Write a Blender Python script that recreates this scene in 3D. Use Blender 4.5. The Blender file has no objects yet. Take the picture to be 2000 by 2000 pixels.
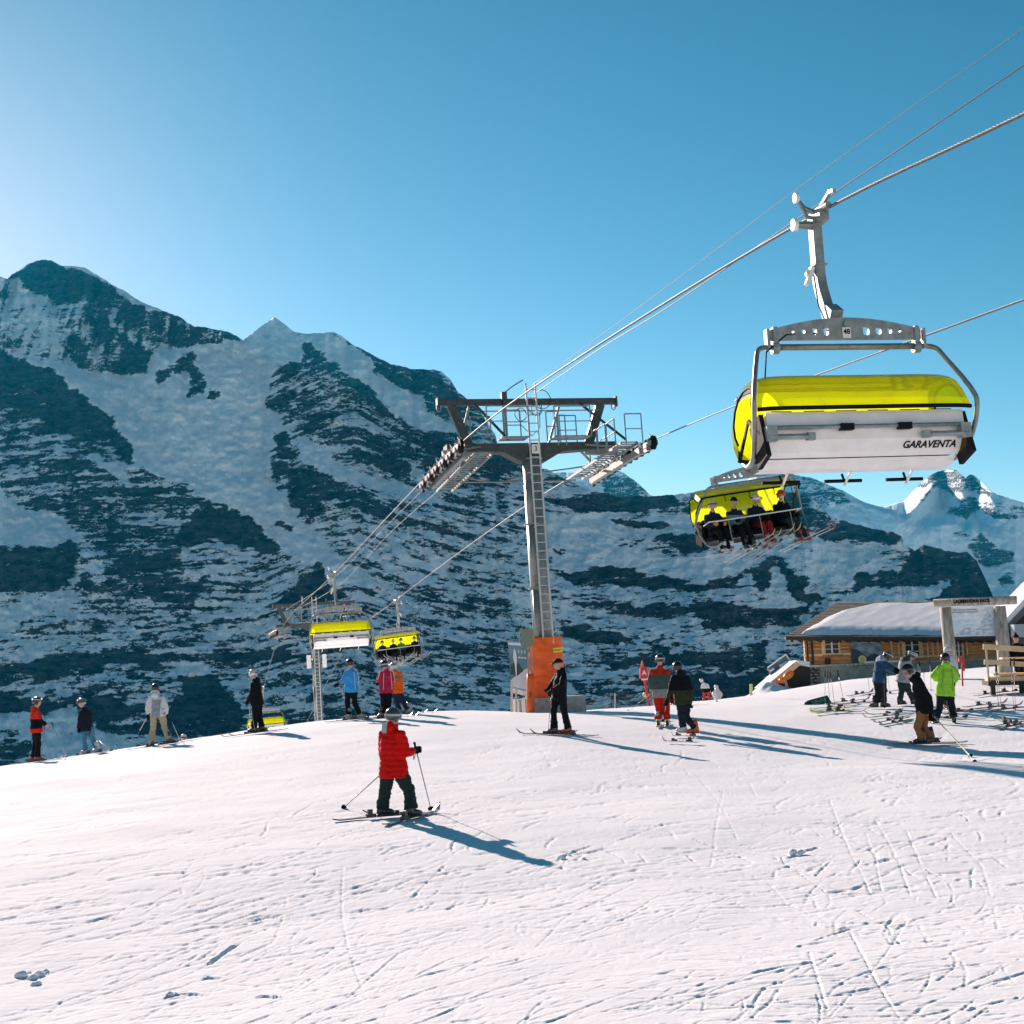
import bpy, bmesh, math, random
import numpy as np
from mathutils import Vector, Matrix
PI = math.pi
SC = bpy.context.scene
COL = SC.collection
rnd = random.Random(7)

# ---------------------------------------------------------------- camera
CAM_Z = 2.2
FPX = 2600.0                      # focal length in pixels of a 2000 px wide frame
PITCH = math.atan(290.0 / FPX)
ROLL = math.radians(2.2)
CF = Vector((0, math.cos(PITCH), math.sin(PITCH)))
_u = Vector((0, -math.sin(PITCH), math.cos(PITCH)))
_r = Vector((1, 0, 0))
CR = _r * math.cos(ROLL) - _u * math.sin(ROLL)
CU = _u * math.cos(ROLL) + _r * math.sin(ROLL)
cam = bpy.data.objects.new('camera', bpy.data.cameras.new('camera'))
COL.objects.link(cam)
M = Matrix.Identity(4)
for i in range(3):
    M[i][0], M[i][1], M[i][2] = CR[i], CU[i], -CF[i]
M[0][3], M[1][3], M[2][3] = 0, 0, CAM_Z
cam.matrix_world = M
cam.data.sensor_width = 36.0
cam.data.lens = 36.0 * FPX / 2000.0
cam.data.clip_start = 0.1
cam.data.clip_end = 60000
SC.camera = cam

# ---------------------------------------------------------------- sky and sun
SUN_EL = math.radians(19.5)
SUN_AZ = math.radians(-26.5)      # measured from +Y towards +X: the sun stands ahead and to the left
world = bpy.data.worlds.new("World")
SC.world = world
world.use_nodes = True
nt = world.node_tree
nt.nodes.clear()
wo = nt.nodes.new('ShaderNodeOutputWorld')
wb = nt.nodes.new('ShaderNodeBackground')
sky = nt.nodes.new('ShaderNodeTexSky')
sky.sky_type = 'NISHITA'
sky.sun_disc = False
sky.sun_elevation = SUN_EL
sky.sun_rotation = SUN_AZ
sky.altitude = 2000
sky.air_density = 1.0
sky.dust_density = 0.5
sky.ozone_density = 1.4
# one colour curve over the whole sky: the deep cyan grade of the photograph (per channel gain and contrast)
sep = nt.nodes.new('ShaderNodeSeparateColor'); com = nt.nodes.new('ShaderNodeCombineColor')
nt.links.new(sky.outputs[0], sep.inputs[0])
SKY_K = .085 * 2 ** .85
for _i, (_t, _g, _a) in enumerate(((.55, 2.0, 3.5), (1.12, 1.34, .67), (1.0, 1.34, .66))):
    _m = nt.nodes.new('ShaderNodeMath'); _m.operation = 'MULTIPLY'; _m.inputs[1].default_value = _t * SKY_K
    _p = nt.nodes.new('ShaderNodeMath'); _p.operation = 'POWER'; _p.inputs[1].default_value = _g
    _n = nt.nodes.new('ShaderNodeMath'); _n.operation = 'MULTIPLY'; _n.inputs[1].default_value = _a / SKY_K
    nt.links.new(sep.outputs[_i], _m.inputs[0]); nt.links.new(_m.outputs[0], _p.inputs[0]); nt.links.new(_p.outputs[0], _n.inputs[0]); nt.links.new(_n.outputs[0], com.inputs[_i])
nt.links.new(com.outputs[0], wb.inputs[0])
wb.inputs[1].default_value = 0.085
nt.links.new(wb.outputs[0], wo.inputs[0])
sun = bpy.data.objects.new('sun', bpy.data.lights.new('sun', 'SUN'))
COL.objects.link(sun)
sun.data.energy = 5.0
sun.data.angle = math.radians(0.5)
sun.data.color = (1.0, 0.80, 0.71)
SDIR = Vector((math.sin(SUN_AZ) * math.cos(SUN_EL), math.cos(SUN_AZ) * math.cos(SUN_EL), math.sin(SUN_EL)))
sun.rotation_euler = SDIR.to_track_quat('Z', 'Y').to_euler()
SC.view_settings.view_transform = 'Standard'
SC.view_settings.look = 'None'
SC.view_settings.exposure = 0.97
SC.view_settings.gamma = 1.0
SC.view_settings.use_curve_mapping = False
SC.cycles.volume_bounces = 1
SC.cycles.max_bounces = 8
SC.cycles.transparent_max_bounces = 16

# ---------------------------------------------------------------- helpers
def ray(px, py):
    return CF + CR * ((px - 1000.0) / FPX) + CU * ((1000.0 - py) / FPX)

def at(px, py, D):
    """the point of the place seen at photo pixel px, py, at distance D ahead of the camera"""
    d = ray(px, py)
    return Vector((0, 0, CAM_Z)) + d * (D / d.y)

def proj(p):
    v = Vector(p) - Vector((0, 0, CAM_Z))
    w = v.dot(CF)
    return 1000 + FPX * v.dot(CR) / w, 1000 - FPX * v.dot(CU) / w

def tag(o, label=None, cat=None, group=None, kind=None):
    if label: o['label'] = label
    if cat: o['category'] = cat
    if group: o['group'] = group
    if kind: o['kind'] = kind
    return o

def empty(name, loc, mat=None):
    o = bpy.data.objects.new(name, None)
    COL.objects.link(o)
    o.empty_display_size = 0.2
    if mat is not None:
        o.matrix_world = mat
    else:
        o.location = loc
    return o

def mesh_obj(name, verts, faces, mat=None, parent=None, smooth=False, mats=None, midx=None):
    me = bpy.data.meshes.new(name)
    me.from_pydata([tuple(v) for v in verts], [], faces)
    for m in (mats or ([mat] if mat else [])):
        me.materials.append(m)
    if midx is not None:
        me.polygons.foreach_set('material_index', midx)
    if smooth:
        me.polygons.foreach_set('use_smooth', [True] * len(me.polygons))
    me.update()
    o = bpy.data.objects.new(name, me)
    COL.objects.link(o)
    if parent: o.parent = parent
    return o

class MB:
    """collects boxes, bars and tubes of ONE mesh object"""
    def __init__(s): s.v = []; s.f = []
    def add(s, vs, fs):
        n = len(s.v)
        s.v += [Vector(v) for v in vs]
        s.f += [tuple(i + n for i in f) for f in fs]
        return s
    def box(s, c, d, R=None):
        c = Vector(c); vs = []
        for x in (-.5, .5):
            for y in (-.5, .5):
                for z in (-.5, .5):
                    q = Vector((x * d[0], y * d[1], z * d[2]))
                    vs.append(c + (R @ q if R is not None else q))
        return s.add(vs, [(0, 1, 3, 2), (4, 6, 7, 5), (0, 4, 5, 1), (2, 3, 7, 6), (0, 2, 6, 4), (1, 5, 7, 3)])
    def bar(s, a, b, w, h=None, up=(0, 0, 1)):
        """rectangular bar from a to b"""
        a = Vector(a); b = Vector(b); h = h or w
        d = (b - a).normalized(); u = Vector(up)
        if abs(d.dot(u)) > .98: u = Vector((0, 1, 0))
        x = d.cross(u).normalized(); y = x.cross(d).normalized()
        vs = [p + x * (i * w / 2) + y * (j * h / 2) for p in (a, b) for i, j in ((-1, -1), (1, -1), (1, 1), (-1, 1))]
        return s.add(vs, [(3, 2, 1, 0), (4, 5, 6, 7), (0, 1, 5, 4), (1, 2, 6, 5), (2, 3, 7, 6), (3, 0, 4, 7)])
    def tube(s, pts, r, n=8, side=None, flat=1.0, caps=True, closed=False):
        pts = [Vector(p) for p in pts]
        rs = r if hasattr(r, '__len__') else [r] * len(pts)
        L = len(pts); base = len(s.v)
        px = None
        for i, p in enumerate(pts):
            if closed: d = pts[(i + 1) % L] - pts[i - 1]
            elif i == 0: d = pts[1] - p
            elif i == L - 1: d = p - pts[i - 1]
            else: d = (pts[i + 1] - p).normalized() + (p - pts[i - 1]).normalized()
            if d.length < 1e-9: d = Vector((0, 0, 1))
            d.normalize()
            if side is not None:
                x = Vector(side) - d * Vector(side).dot(d)
            elif px is None:
                q = Vector((0, 0, 1)) if abs(d.z) < .9 else Vector((0, 1, 0))
                x = d.cross(q)
            else:
                x = px - d * px.dot(d)
            if x.length < 1e-6: x = d.orthogonal()
            x.normalize(); px = x
            y = d.cross(x)
            ri = rs[i]
            rx, ry = (ri if hasattr(ri, '__len__') else (ri, ri * flat))
            for k in range(n):
                a = 2 * PI * k / n
                s.v.append(p + x * (rx * math.cos(a)) + y * (ry * math.sin(a)))
        for i in range(L if closed else L - 1):
            j = (i + 1) % L
            for k in range(n):
                k2 = (k + 1) % n
                s.f.append((base + i * n + k, base + i * n + k2, base + j * n + k2, base + j * n + k))
        if caps and not closed:
            s.f.append(tuple(base + k for k in range(n))[::-1])
            s.f.append(tuple(base + (L - 1) * n + k for k in range(n)))
        return s
    def capsule(s, a, b, ra, rb, n=10, side=None, flat=1.0):
        a = Vector(a); b = Vector(b); d = (b - a)
        if d.length < 1e-6: d = Vector((0, 0, 1e-4))
        dn = d.normalized()
        pts = [a - dn * ra * .98, a - dn * ra * .75, a - dn * ra * .4, a, b, b + dn * rb * .4, b + dn * rb * .75, b + dn * rb * .98]
        rs = [ra * .2, ra * .66, ra * .92, ra, rb, rb * .92, rb * .66, rb * .2]
        return s.tube(pts, rs, n, side=side, flat=flat)
    def ball(s, c, r, n=12, m=8, R=None):
        c = Vector(c); r = r if hasattr(r, '__len__') else (r, r, r)
        base = len(s.v)
        for i in range(m + 1):
            th = PI * (i + .0001) / (m + .0002)
            for k in range(n):
                a = 2 * PI * k / n
                q = Vector((r[0] * math.sin(th) * math.cos(a), r[1] * math.sin(th) * math.sin(a), r[2] * math.cos(th)))
                s.v.append(c + (R @ q if R is not None else q))
        for i in range(m):
            for k in range(n):
                k2 = (k + 1) % n
                s.f.append((base + i * n + k, base + (i + 1) * n + k, base + (i + 1) * n + k2, base + i * n + k2))
        return s
    def disc(s, c, axis, r, w, n=20):
        c = Vector(c); ax = Vector(axis).normalized()
        return s.tube([c - ax * w / 2, c - ax * w * .42, c + ax * w * .42, c + ax * w / 2], [r * .93, r, r, r * .93], n)
    def build(s, name, mat=None, parent=None, smooth=False, **k):
        return mesh_obj(name, s.v, s.f, mat, parent, smooth, **k)

def text_obj(name, s, size, mat, parent, M4, extrude=0.004, bold=0.0, shear=0.0, sx=1.0, align='CENTER'):
    cu = bpy.data.curves.new(name, 'FONT')
    cu.body = s; cu.size = size; cu.align_x = align; cu.align_y = 'CENTER'
    cu.extrude = extrude; cu.offset = bold; cu.shear = shear; cu.resolution_u = 3
    to = bpy.data.objects.new(name, cu)
    COL.objects.link(to)
    dg = bpy.context.evaluated_depsgraph_get()
    me = bpy.data.meshes.new_from_object(to.evaluated_get(dg))
    bpy.data.objects.remove(to)
    me.name = name
    me.materials.clear(); me.materials.append(mat)
    for v in me.vertices: v.co.x *= sx
    o = bpy.data.objects.new(name, me)
    COL.objects.link(o)
    o.parent = parent
    o.matrix_local = M4
    return o

# ---------------------------------------------------------------- materials
MATS = {}
def mat(name, col, rough=.6, metal=0.0, noise=0.0, nscale=20.0, bump=0.0, bscale=60.0, col2=None, spec=.5, coat=0.0, stretch=None, sheen=0.0):
    if name in MATS: return MATS[name]
    m = bpy.data.materials.new(name); m.use_nodes = True
    t = m.node_tree; b = t.nodes['Principled BSDF']
    b.inputs['Base Color'].default_value = (*col, 1)
    b.inputs['Roughness'].default_value = rough
    b.inputs['Metallic'].default_value = metal
    b.inputs['Specular IOR Level'].default_value = spec
    b.inputs['Coat Weight'].default_value = coat
    b.inputs['Sheen Weight'].default_value = sheen
    tc = t.nodes.new('ShaderNodeTexCoord'); mp = t.nodes.new('ShaderNodeMapping')
    t.links.new(tc.outputs['Object'], mp.inputs[0])
    if stretch: mp.inputs['Scale'].default_value = stretch
    if noise > 0 or col2:
        n = t.nodes.new('ShaderNodeTexNoise'); n.inputs['Scale'].default_value = nscale; n.inputs['Detail'].default_value = 6
        t.links.new(mp.outputs[0], n.inputs['Vector'])
        cr = t.nodes.new('ShaderNodeValToRGB')
        c2 = col2 or tuple(c * (1 - noise) for c in col)
        c1 = col if col2 else tuple(min(1, c * (1 + noise)) for c in col)
        cr.color_ramp.elements[0].position = .35; cr.color_ramp.elements[0].color = (*c2, 1)
        cr.color_ramp.elements[1].position = .65; cr.color_ramp.elements[1].color = (*c1, 1)
        t.links.new(n.outputs['Fac'], cr.inputs[0]); t.links.new(cr.outputs[0], b.inputs['Base Color'])
    if bump > 0:
        n2 = t.nodes.new('ShaderNodeTexNoise'); n2.inputs['Scale'].default_value = bscale; n2.inputs['Detail'].default_value = 4
        t.links.new(mp.outputs[0], n2.inputs['Vector'])
        bp = t.nodes.new('ShaderNodeBump'); bp.inputs['Strength'].default_value = bump; bp.inputs['Distance'].default_value = .02
        t.links.new(n2.outputs['Fac'], bp.inputs['Height']); t.links.new(bp.outputs[0], b.inputs['Normal'])
    MATS[name] = m
    return m

# ---------------------------------------------------------------- numpy noise
_rs = np.random.RandomState(11)
_T = [_rs.rand(256, 256) for _ in range(8)]
def vn(x, y, s=0):
    x = np.asarray(x, float) + 1000 + 37.7 * s; y = np.asarray(y, float) + 1000 + 91.3 * s
    T = _T[s % 8]
    xi = np.floor(x).astype(int); yi = np.floor(y).astype(int)
    fx = x - xi; fy = y - yi
    fx = fx * fx * fx * (fx * (fx * 6 - 15) + 10); fy = fy * fy * fy * (fy * (fy * 6 - 15) + 10)
    a = T[xi & 255, yi & 255]; b = T[(xi + 1) & 255, yi & 255]; c = T[xi & 255, (yi + 1) & 255]; d = T[(xi + 1) & 255, (yi + 1) & 255]
    return (a * (1 - fx) + b * fx) * (1 - fy) + (c * (1 - fx) + d * fx) * fy
def fbm(x, y, o=4, s=0, g=.5):
    r = 0; a = 1; t = 0
    for i in range(o):
        r = r + a * (vn(x, y, s + i) - .5); t += a; a *= g; x = x * 2.03; y = y * 2.03
    return r / t * 2          # about -1..1
def ridged(x, y, o=4, s=0):
    r = 0; a = 1; t = 0
    for i in range(o):
        r = r + a * (1 - 2 * np.abs(vn(x, y, s + i) - .5)) ** 2; t += a; a *= .5; x = x * 2.1; y = y * 2.1
    return r / t
def blur(A, n, axis):
    if n < 1: return A
    pad = [(0, 0), (0, 0)]; pad[axis] = (n + 1, n)
    B = np.pad(A, pad, 'edge'); c = np.cumsum(B, axis)
    k = 2 * n + 1
    if axis == 0: return (c[k:] - c[:-k]) / k
    return (c[:, k:] - c[:, :-k]) / k
def blur2(A, n, m):
    for _ in range(2): A = blur(blur(A, n, 0), m, 1)
    return A
def grid_faces(nr, nc, flip=False):
    i = np.arange(nr - 1)[:, None] * nc + np.arange(nc - 1)[None, :]
    q = np.stack([i, i + 1, i + nc + 1, i + nc], -1).reshape(-1, 4)
    return q[:, ::-1] if flip else q
def grid_obj(name, X, Y, Z, material, flip=False, attr=None):
    nr, nc = X.shape
    q = grid_faces(nr, nc, flip)
    me = bpy.data.meshes.new(name)
    me.vertices.add(nr * nc); me.vertices.foreach_set('co', np.stack([X, Y, Z], -1).astype(np.float32).ravel())
    me.loops.add(q.size); me.loops.foreach_set('vertex_index', q.astype(np.int32).ravel())
    me.polygons.add(len(q)); me.polygons.foreach_set('loop_start', np.arange(0, q.size, 4, dtype=np.int32))
    me.polygons.foreach_set('loop_total', np.full(len(q), 4, np.int32))
    me.update(calc_edges=True); me.validate()
    me.polygons.foreach_set('use_smooth', np.ones(len(q), bool))
    for k, A in (attr or {}).items():
        a = me.attributes.new(k, 'FLOAT', 'POINT'); a.data.foreach_set('value', A.astype(np.float32).ravel())
    me.materials.append(material)
    o = bpy.data.objects.new(name, me); COL.objects.link(o)
    return o

# ---------------------------------------------------------------- piste: smooth base surface
_ctl = [(1000, 2000, 8.1), (0, 2000, 9.4), (2000, 2000, 7.5), (500, 2000, 8.8), (1500, 2000, 7.8),
        (790, 1600, 18.2), (100, 1700, 15.5), (1500, 1650, 15.0), (1950, 1650, 14.6),
        (70, 1490, 38), (165, 1475, 41), (312, 1457, 39), (500, 1433, 37.7), (680, 1406, 39.5),
        (790, 1394, 42.5), (1075, 1392, 43.2), (1095, 1434, 31.2), (1285, 1418, 33.5), (1335, 1440, 30.8),
        (1200, 1385, 50), (1380, 1374, 62), (1467, 1362, 55), (1540, 1344, 54), (1720, 1384, 37), (1845, 1417, 32.3),
        (1800, 1477, 26.5), (1940, 1350, 40), (1640, 1332, 55), (1850, 1312, 52), (2000, 1300, 52), (1000, 1392, 47), (900, 1387, 46)]
_P = [at(*c) for c in _ctl]
_P = [(p.x, p.y, p.z) for p in _P] + [(-35, 40, -1.6), (-25, 5, -.3), (25, 5, .3), (38, 45, 1.3), (0, -10, .2), (-20, 60, -2.2), (45, 80, 1.3), (5, 70, .55), (24, 66, 1.15)]
_P = np.array(_P)
def _K(r2): return np.where(r2 > 1e-9, r2 * np.log(r2 + 1e-12) * .5, 0.)
_n = len(_P)
_A = np.zeros((_n + 3, _n + 3))
_d = ((_P[:, None, :2] - _P[None, :, :2]) ** 2).sum(-1)
_A[:_n, :_n] = _K(_d) + np.eye(_n) * 4.0
_A[:_n, _n] = 1; _A[:_n, _n + 1:] = _P[:, :2]; _A[_n, :_n] = 1; _A[_n + 1:, :_n] = _P[:, :2].T
_W = np.linalg.solve(_A, np.concatenate([_P[:, 2], [0, 0, 0]]))
_CRa = [-1000, 0, 300, 500, 700, 900, 1100, 1300, 1450, 1600, 2000, 3000]
_CRd = [44, 43, 42, 42.5, 44, 48, 52, 63, 62, 60, 56, 58]
def ground(x, y):
    x = np.asarray(x, float); y = np.asarray(y, float)
    yc = np.interp(1000 + 2600 * x / np.maximum(y, 1), _CRa, _CRd)
    over = np.maximum(0, y - yc)
    ye = y - over * .75
    xe = np.where(y > 1, x * np.where(over > 0, np.minimum(ye, yc + 8) / np.maximum(y, 1), 1), x)
    ye = np.minimum(ye, yc + 8)
    z = _W[_n] + _W[_n + 1] * xe + _W[_n + 2] * ye
    for i in range(_n):
        z = z + _W[i] * _K((xe - _P[i, 0]) ** 2 + (ye - _P[i, 1]) ** 2)
    drop = .012 * over ** 2
    drop = np.where(over > 22, .012 * 22 ** 2 + (over - 22) * .528, drop)
    return z - drop
def gz(x, y): return float(ground(np.array([x]), np.array([y]))[0])
def hit(px, py, far=75):
    """where the line of sight through a photo pixel meets the snow"""
    d = ray(px, py); D = np.arange(5, far, .1)
    x = d.x / d.y * D; z = CAM_Z + d.z / d.y * D
    g = ground(x, D) - z
    i = np.argmax(g > 0)
    if g[i] <= 0: i = int(np.argmax(g))
    return Vector((x[i], D[i], float(ground(x[i:i+1], D[i:i+1])[0])))
def on_ground(px, D):
    """the snow point at distance D under photo column px"""
    p = at(px, 1400, D)
    for _ in range(4):
        z = gz(p.x, p.y)
        t = Vector((p.x, p.y, z)); q = proj(t)
        p = at(px, q[1], D)
    return Vector((p.x, p.y, gz(p.x, p.y)))

# fine grid: rows even in perspective, columns even across
a_cols = np.concatenate([np.linspace(-2.2, -.43, 50)[:-1], np.linspace(-.43, .43, 930), np.linspace(.43, 2.2, 50)[1:]])
y_rows = np.concatenate([np.linspace(-6, 6.6, 60), 1 / np.linspace(1 / 6.7, 1 / 75.0, 560), np.geomspace(77, 700, 60)])
YY, AA = np.meshgrid(y_rows, a_cols, indexing='ij')
XX = AA * np.maximum(YY, 6.0) * 1.0
XX = np.where(YY < 6.0, AA * 6.0, AA * YY)
ZB = ground(XX, YY)
ZD = np.zeros_like(ZB)
near = np.clip(1 - (YY - 60) / 10, 0, 1) * (YY > 3)
ZD += .05 * fbm(XX / 3.1, YY / 3.1, 3, 1)
_c, _s = math.cos(.5), math.sin(.5)
U = XX * _c + YY * _s; V = -XX * _s + YY * _c
ZD += .0035 * fbm(U / .9, V / .16, 3, 2) * np.clip(fbm(XX / 2.3, YY / 2.3, 2, 3) * 1.6 + .5, 0, 1)
ZD += .002 * fbm(XX / .12, YY / .16, 3, 4)
ZD -= .006 * np.clip(fbm(XX / .05, YY / .13, 3, 2) - .22, 0, 1) * np.clip(fbm(XX / 1.3, YY / 1.9, 3, 1) * 2 + .35, 0, 1)
ZD += .006 * np.clip(fbm(XX / .28, YY / .34, 3, 5) - .42, 0, 1) * 3 * np.clip(fbm(XX / 2.7, YY / 2.7, 2, 6) + .1, 0, 1)
def groove(pts, w, dep, berm=.5, rough=.3, sd=0):
    """press a ski track along pts (world xy) into the snow sheet"""
    pts = np.array(pts, float)
    ym = pts[:, 1].mean(); row = ym * ym * 2.45e-4
    ac = abs(pts[-1, 0] - pts[0, 0]) / (1e-6 + math.hypot(*(pts[-1] - pts[0])))
    if w < 1.3 * row * ac: dep *= (w / (1.3 * row * ac)) ** .6; w = 1.3 * row * ac
    for a, b in zip(pts[:-1], pts[1:]):
        y0, y1 = min(a[1], b[1]) - 4 * w, max(a[1], b[1]) + 4 * w
        if y0 < 6.7 or y1 > 74: continue
        r0, r1 = np.searchsorted(y_rows, (y0, y1))
        al = [(a[0] - 4 * w) / y0, (a[0] + 4 * w) / y0, (b[0] - 4 * w) / y0, (b[0] + 4 * w) / y0, (a[0] - 4 * w) / y1, (a[0] + 4 * w) / y1, (b[0] - 4 * w) / y1, (b[0] + 4 * w) / y1]
        c0, c1 = np.searchsorted(a_cols, (min(al), max(al)))
        if r1 <= r0 or c1 <= c0: continue
        x = XX[r0:r1, c0:c1]; y = YY[r0:r1, c0:c1]
        d = b - a; L = math.hypot(*d)
        if L < 1e-6: continue
        t = ((x - a[0]) * d[0] + (y - a[1]) * d[1]) / L
        s = ((x - a[0]) * -d[1] + (y - a[1]) * d[0]) / L
        s = s + w * rough * (fbm(x / .5, y / .5, 2, sd) * .8 + fbm(x / .09, y / .09, 2, sd) * .5)
        inside = np.clip(np.minimum(t + .5 * w, L + .5 * w - t) / (w * .8), 0, 1)
        amp = inside * np.clip(1 - .35 * rough + rough * (1.6 * fbm(x / .35 + sd, y / .35, 2, 3) + 1.3 * fbm(x / .07, y / .07, 2, 5)), 0.0, 1.8)
        q = s / w
        ZD[r0:r1, c0:c1] += amp * dep * (-np.exp(-(q * 1.6) ** 2) + berm * np.exp(-((q - 1.15) * 2.0) ** 2))
# tracks read off the photograph (pixels of the photo, turned into points of the snow)
_tr = [[(1388, 1690), (1400, 1610), (1412, 1545)], [(1440, 1525), (1448, 1500), (1478, 1555)], [(1710, 1600), (1755, 1680), (1778, 1745)],
       [(1690, 1625), (1710, 1680), (1722, 1735)], [(1770, 1620), (1800, 1690), (1830, 1750)], [(1860, 1630), (1920, 1690), (1935, 1745)],
       [(670, 1700), (667, 1780), (680, 1860), (715, 1960)], [(1000, 1712), (1080, 1708), (1250, 1695)], [(1240, 1535), (1480, 1570), (1700, 1600), (2000, 1617)],
       [(1560, 1585), (1760, 1600), (1890, 1628)], [(1100, 1697), (1200, 1700), (1380, 1675), (1560, 1640)], [(1450, 1725), (1580, 1703), (1590, 1690)],
       [(1500, 1722), (1540, 1765), (1480, 1770)], [(1400, 1790), (1600, 1772), (1790, 1762)], [(1660, 1820), (1700, 1900), (1760, 2000)], [(1580, 1860), (1600, 1930), (1620, 2000)],
       [(1700, 1840), (1850, 1845), (2000, 1850)], [(1770, 1800), (1720, 1890), (1620, 2000)], [(1040, 1860), (1110, 1790), (1240, 1725)], [(1430, 1975), (1500, 1935), (1575, 1890)],
       [(240, 1920), (350, 1870), (480, 1825)], [(250, 1930), (370, 1890), (470, 1830)], [(280, 1945), (400, 1890), (475, 1845)], [(200, 1718), (300, 1714), (380, 1712)],
       [(230, 1945), (390, 1880), (450, 1832)], [(440, 1925), (600, 1935), (700, 1955)], [(420, 1730), (560, 1700), (700, 1665)], [(385, 1785), (520, 1765), (640, 1735)],
       [(50, 1565), (150, 1545), (250, 1535)], [(600, 1560), (700, 1540), (860, 1490)], [(900, 1500), (1000, 1480), (1060, 1470)], [(0, 1735), (120, 1730), (260, 1740)],
       [(900, 1520), (1010, 1500), (1160, 1490)], [(1330, 1800), (1460, 1840), (1490, 1832)], [(20, 1810), (90, 1790), (150, 1760)], [(0, 1860), (60, 1830), (110, 1800)],
       [(1230, 1615), (1310, 1625), (1320, 1640)], [(1030, 1610), (1120, 1580), (1180, 1530)], [(1150, 1560), (1250, 1540), (1360, 1520)], [(1850, 1525), (1930, 1520), (2000, 1516)],
       [(1000, 1615), (1060, 1600), (1120, 1585)], [(1880, 1610), (1940, 1625), (2000, 1630)], [(1350, 1500), (1400, 1560), (1440, 1640)], [(1620, 1560), (1650, 1640), (1700, 1740)]]
for i, tr in enumerate(_tr):
    P = [hit(*p) for p in tr]
    Q = []
    for a, b in zip(P[:-1], P[1:]):
        for k in range(5): Q.append((a.x + (b.x - a.x) * k / 5, a.y + (b.y - a.y) * k / 5))
    Q.append((P[-1].x, P[-1].y))
    for j in range(1, len(Q) - 1): Q[j] = tuple(.25 * Q[j - 1][m] + .5 * Q[j][m] + .25 * Q[j + 1][m] for m in (0, 1))
    groove(Q, .011 + .006 * rnd.random(), .0055 + .003 * rnd.random(), .1, .55, i % 7)
# dug edges and lumps of pushed snow
for p in [(210, 1725, 360, 1712, .13, .07), (235, 1752, 300, 1744, .09, .05), (410, 1885, 460, 1850, .09, .06), (395, 1917, 430, 1915, .08, .06), (500, 1950, 540, 1955, .08, .07),
          (300, 1965, 350, 1945, .09, .07), (345, 1945, 395, 1950, .07, .05), (1540, 1672, 1600, 1655, .10, .07), (1400, 1702, 1430, 1698, .08, .05), (1560, 1850, 1660, 1815, .07, .06),
          (1700, 1846, 1870, 1842, .07, .05), (810, 1920, 900, 1895, .05, .05),
          (780, 1960, 860, 1935, .05, .04), (1890, 1985, 1990, 1955, .06, .05), (1470, 1905, 1580, 1885, .05, .05), (235, 1745, 350, 1750, .05, .035),
          (440, 1640, 560, 1625, .05, .03), (150, 1790, 220, 1760, .05, .04), (700, 1830, 790, 1835, .05, .04), (960, 1370 + 500, 1010, 1850, .05, .04)]:
    a = hit(p[0], p[1]); b = hit(p[2], p[3])
    groove([(a.x, a.y), ((a.x + b.x) / 2, (a.y + b.y) / 2 + .03), (b.x, b.y)], p[4] * .30, p[5] * .24, .6, .8, 2)
_r2 = random.Random(3)
for i in range(2100):
    py = 1425 + 600 * _r2.random() ** 1.1; px = -30 + 2060 * _r2.random()
    h = hit(px, py)
    if h.y > 58 or (h.y < 10.5 and _r2.random() < .45): continue
    th = math.radians(_r2.gauss(38 if px < 1150 else 20, 22 if px < 1150 else 40))
    L = _r2.uniform(.15, 1.5) * (.5 + h.y / 18)
    w = _r2.uniform(.008, .020) * (.75 + h.y / 30); dep = _r2.uniform(.004, .0105) * (.75 + h.y / 40) * (.55 if h.y < 12 else 1)
    k = _r2.uniform(-.4, .4)
    P = [(h.x + math.cos(th + k * t) * L * t, h.y + math.sin(th + k * t) * L * t) for t in (-.5, -.25, 0, .25, .5)]
    groove(P, w, dep, .25, .9, i % 7)
    if _r2.random() < .25:
        o = _r2.uniform(.12, .3)
        groove([(x - math.sin(th) * o, y + math.cos(th) * o) for x, y in P], w, dep, .5, .7, (i + 3) % 7)

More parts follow.
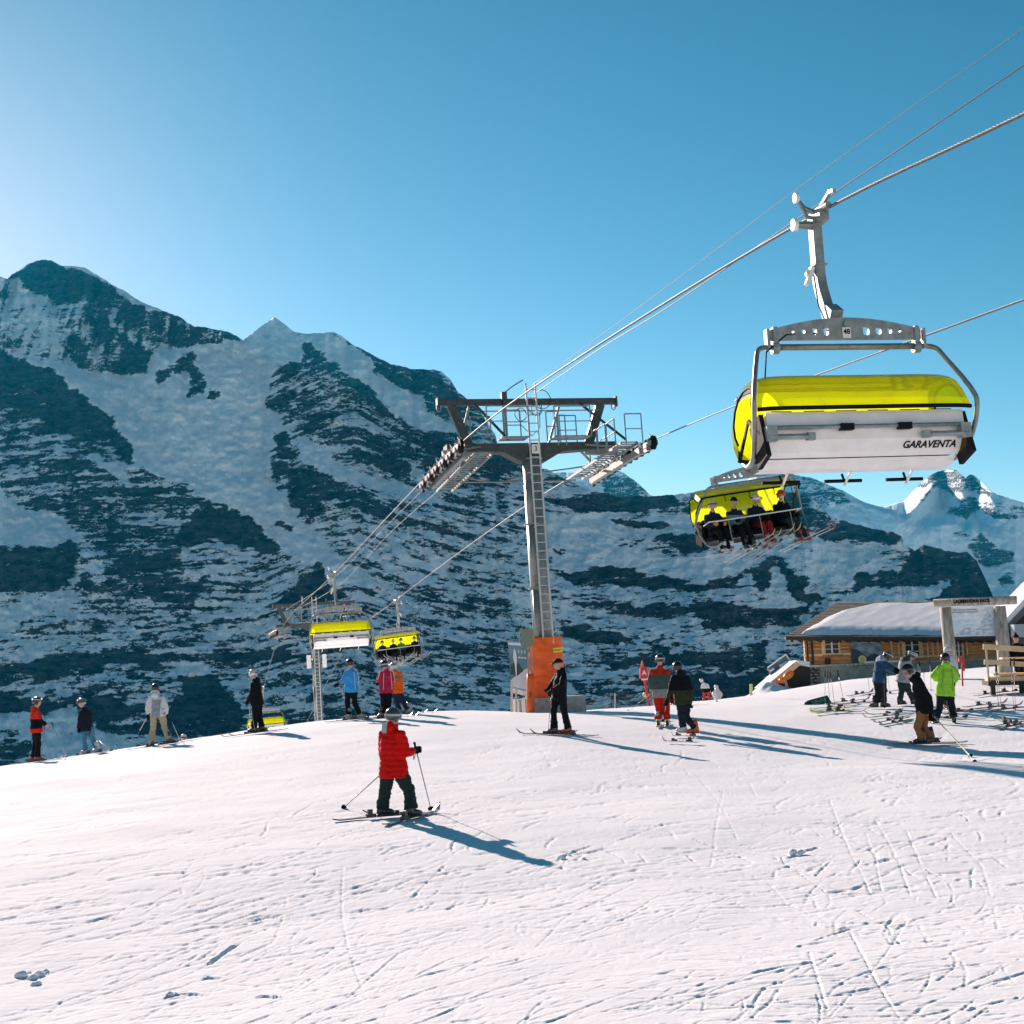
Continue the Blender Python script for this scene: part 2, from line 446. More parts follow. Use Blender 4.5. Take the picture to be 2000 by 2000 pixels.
def snow_material(name, fine=1.0):
    m = bpy.data.materials.new(name); m.use_nodes = True
    t = m.node_tree; b = t.nodes['Principled BSDF']
    b.inputs['Roughness'].default_value = .9
    b.inputs['Specular IOR Level'].default_value = .04
    b.inputs['Subsurface Weight'].default_value = 0.0
    tc = t.nodes.new('ShaderNodeTexCoord')
    n = t.nodes.new('ShaderNodeTexNoise'); n.inputs['Scale'].default_value = 1.7; n.inputs['Detail'].default_value = 8
    cr = t.nodes.new('ShaderNodeValToRGB')
    cr.color_ramp.elements[0].color = (.80, .82, .85, 1); cr.color_ramp.elements[1].color = (.87, .87, .88, 1)
    t.links.new(tc.outputs['Object'], n.inputs['Vector']); t.links.new(n.outputs['Fac'], cr.inputs[0]); t.links.new(cr.outputs[0], b.inputs['Base Color'])
    n1 = t.nodes.new('ShaderNodeTexNoise'); n1.inputs['Scale'].default_value = 38; n1.inputs['Detail'].default_value = 6; n1.inputs['Roughness'].default_value = .7
    t.links.new(tc.outputs['Object'], n1.inputs['Vector'])
    b1 = t.nodes.new('ShaderNodeBump'); b1.inputs['Strength'].default_value = .4 * fine; b1.inputs['Distance'].default_value = .008
    t.links.new(n1.outputs['Fac'], b1.inputs['Height'])
    mp = t.nodes.new('ShaderNodeMapping'); mp.inputs['Rotation'].default_value = (0, 0, -.6); mp.inputs['Scale'].default_value = (1.2, 9, 1)
    t.links.new(tc.outputs['Object'], mp.inputs[0])
    n2 = t.nodes.new('ShaderNodeTexNoise'); n2.inputs['Scale'].default_value = 1.6; n2.inputs['Detail'].default_value = 5
    t.links.new(mp.outputs[0], n2.inputs['Vector'])
    b2 = t.nodes.new('ShaderNodeBump'); b2.inputs['Strength'].default_value = .13 * fine; b2.inputs['Distance'].default_value = .03
    t.links.new(n2.outputs['Fac'], b2.inputs['Height']); t.links.new(b1.outputs[0], b2.inputs['Normal']); t.links.new(b2.outputs[0], b.inputs['Normal'])
    return m
M_SNOW = snow_material('piste_snow')
M_SNOW2 = snow_material('smooth_snow', .5)
piste = grid_obj('ski_slope', XX, YY, ZB + ZD * near, M_SNOW)
tag(piste, 'groomed snow slope criss-crossed by ski tracks', kind='structure')
mesh_obj('valley_floor', [(-14000, -3000, -390), (14000, -3000, -390), (14000, 16000, -390), (-14000, 16000, -390)], [(0, 1, 2, 3)], M_SNOW2)
tag(bpy.data.objects['valley_floor'], 'snowy valley ground below the piste', kind='structure')
# ---------------------------------------------------------------- mountains
def T1(p): return [(x / 2.76, 480 + y / 2.76) for x, y in p]
def T2(p): return [(x / 2.76, 960 + y / 2.76) for x, y in p]
def T3(p): return [(400 + x / 2.76, 600 + y / 2.76) for x, y in p]
def T4(p): return [(1000 + x / 1.932, 880 + y / 1.932) for x, y in p]
def T6(p): return [(1700 + x / 6.44, 880 + y / 6.44) for x, y in p]
# (snow cover 0..1, outline) painted in order
SHAPES = [
 (.52, [(-900, 300), (3000, 300), (3000, 1900), (-900, 1900)]),
 (.56, T1([(-2000, 60), (60, 170), (300, 330), (640, 320), (750, 500), (880, 550), (820, 600), (640, 520), (600, 640), (440, 670), (350, 640), (200, 520), (0, 540), (-2000, 540)])),
 (.66, T1([(60, 200), (300, 350), (340, 640), (200, 520), (60, 420)])),
 (.30, T1([(35, 160), (150, 110), (200, 70), (260, 70), (330, 110), (430, 105), (520, 160), (570, 225), (740, 295), (960, 380), (1050, 425), (1200, 450), (1310, 495), (1290, 520), (1200, 540), (950, 550), (870, 550), (740, 515), (640, 320), (500, 320), (300, 310), (150, 230), (50, 170)])),
 (.08, T1([(90, 150), (200, 70), (260, 75), (420, 130), (520, 180), (560, 240), (500, 320), (300, 300), (150, 220)])),
 (1.0, T1([(260, 60), (420, 100), (520, 158), (640, 225), (740, 290), (960, 370), (940, 390), (740, 315), (600, 205), (540, 185), (500, 160), (430, 125), (340, 118)])),
 (.2, T1([(350, 500), (400, 480), (430, 560), (430, 660), (360, 630)])),
 (.12, T1([(560, 560), (640, 480), (790, 560), (810, 620), (780, 680), (650, 695), (550, 680)])),
 (.32, T1([(470, 330), (560, 330), (700, 480), (640, 640), (560, 650), (520, 500)])),
 (.97, T1([(-300, 500), (100, 560), (350, 650), (450, 690), (640, 705), (800, 690), (820, 590), (900, 560), (1000, 540), (1200, 540), (1310, 515), (1480, 370), (1600, 470), (1650, 520), (1600, 620), (1480, 660), (1430, 830), (1500, 970), (1430, 1080), (1440, 1200), (1600, 1400), (1620, 1435), (1250, 1435), (1180, 1350), (1000, 1290), (860, 1250), (730, 1150), (700, 1040), (600, 900), (500, 830), (380, 760), (250, 650)])),
 (.25, T1([(1040, 540), (1075, 590), (1060, 640), (1110, 720), (1120, 790), (1020, 825), (1000, 750), (1030, 690), (900, 690), (850, 775), (820, 750), (830, 690), (930, 620)])),
 (.2, T1([(1130, 770), (1200, 780), (1210, 820), (1130, 830)])), (.05, T1([(1220, 860), (1250, 855), (1235, 885)])), (.05, T1([(1420, 820), (1470, 815), (1480, 850), (1430, 860)])),
 (.40, T1([(-2500, 300), (0, 540), (60, 570), (210, 650), (260, 665), (360, 750), (400, 770), (500, 850), (560, 880), (620, 960), (660, 1020), (720, 1080), (730, 1150), (860, 1250), (960, 1290), (1100, 1350), (1240, 1430), (0, 1500), (-2500, 1500)])),
 (.12, T1([(-300, 400), (0, 540), (60, 570), (210, 650), (260, 665), (380, 770), (500, 850), (560, 880), (660, 1020), (600, 1040), (440, 1050), (300, 1000), (200, 900), (100, 880), (0, 900), (-300, 900)])),
 (.04, T1([(600, 1040), (700, 1060), (725, 1150), (700, 1180), (620, 1120)])), (.75, T1([(400, 1150), (560, 1140), (680, 1220), (720, 1300), (500, 1170)])),
 # ridge right of the white cone
 (.36, T3([(530, 180), (600, 230), (700, 320), (760, 370), (820, 400), (910, 470), (960, 550), (1030, 600), (1100, 660), (1200, 700), (1100, 740), (1100, 830), (1090, 890), (1000, 870), (900, 850), (760, 770), (640, 740), (560, 680), (520, 650), (440, 640), (370, 560), (320, 500), (420, 460), (380, 330), (500, 290)])),
 (.16, T3([(540, 180), (700, 330), (820, 400), (910, 480), (1000, 600), (940, 590), (860, 500), (740, 420), (640, 320)])),
 (.04, T3([(850, 760), (960, 800), (1090, 850), (1080, 890), (980, 860), (860, 790)])),
 (.22, T3([(340, 655), (420, 660), (470, 730), (520, 800), (440, 815), (370, 790), (330, 700)])),
 (.22, T3([(330, 810), (460, 870), (600, 880), (680, 920), (740, 990), (860, 1040), (980, 1080), (1050, 1100), (1000, 1150), (860, 1130), (740, 1060), (640, 1040), (620, 1100), (530, 1120), (480, 1040), (450, 940), (360, 900)])),
 (.95, T3([(520, 700), (640, 750), (760, 850), (980, 960), (1180, 1010), (1300, 1060), (1180, 1040), (980, 1020), (800, 960), (700, 900), (560, 830)])),
 (.28, T3([(700, 125), (800, 205), (880, 235), (920, 265), (1150, 325), (1280, 340), (1350, 445), (1480, 545), (1520, 620), (1400, 600), (1260, 590), (1180, 540), (1150, 480), (1010, 400), (880, 320), (900, 290)])),
 (.97, T3([(510, 135), (690, 125), (720, 190), (820, 230), (900, 280), (890, 340), (1010, 400), (1150, 480), (1190, 560), (1260, 600), (1360, 660), (1220, 690), (1100, 660), (1020, 590), (940, 500), (880, 420), (790, 350), (700, 300), (600, 210)])),
 (.38, T3([(1100, 690), (1260, 670), (1500, 640), (1600, 800), (1700, 900), (1730, 1000), (1600, 960), (1400, 960), (1200, 880), (1100, 830)])),
 (.08, T3([(1530, 790), (1600, 790), (1610, 880), (1560, 880)])),
 (.40, T3([(1180, 1060), (1300, 1070), (1730, 1090), (1730, 1180), (1540, 1160), (1300, 1140)])),
 (.60, T3([(600, 1120), (1000, 1200), (1400, 1250), (1730, 1350), (1730, 1490), (700, 1490)])),
 (.93, T3([(0, 500), (300, 520), (330, 700), (340, 820), (360, 900), (450, 1000), (480, 1100), (560, 1200), (700, 1300), (900, 1490), (650, 1490), (600, 1400), (450, 1350), (400, 1290), (300, 1150), (100, 1060), (0, 1000)])),
 (.3, T3([(380, 1110), (470, 1170), (460, 1200), (380, 1150)])),
 (.04, T3([(-50, 1120), (20, 1085), (100, 1090), (220, 1110), (320, 1200), (400, 1290), (390, 1330), (260, 1300), (130, 1270), (-90, 1230)])),
 # lower left wall
 (.1, T2([(-800, 250), (0, 300), (200, 300), (360, 270), (400, 350), (370, 480), (300, 560), (200, 580), (0, 540), (-800, 540)])),
 (.3, T2([(60, 0), (300, 100), (380, 230), (450, 250), (560, 350), (560, 480), (700, 520), (1000, 500), (1000, 320), (940, 200), (760, 190), (600, 150), (400, 0)])),
 (.97, T2([(-800, -60), (0, -40), (40, 50), (100, 80), (150, 90), (300, 110), (350, 160), (380, 230), (310, 300), (200, 290), (0, 280), (-800, 280)])),
 (.04, T2([(1150, 120), (1260, 110), (1380, 180), (1500, 300), (1490, 330), (1300, 270), (1150, 250), (1060, 310), (960, 300), (980, 200)])),
 (.2, T2([(700, 540), (850, 500), (1100, 450), (1050, 600), (1000, 680), (960, 620), (850, 590), (720, 600)])),
 (.58, T2([(-800, 560), (370, 540), (380, 600), (900, 720), (1000, 720), (1050, 560), (1380, 560), (1500, 650), (1500, 830), (1000, 880), (400, 880), (350, 930), (-800, 900)])),
 (.95, T2([(0, 620), (230, 580), (350, 520), (250, 620), (100, 740), (0, 760)])),
 (.1, T2([(1640, 400), (1690, 355), (1760, 480), (1850, 560), (1700, 605), (1470, 615), (1545, 500)])),
 (.16, T2([(-800, 930), (0, 930), (420, 870), (1000, 880), (1500, 850), (1700, 880), (1500, 920), (1100, 910), (800, 930), (600, 930), (540, 1000), (250, 1010), (100, 1010), (0, 1060), (-800, 1060)])),
 (.12, T2([(950, 980), (1150, 970), (1260, 1100), (1300, 1250), (1260, 1330), (1000, 1340), (700, 1300), (650, 1250), (900, 1200), (1000, 1100)])),
 (.12, T2([(-800, 1080), (0, 1080), (200, 1120), (600, 1100), (700, 1170), (640, 1230), (560, 1250), (250, 1190), (0, 1180), (-800, 1180)])),
 (.93, T2([(-800, 1190), (0, 1190), (150, 1200), (280, 1190), (420, 1170), (520, 1250), (620, 1300), (720, 1370), (700, 1400), (300, 1440), (200, 1400), (100, 1300), (0, 1280), (-800, 1280)])),
 (.42, T2([(-800, 1290), (0, 1290), (100, 1350), (150, 1440), (0, 1490), (-800, 1490)])),
 (.25, T2([(1350, 1190), (1600, 1200), (1900, 1180), (2200, 1200), (2200, 1260), (1700, 1280), (1350, 1270)])),
 # right half
 (.62, T4([(0, 80), (620, 80), (1560, 80), (1560, 640), (1100, 1000), (0, 1000)])),
 (.10, T4([(130, 190), (260, 165), (640, 150), (640, 220), (500, 230), (420, 245), (280, 220), (160, 200)])),
 (.88, T4([(60, 230), (420, 250), (640, 250), (700, 330), (560, 320), (400, 360), (600, 400), (880, 400), (840, 480), (500, 450), (160, 430)])),
 (.14, T4([(400, 270), (540, 270), (570, 290), (480, 300)])), (.12, T4([(560, 320), (700, 330), (760, 360), (640, 370), (570, 350)])), (.1, T4([(150, 360), (230, 380), (200, 395)])),
 (.12, T4([(160, 460), (420, 440), (620, 480), (840, 490), (800, 520), (600, 510), (400, 510), (260, 500)])),
 (.85, T4([(700, 250), (1100, 330), (1350, 370), (1450, 400), (1400, 450), (1240, 520), (1100, 470), (960, 400), (800, 380)])),
 (.24, T4([(640, 220), (1040, 140), (1060, 150), (1140, 180), (1200, 250), (1300, 270), (1370, 290), (1470, 310), (1470, 350), (1360, 360), (1200, 340), (1150, 320), (1080, 260), (900, 260)])),
 (.10, T4([(1220, 335), (1300, 310), (1370, 300), (1480, 315), (1475, 350), (1360, 360)])),
 (.14, T4([(850, 470), (920, 410), (960, 410), (1050, 480), (1140, 540), (1240, 560), (1160, 600), (1100, 560), (980, 500), (940, 520), (880, 510)])),
 (.15, T4([(1240, 560), (1300, 480), (1440, 450), (1490, 400), (1500, 350), (1580, 340), (1760, 380), (1830, 555), (1700, 600), (1560, 560), (1560, 520), (1440, 500)])),
 (.8, T4([(950, 420), (1000, 500), (1100, 580), (960, 560), (900, 540)])), (.75, T4([(1200, 545), (1500, 510), (1640, 500), (1600, 560), (1440, 560), (1300, 580)])),
 (.03, T4([(1640, 500), (1720, 560), (1590, 560)])),
 (.22, T4([(200, 560), (700, 590), (740, 620), (560, 640), (400, 600)])), (.18, T4([(170, 640), (420, 680), (470, 740), (300, 740), (200, 700)])),
 (.16, T4([(700, 560), (860, 590), (1150, 600), (1140, 660), (900, 680), (800, 650), (700, 680)])), (.3, T4([(480, 700), (620, 740), (560, 760)])),
 (.26, T4([(300, 790), (500, 770), (700, 760), (960, 730), (1000, 700), (960, 800), (860, 830), (600, 820), (400, 820)])),
 (.3, T4([(220, 850), (400, 860), (600, 850), (800, 870), (960, 850), (900, 930), (700, 930), (400, 930), (250, 920)])),
 (.12, T4([(640, 860), (960, 830), (1000, 900), (800, 930), (600, 920)])),
]
FAR_SHAPES = [
 (.9, [(-900, 300), (3000, 300), (3000, 1900), (-900, 1900)]),
 (.5, [(1000, 890), (1290, 900), (1290, 990), (1000, 990)]), (.32, [(1190, 905), (1250, 940), (1280, 990), (1200, 970)]), (.95, [(1080, 930), (1180, 925), (1210, 990), (1060, 990)]),
 (.5, T4([(1060, 60), (1160, 100), (1260, 140), (1345, 215), (1200, 215), (1140, 190), (1060, 130)])),
 (.35, T6([(430, 640), (800, 270), (1070, 240), (1200, 340), (1260, 290), (1540, 540), (1350, 500), (1200, 540), (1000, 520), (800, 560), (680, 660), (640, 560)])),
 (.97, T6([(430, 640), (560, 560), (620, 520), (720, 470), (830, 340), (820, 450), (700, 560), (620, 680), (480, 790), (240, 740)])),
 (.9, T6([(840, 450), (1000, 480), (1180, 530), (1200, 650), (700, 700), (780, 560)])),
 (.3, T6([(1200, 560), (1330, 600), (1370, 750), (1250, 860), (1200, 830), (1100, 820), (1040, 870), (1130, 700), (1190, 650)])),
 (.55, T6([(1330, 540), (1600, 620), (1932, 700), (1932, 860), (1700, 880), (1500, 820), (1400, 780)])),
 (.1, T6([(1380, 700), (1500, 720), (1560, 790), (1700, 810), (1720, 880), (1620, 860), (1520, 850)])),
 (.35, T6([(1200, 1150), (1400, 1040), (1600, 1160), (1850, 1400), (1700, 1440), (1500, 1440), (1300, 1280), (1230, 1230)])),
 (.35, T6([(1030, 940), (1140, 980), (1260, 1020), (1230, 1080), (1100, 1020)])),
 (.4, T6([(1600, 1560), (1850, 1560), (1900, 1700), (1650, 1720)])),
]
def inside(px, py, poly):
    P = np.array(poly); x0, y0 = P.min(0); x1, y1 = P.max(0)
    m = (px >= x0) & (px <= x1) & (py >= y0) & (py <= y1)
    out = np.zeros(px.shape, bool)
    if not m.any(): return out
    x = px[m]; y = py[m]; r = np.zeros(x.shape, bool)
    for (ax, ay), (bx, by) in zip(P, np.roll(P, -1, 0)):
        if ay == by: continue
        c = ((ay > y) != (by > y)) & (x < (bx - ax) * (y - ay) / (by - ay) + ax)
        r ^= c
    out[m] = r
    return out

def mountain_material(name, hazy):
    m = bpy.data.materials.new(name); m.use_nodes = True
    t = m.node_tree; b = t.nodes['Principled BSDF']; L = t.links.new
    b.inputs['Roughness'].default_value = .9; b.inputs['Specular IOR Level'].default_value = .1
    at_ = t.nodes.new('ShaderNodeAttribute'); at_.attribute_name = 'snow_cover'
    tc = t.nodes.new('ShaderNodeTexCoord')
    def nz(sc, det, stretch, ro=.6):
        mp = t.nodes.new('ShaderNodeMapping'); mp.inputs['Scale'].default_value = stretch
        L(tc.outputs['Object'], mp.inputs[0])
        n = t.nodes.new('ShaderNodeTexNoise'); n.inputs['Scale'].default_value = sc; n.inputs['Detail'].default_value = det; n.inputs['Roughness'].default_value = ro
        L(mp.outputs[0], n.inputs['Vector']); return n
    n1 = nz(.026, 5, (1, .6, 4.0)); n2 = nz(.10, 4, (1, .6, 2.6))
    def math_(op, a, bb, c=None):
        x = t.nodes.new('ShaderNodeMath'); x.operation = op
        for i, q in enumerate((a, bb, c)):
            if q is None: continue
            if isinstance(q, (int, float)): x.inputs[i].default_value = q
            else: L(q, x.inputs[i])
        return x.outputs[0]
    s1 = math_('MULTIPLY', math_('SUBTRACT', n1.outputs['Fac'], .5), .95)
    s2 = math_('MULTIPLY', math_('SUBTRACT', n2.outputs['Fac'], .5), .75)
    n3 = nz(.32, 3, (1, .6, 2.0)); s3 = math_('MULTIPLY', math_('SUBTRACT', n3.outputs['Fac'], .5), .75)
    s = math_('ADD', math_('ADD', math_('ADD', at_.outputs['Fac'], s1), s2), s3)
    mr = t.nodes.new('ShaderNodeMapRange'); mr.interpolation_type = 'SMOOTHSTEP'
    mr.inputs['From Min'].default_value = .46; mr.inputs['From Max'].default_value = .54
    L(s, mr.inputs['Value'])
    rk = t.nodes.new('ShaderNodeValToRGB')
    rk.color_ramp.elements[0].position = .42; rk.color_ramp.elements[0].color = (.010, .014, .018, 1)
    rk.color_ramp.elements[1].position = .68; rk.color_ramp.elements[1].color = (.10, .115, .125, 1)
    L(nz(.018, 9, (1, 1, 3.2), .72).outputs['Fac'], rk.inputs[0])  # rock tones, contrast widened so the colour carries relief shading too
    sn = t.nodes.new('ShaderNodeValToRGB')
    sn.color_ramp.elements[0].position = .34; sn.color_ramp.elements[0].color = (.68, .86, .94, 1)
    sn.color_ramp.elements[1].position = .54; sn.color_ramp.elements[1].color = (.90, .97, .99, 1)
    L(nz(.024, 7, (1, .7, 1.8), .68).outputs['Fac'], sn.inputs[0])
    mx = t.nodes.new('ShaderNodeMix'); mx.data_type = 'RGBA'
    L(mr.outputs[0], mx.inputs[0]); L(rk.outputs[0], mx.inputs[6]); L(sn.outputs[0], mx.inputs[7]); L(mx.outputs[2], b.inputs['Base Color'])
    bp = t.nodes.new('ShaderNodeBump'); bp.inputs['Strength'].default_value = 1.0; bp.inputs['Distance'].default_value = 11.0
    L(nz(.03, 8, (1, .7, 1.3), .62).outputs['Fac'], bp.inputs['Height']); L(bp.outputs[0], b.inputs['Normal'])
    return m

def mountain(name, sky_pts, bottom, D0, shapes, px_lo, px_hi, step, nrow, k0, lit=(), rough=1.0, sd=0):
    cols = np.concatenate([np.arange(px_lo, -30, 14.), np.arange(-30, 2030, step), np.arange(2030, px_hi, 14.)])
    cols = cols[(cols >= px_lo) & (cols <= px_hi)]
    sp = np.array(sky_pts, float)
    sk = np.interp(cols, sp[:, 0], sp[:, 1])
    j = fbm(cols / 22, cols * 0 + sd, 4, 3)
    sk = sk - 3.2 * rough * j * np.interp(cols, [-400, 455, 470, 580, 600, 700, 760, 2400], [1, 1, .1, .1, .5, .8, 1, 1]) - 1.6 * rough * fbm(cols / 5, cols * 0 + sd + 4, 3, 5) * np.interp(cols, [-400, 455, 470, 640, 690, 2400], [1, 1, .05, .1, 1, 1])
    v = np.linspace(0, 1, nrow) ** .97
    PX = np.repeat(cols[None, :], nrow, 0)
    PY = bottom + v[:, None] * (sk[None, :] - bottom)
    # ragged outlines: warp the lookup
    wx = 16 * fbm(PX / 40, PY / 40, 5, 2, .62) + 30 * fbm(PX / 130, PY / 110, 2, 7) * np.clip((PX - 900) / 300, 0, 1); wy = 10 * fbm(PX / 40 + 9, PY / 40, 5, 4, .62)
    wx = wx + 14 * fbm(PX / 70, PY / 55, 2, 5) + 5 * fbm(PX / 8, PY / 8, 3, 6); wy = wy + 9 * fbm(PX / 80, PY / 60, 2, 3) + 5 * fbm(PX / 10, PY / 6, 3, 1)
    S = np.full(PX.shape, .5)
    for val, poly in shapes:
        S = np.where(inside(PX + wx, PY + wy, poly), val, S)
    S = blur2(S, 1, 1)
    # strata noise; the layers dip to the right on the right-hand side and lie flat on the left
    dip = np.interp(PX, [0, 500, 700, 1000, 1300, 2000], [.0, .04, .24, .16, .0, -.05]) * np.interp(PY, [600, 1100, 1500], [1.6, 1, .5])
    yy = PY - dip * (PX - 1000) + 7 * fbm(PX / 150, PY / 120, 3, 5)
    st = fbm(PX / 85, yy / 8, 4, 1, .62) * .60 + fbm(PX / 34, yy / 4.4, 3, 3, .6) * .42 + fbm(PX / 24, PY / 15, 4, 0, .6) * .42 + fbm(PX / 9, yy / 2.6, 2, 6) * .30
    up = fbm((PX + .35 * PY) / 11 + .5 * fbm(PX / 30, PY / 30, 2, 2), PY / 38, 4, 6, .6)                      # steep runnels on the upper left face
    wleft = np.clip((640 - PX) / 200, 0, 1) * np.clip((800 - PY) / 120, 0, 1)
    gl = fbm(PX / 26, PY / 14, 5, 7, .62)
    mid = np.clip(1 - np.abs(S - .5) * 1.0, .5, 1)
    cover = S + (st * (1 - .6 * wleft) + up * wleft * .62) * (.78 if not lit else .4) * mid
    Sm = np.clip(blur2(cover, 1, 1), 0, 1)
    tz = np.empty_like(PX)
    d0 = ray(0, 0); dx = (PX - 1000) / FPX; dy = (1000 - PY) / FPX
    RY = CF.y + CR.y * dx + CU.y * dy; RZ = CF.z + CR.z * dx + CU.z * dy; RX = CF.x + CR.x * dx + CU.x * dy
    tz = RZ / RY; tx = RX / RY
    k = k0 * np.where(Sm > .5, .66 + .38 * gl, 2.3)
    k = np.maximum(blur2(k, 1, 1) * (1 + .5 * st), tz + .22)
    for val, poly in lit: k = np.where(inside(PX + wx * .4, PY + wy * .4, poly), np.maximum(val, 0) + tz * .35, k)
    k = np.maximum(k, tz + .04)
    def integ(k):
        r = np.log(np.maximum(k[:-1] - tz[:-1], .01) / np.maximum(k[:-1] - tz[1:], .008))
        return np.concatenate([np.zeros((1, k.shape[1])), np.cumsum(r, 0)], 0)
    Ls = integ(np.maximum(np.full_like(k, k0), tz + .3)); dev = integ(k) - Ls
    dev = blur(blur(dev, 2, 1), 2, 1)
    if not lit: dev = dev - blur2(dev, 20, 3)
    else: dev = blur(blur(dev, 6, 1), 6, 1); dev = dev - blur2(dev, 95, 30)
    big = (ridged(PX / 330 + 3, PY / 520, 4, 2) - .5) * .05 + .012 * ridged(PX / 60, PY / 90, 4, 5) + .0045 * fbm(PX / 14, PY / 10, 4, 3)
    env = np.clip(v * 12, 0, 1)[:, None]
    D = D0 * np.exp(Ls + dev - big * env * rough)
    X = tx * D; Y = D; Z = CAM_Z + tz * D
    # the far side falls away behind the crest
    bx, by, bz, bs = [X], [Y], [Z], [cover]
    for i, (dd, dz) in enumerate(((60, 25), (200, 130), (500, 420), (1100, 1100), (1900, 2300))):
        bx.append(X[-1:] * (1 + dd / D[-1:])); by.append(Y[-1:] + dd); bz.append(np.maximum(Z[-1:] - dz * (1 + .1 * j[None]), -395)); bs.append(cover[-1:] * 0 + .9)
    X = np.concatenate(bx); Y = np.concatenate(by); Z = np.concatenate(bz); C = np.concatenate(bs)
    return grid_obj(name, X, Y, Z, mountain_material(name + '_rock_and_snow', 0), attr={'snow_cover': C})

SKY1 = [(-1200, 900), (-700, 760), (-300, 610), (-100, 560), (0, 538), (14, 545), (30, 532), (50, 518), (72, 509), (88, 507), (100, 510), (120, 520), (155, 519), (190, 538), (230, 562), (268, 586), (300, 601), (345, 617), (380, 636), (400, 640), (440, 648), (462, 656), (474, 664), (500, 645), (520, 630), (536, 619), (550, 629), (575, 648), (600, 652), (652, 649), (668, 657), (690, 674), (725, 690), (745, 704), (800, 720), (860, 725), (880, 742), (893, 766), (935, 797), (945, 818), (968, 850), (975, 886), (990, 893), (1002, 903), (1026, 902), (1050, 912), (1069, 918), (1090, 928), (1130, 950), (1200, 968), (1260, 970), (1300, 966), (1335, 963), (1450, 955), (1549, 961), (1590, 978), (1621, 1010), (1673, 1024), (1709, 1034), (1747, 1041), (1760, 1044), (1765, 1064), (1787, 1076), (1804, 1064), (1824, 1071), (1848, 1077), (1889, 1078), (1908, 1096), (1920, 1120), (1942, 1170), (1965, 1205), (2000, 1240), (2150, 1300), (2400, 1340), (2800, 1360)]
mt = mountain('mountain', SKY1, 1545, 3400, SHAPES, -1200, 2800, 2.2, 400, 1.05)
tag(mt, 'huge shaded rock and ice face with a white cone summit', kind='structure')
SKY2 = [(700, 1200), (900, 960), (1040, 905), (1069, 922), (1100, 922), (1139, 927), (1160, 920), (1190, 912), (1220, 925), (1245, 943), (1270, 966), (1330, 975), (1420, 960), (1480, 925), (1520, 915), (1551, 927), (1595, 937), (1647, 958), (1691, 983), (1725, 989), (1766, 978), (1797, 945), (1815, 930), (1828, 923), (1850, 918), (1866, 917), (1886, 934), (1894, 926), (1903, 928), (1938, 960), (1968, 972), (2000, 981), (2100, 1010), (2300, 1090), (2600, 1200), (3000, 1300)]
LIT = [(.10, T6([(0, 690), (430, 640), (620, 540), (720, 480), (800, 350), (790, 460), (700, 560), (640, 670), (500, 790), (240, 740)])),
       (.12, T6([(640, 840), (880, 735), (1100, 740), (1040, 880), (1000, 930)])),
       (.16, T6([(1100, 860), (1200, 830), (1400, 860), (1460, 950), (1400, 1030), (1180, 970), (1060, 930)]))]
mt2 = mountain('mountain', SKY2, 1330, 6800, FAR_SHAPES, 700, 3000, 2.3, 190, .95, lit=LIT, rough=.8, sd=5)
tag(mt2, 'distant snowy peaks with sunlit patches above a glacier saddle', kind='structure')
# ---------------------------------------------------------------- chairlift geometry
LANG = math.radians(15.07)                       # the lift line runs away to the left
LY = Vector((-math.sin(LANG), math.cos(LANG), 0)); LX = Vector((math.cos(LANG), math.sin(LANG), 0))
STEEL = mat('galvanised_steel', (.27, .29, .28), .5, .6, noise=.18, nscale=9, bump=.1, bscale=90)
STEEL_D = mat('dark_green_steel', (.045, .06, .06), .5, .2, noise=.25, nscale=6)
STEEL_M = mat('mid_grey_steel', (.25, .30, .30), .55, .35, noise=.2, nscale=8)
ALU = mat('white_aluminium', (.78, .77, .76), .45, .15, noise=.05, nscale=5, bump=.05, bscale=40)
BLACK = mat('black_rubber', (.008, .009, .011), .7, spec=.12)
BLK_C = mat('black_cushion', (.014, .015, .018), .75, noise=.3, nscale=12, bump=.3, bscale=30, spec=.1)
WHITE = mat('white_plastic', (.78, .77, .73), .4)
ROPE_M = mat('steel_rope', (.15, .16, .16), .6, .4, noise=.35, nscale=30)
ROPE_D = mat('dark_cable', (.06, .065, .07), .5, .2)
CONC = mat('concrete', (.33, .34, .32), .9, noise=.2, nscale=7, bump=.4, bscale=25)
ORANGE = mat('orange_padding', (.85, .12, .005), .6, noise=.12, nscale=3, bump=.5, bscale=5)

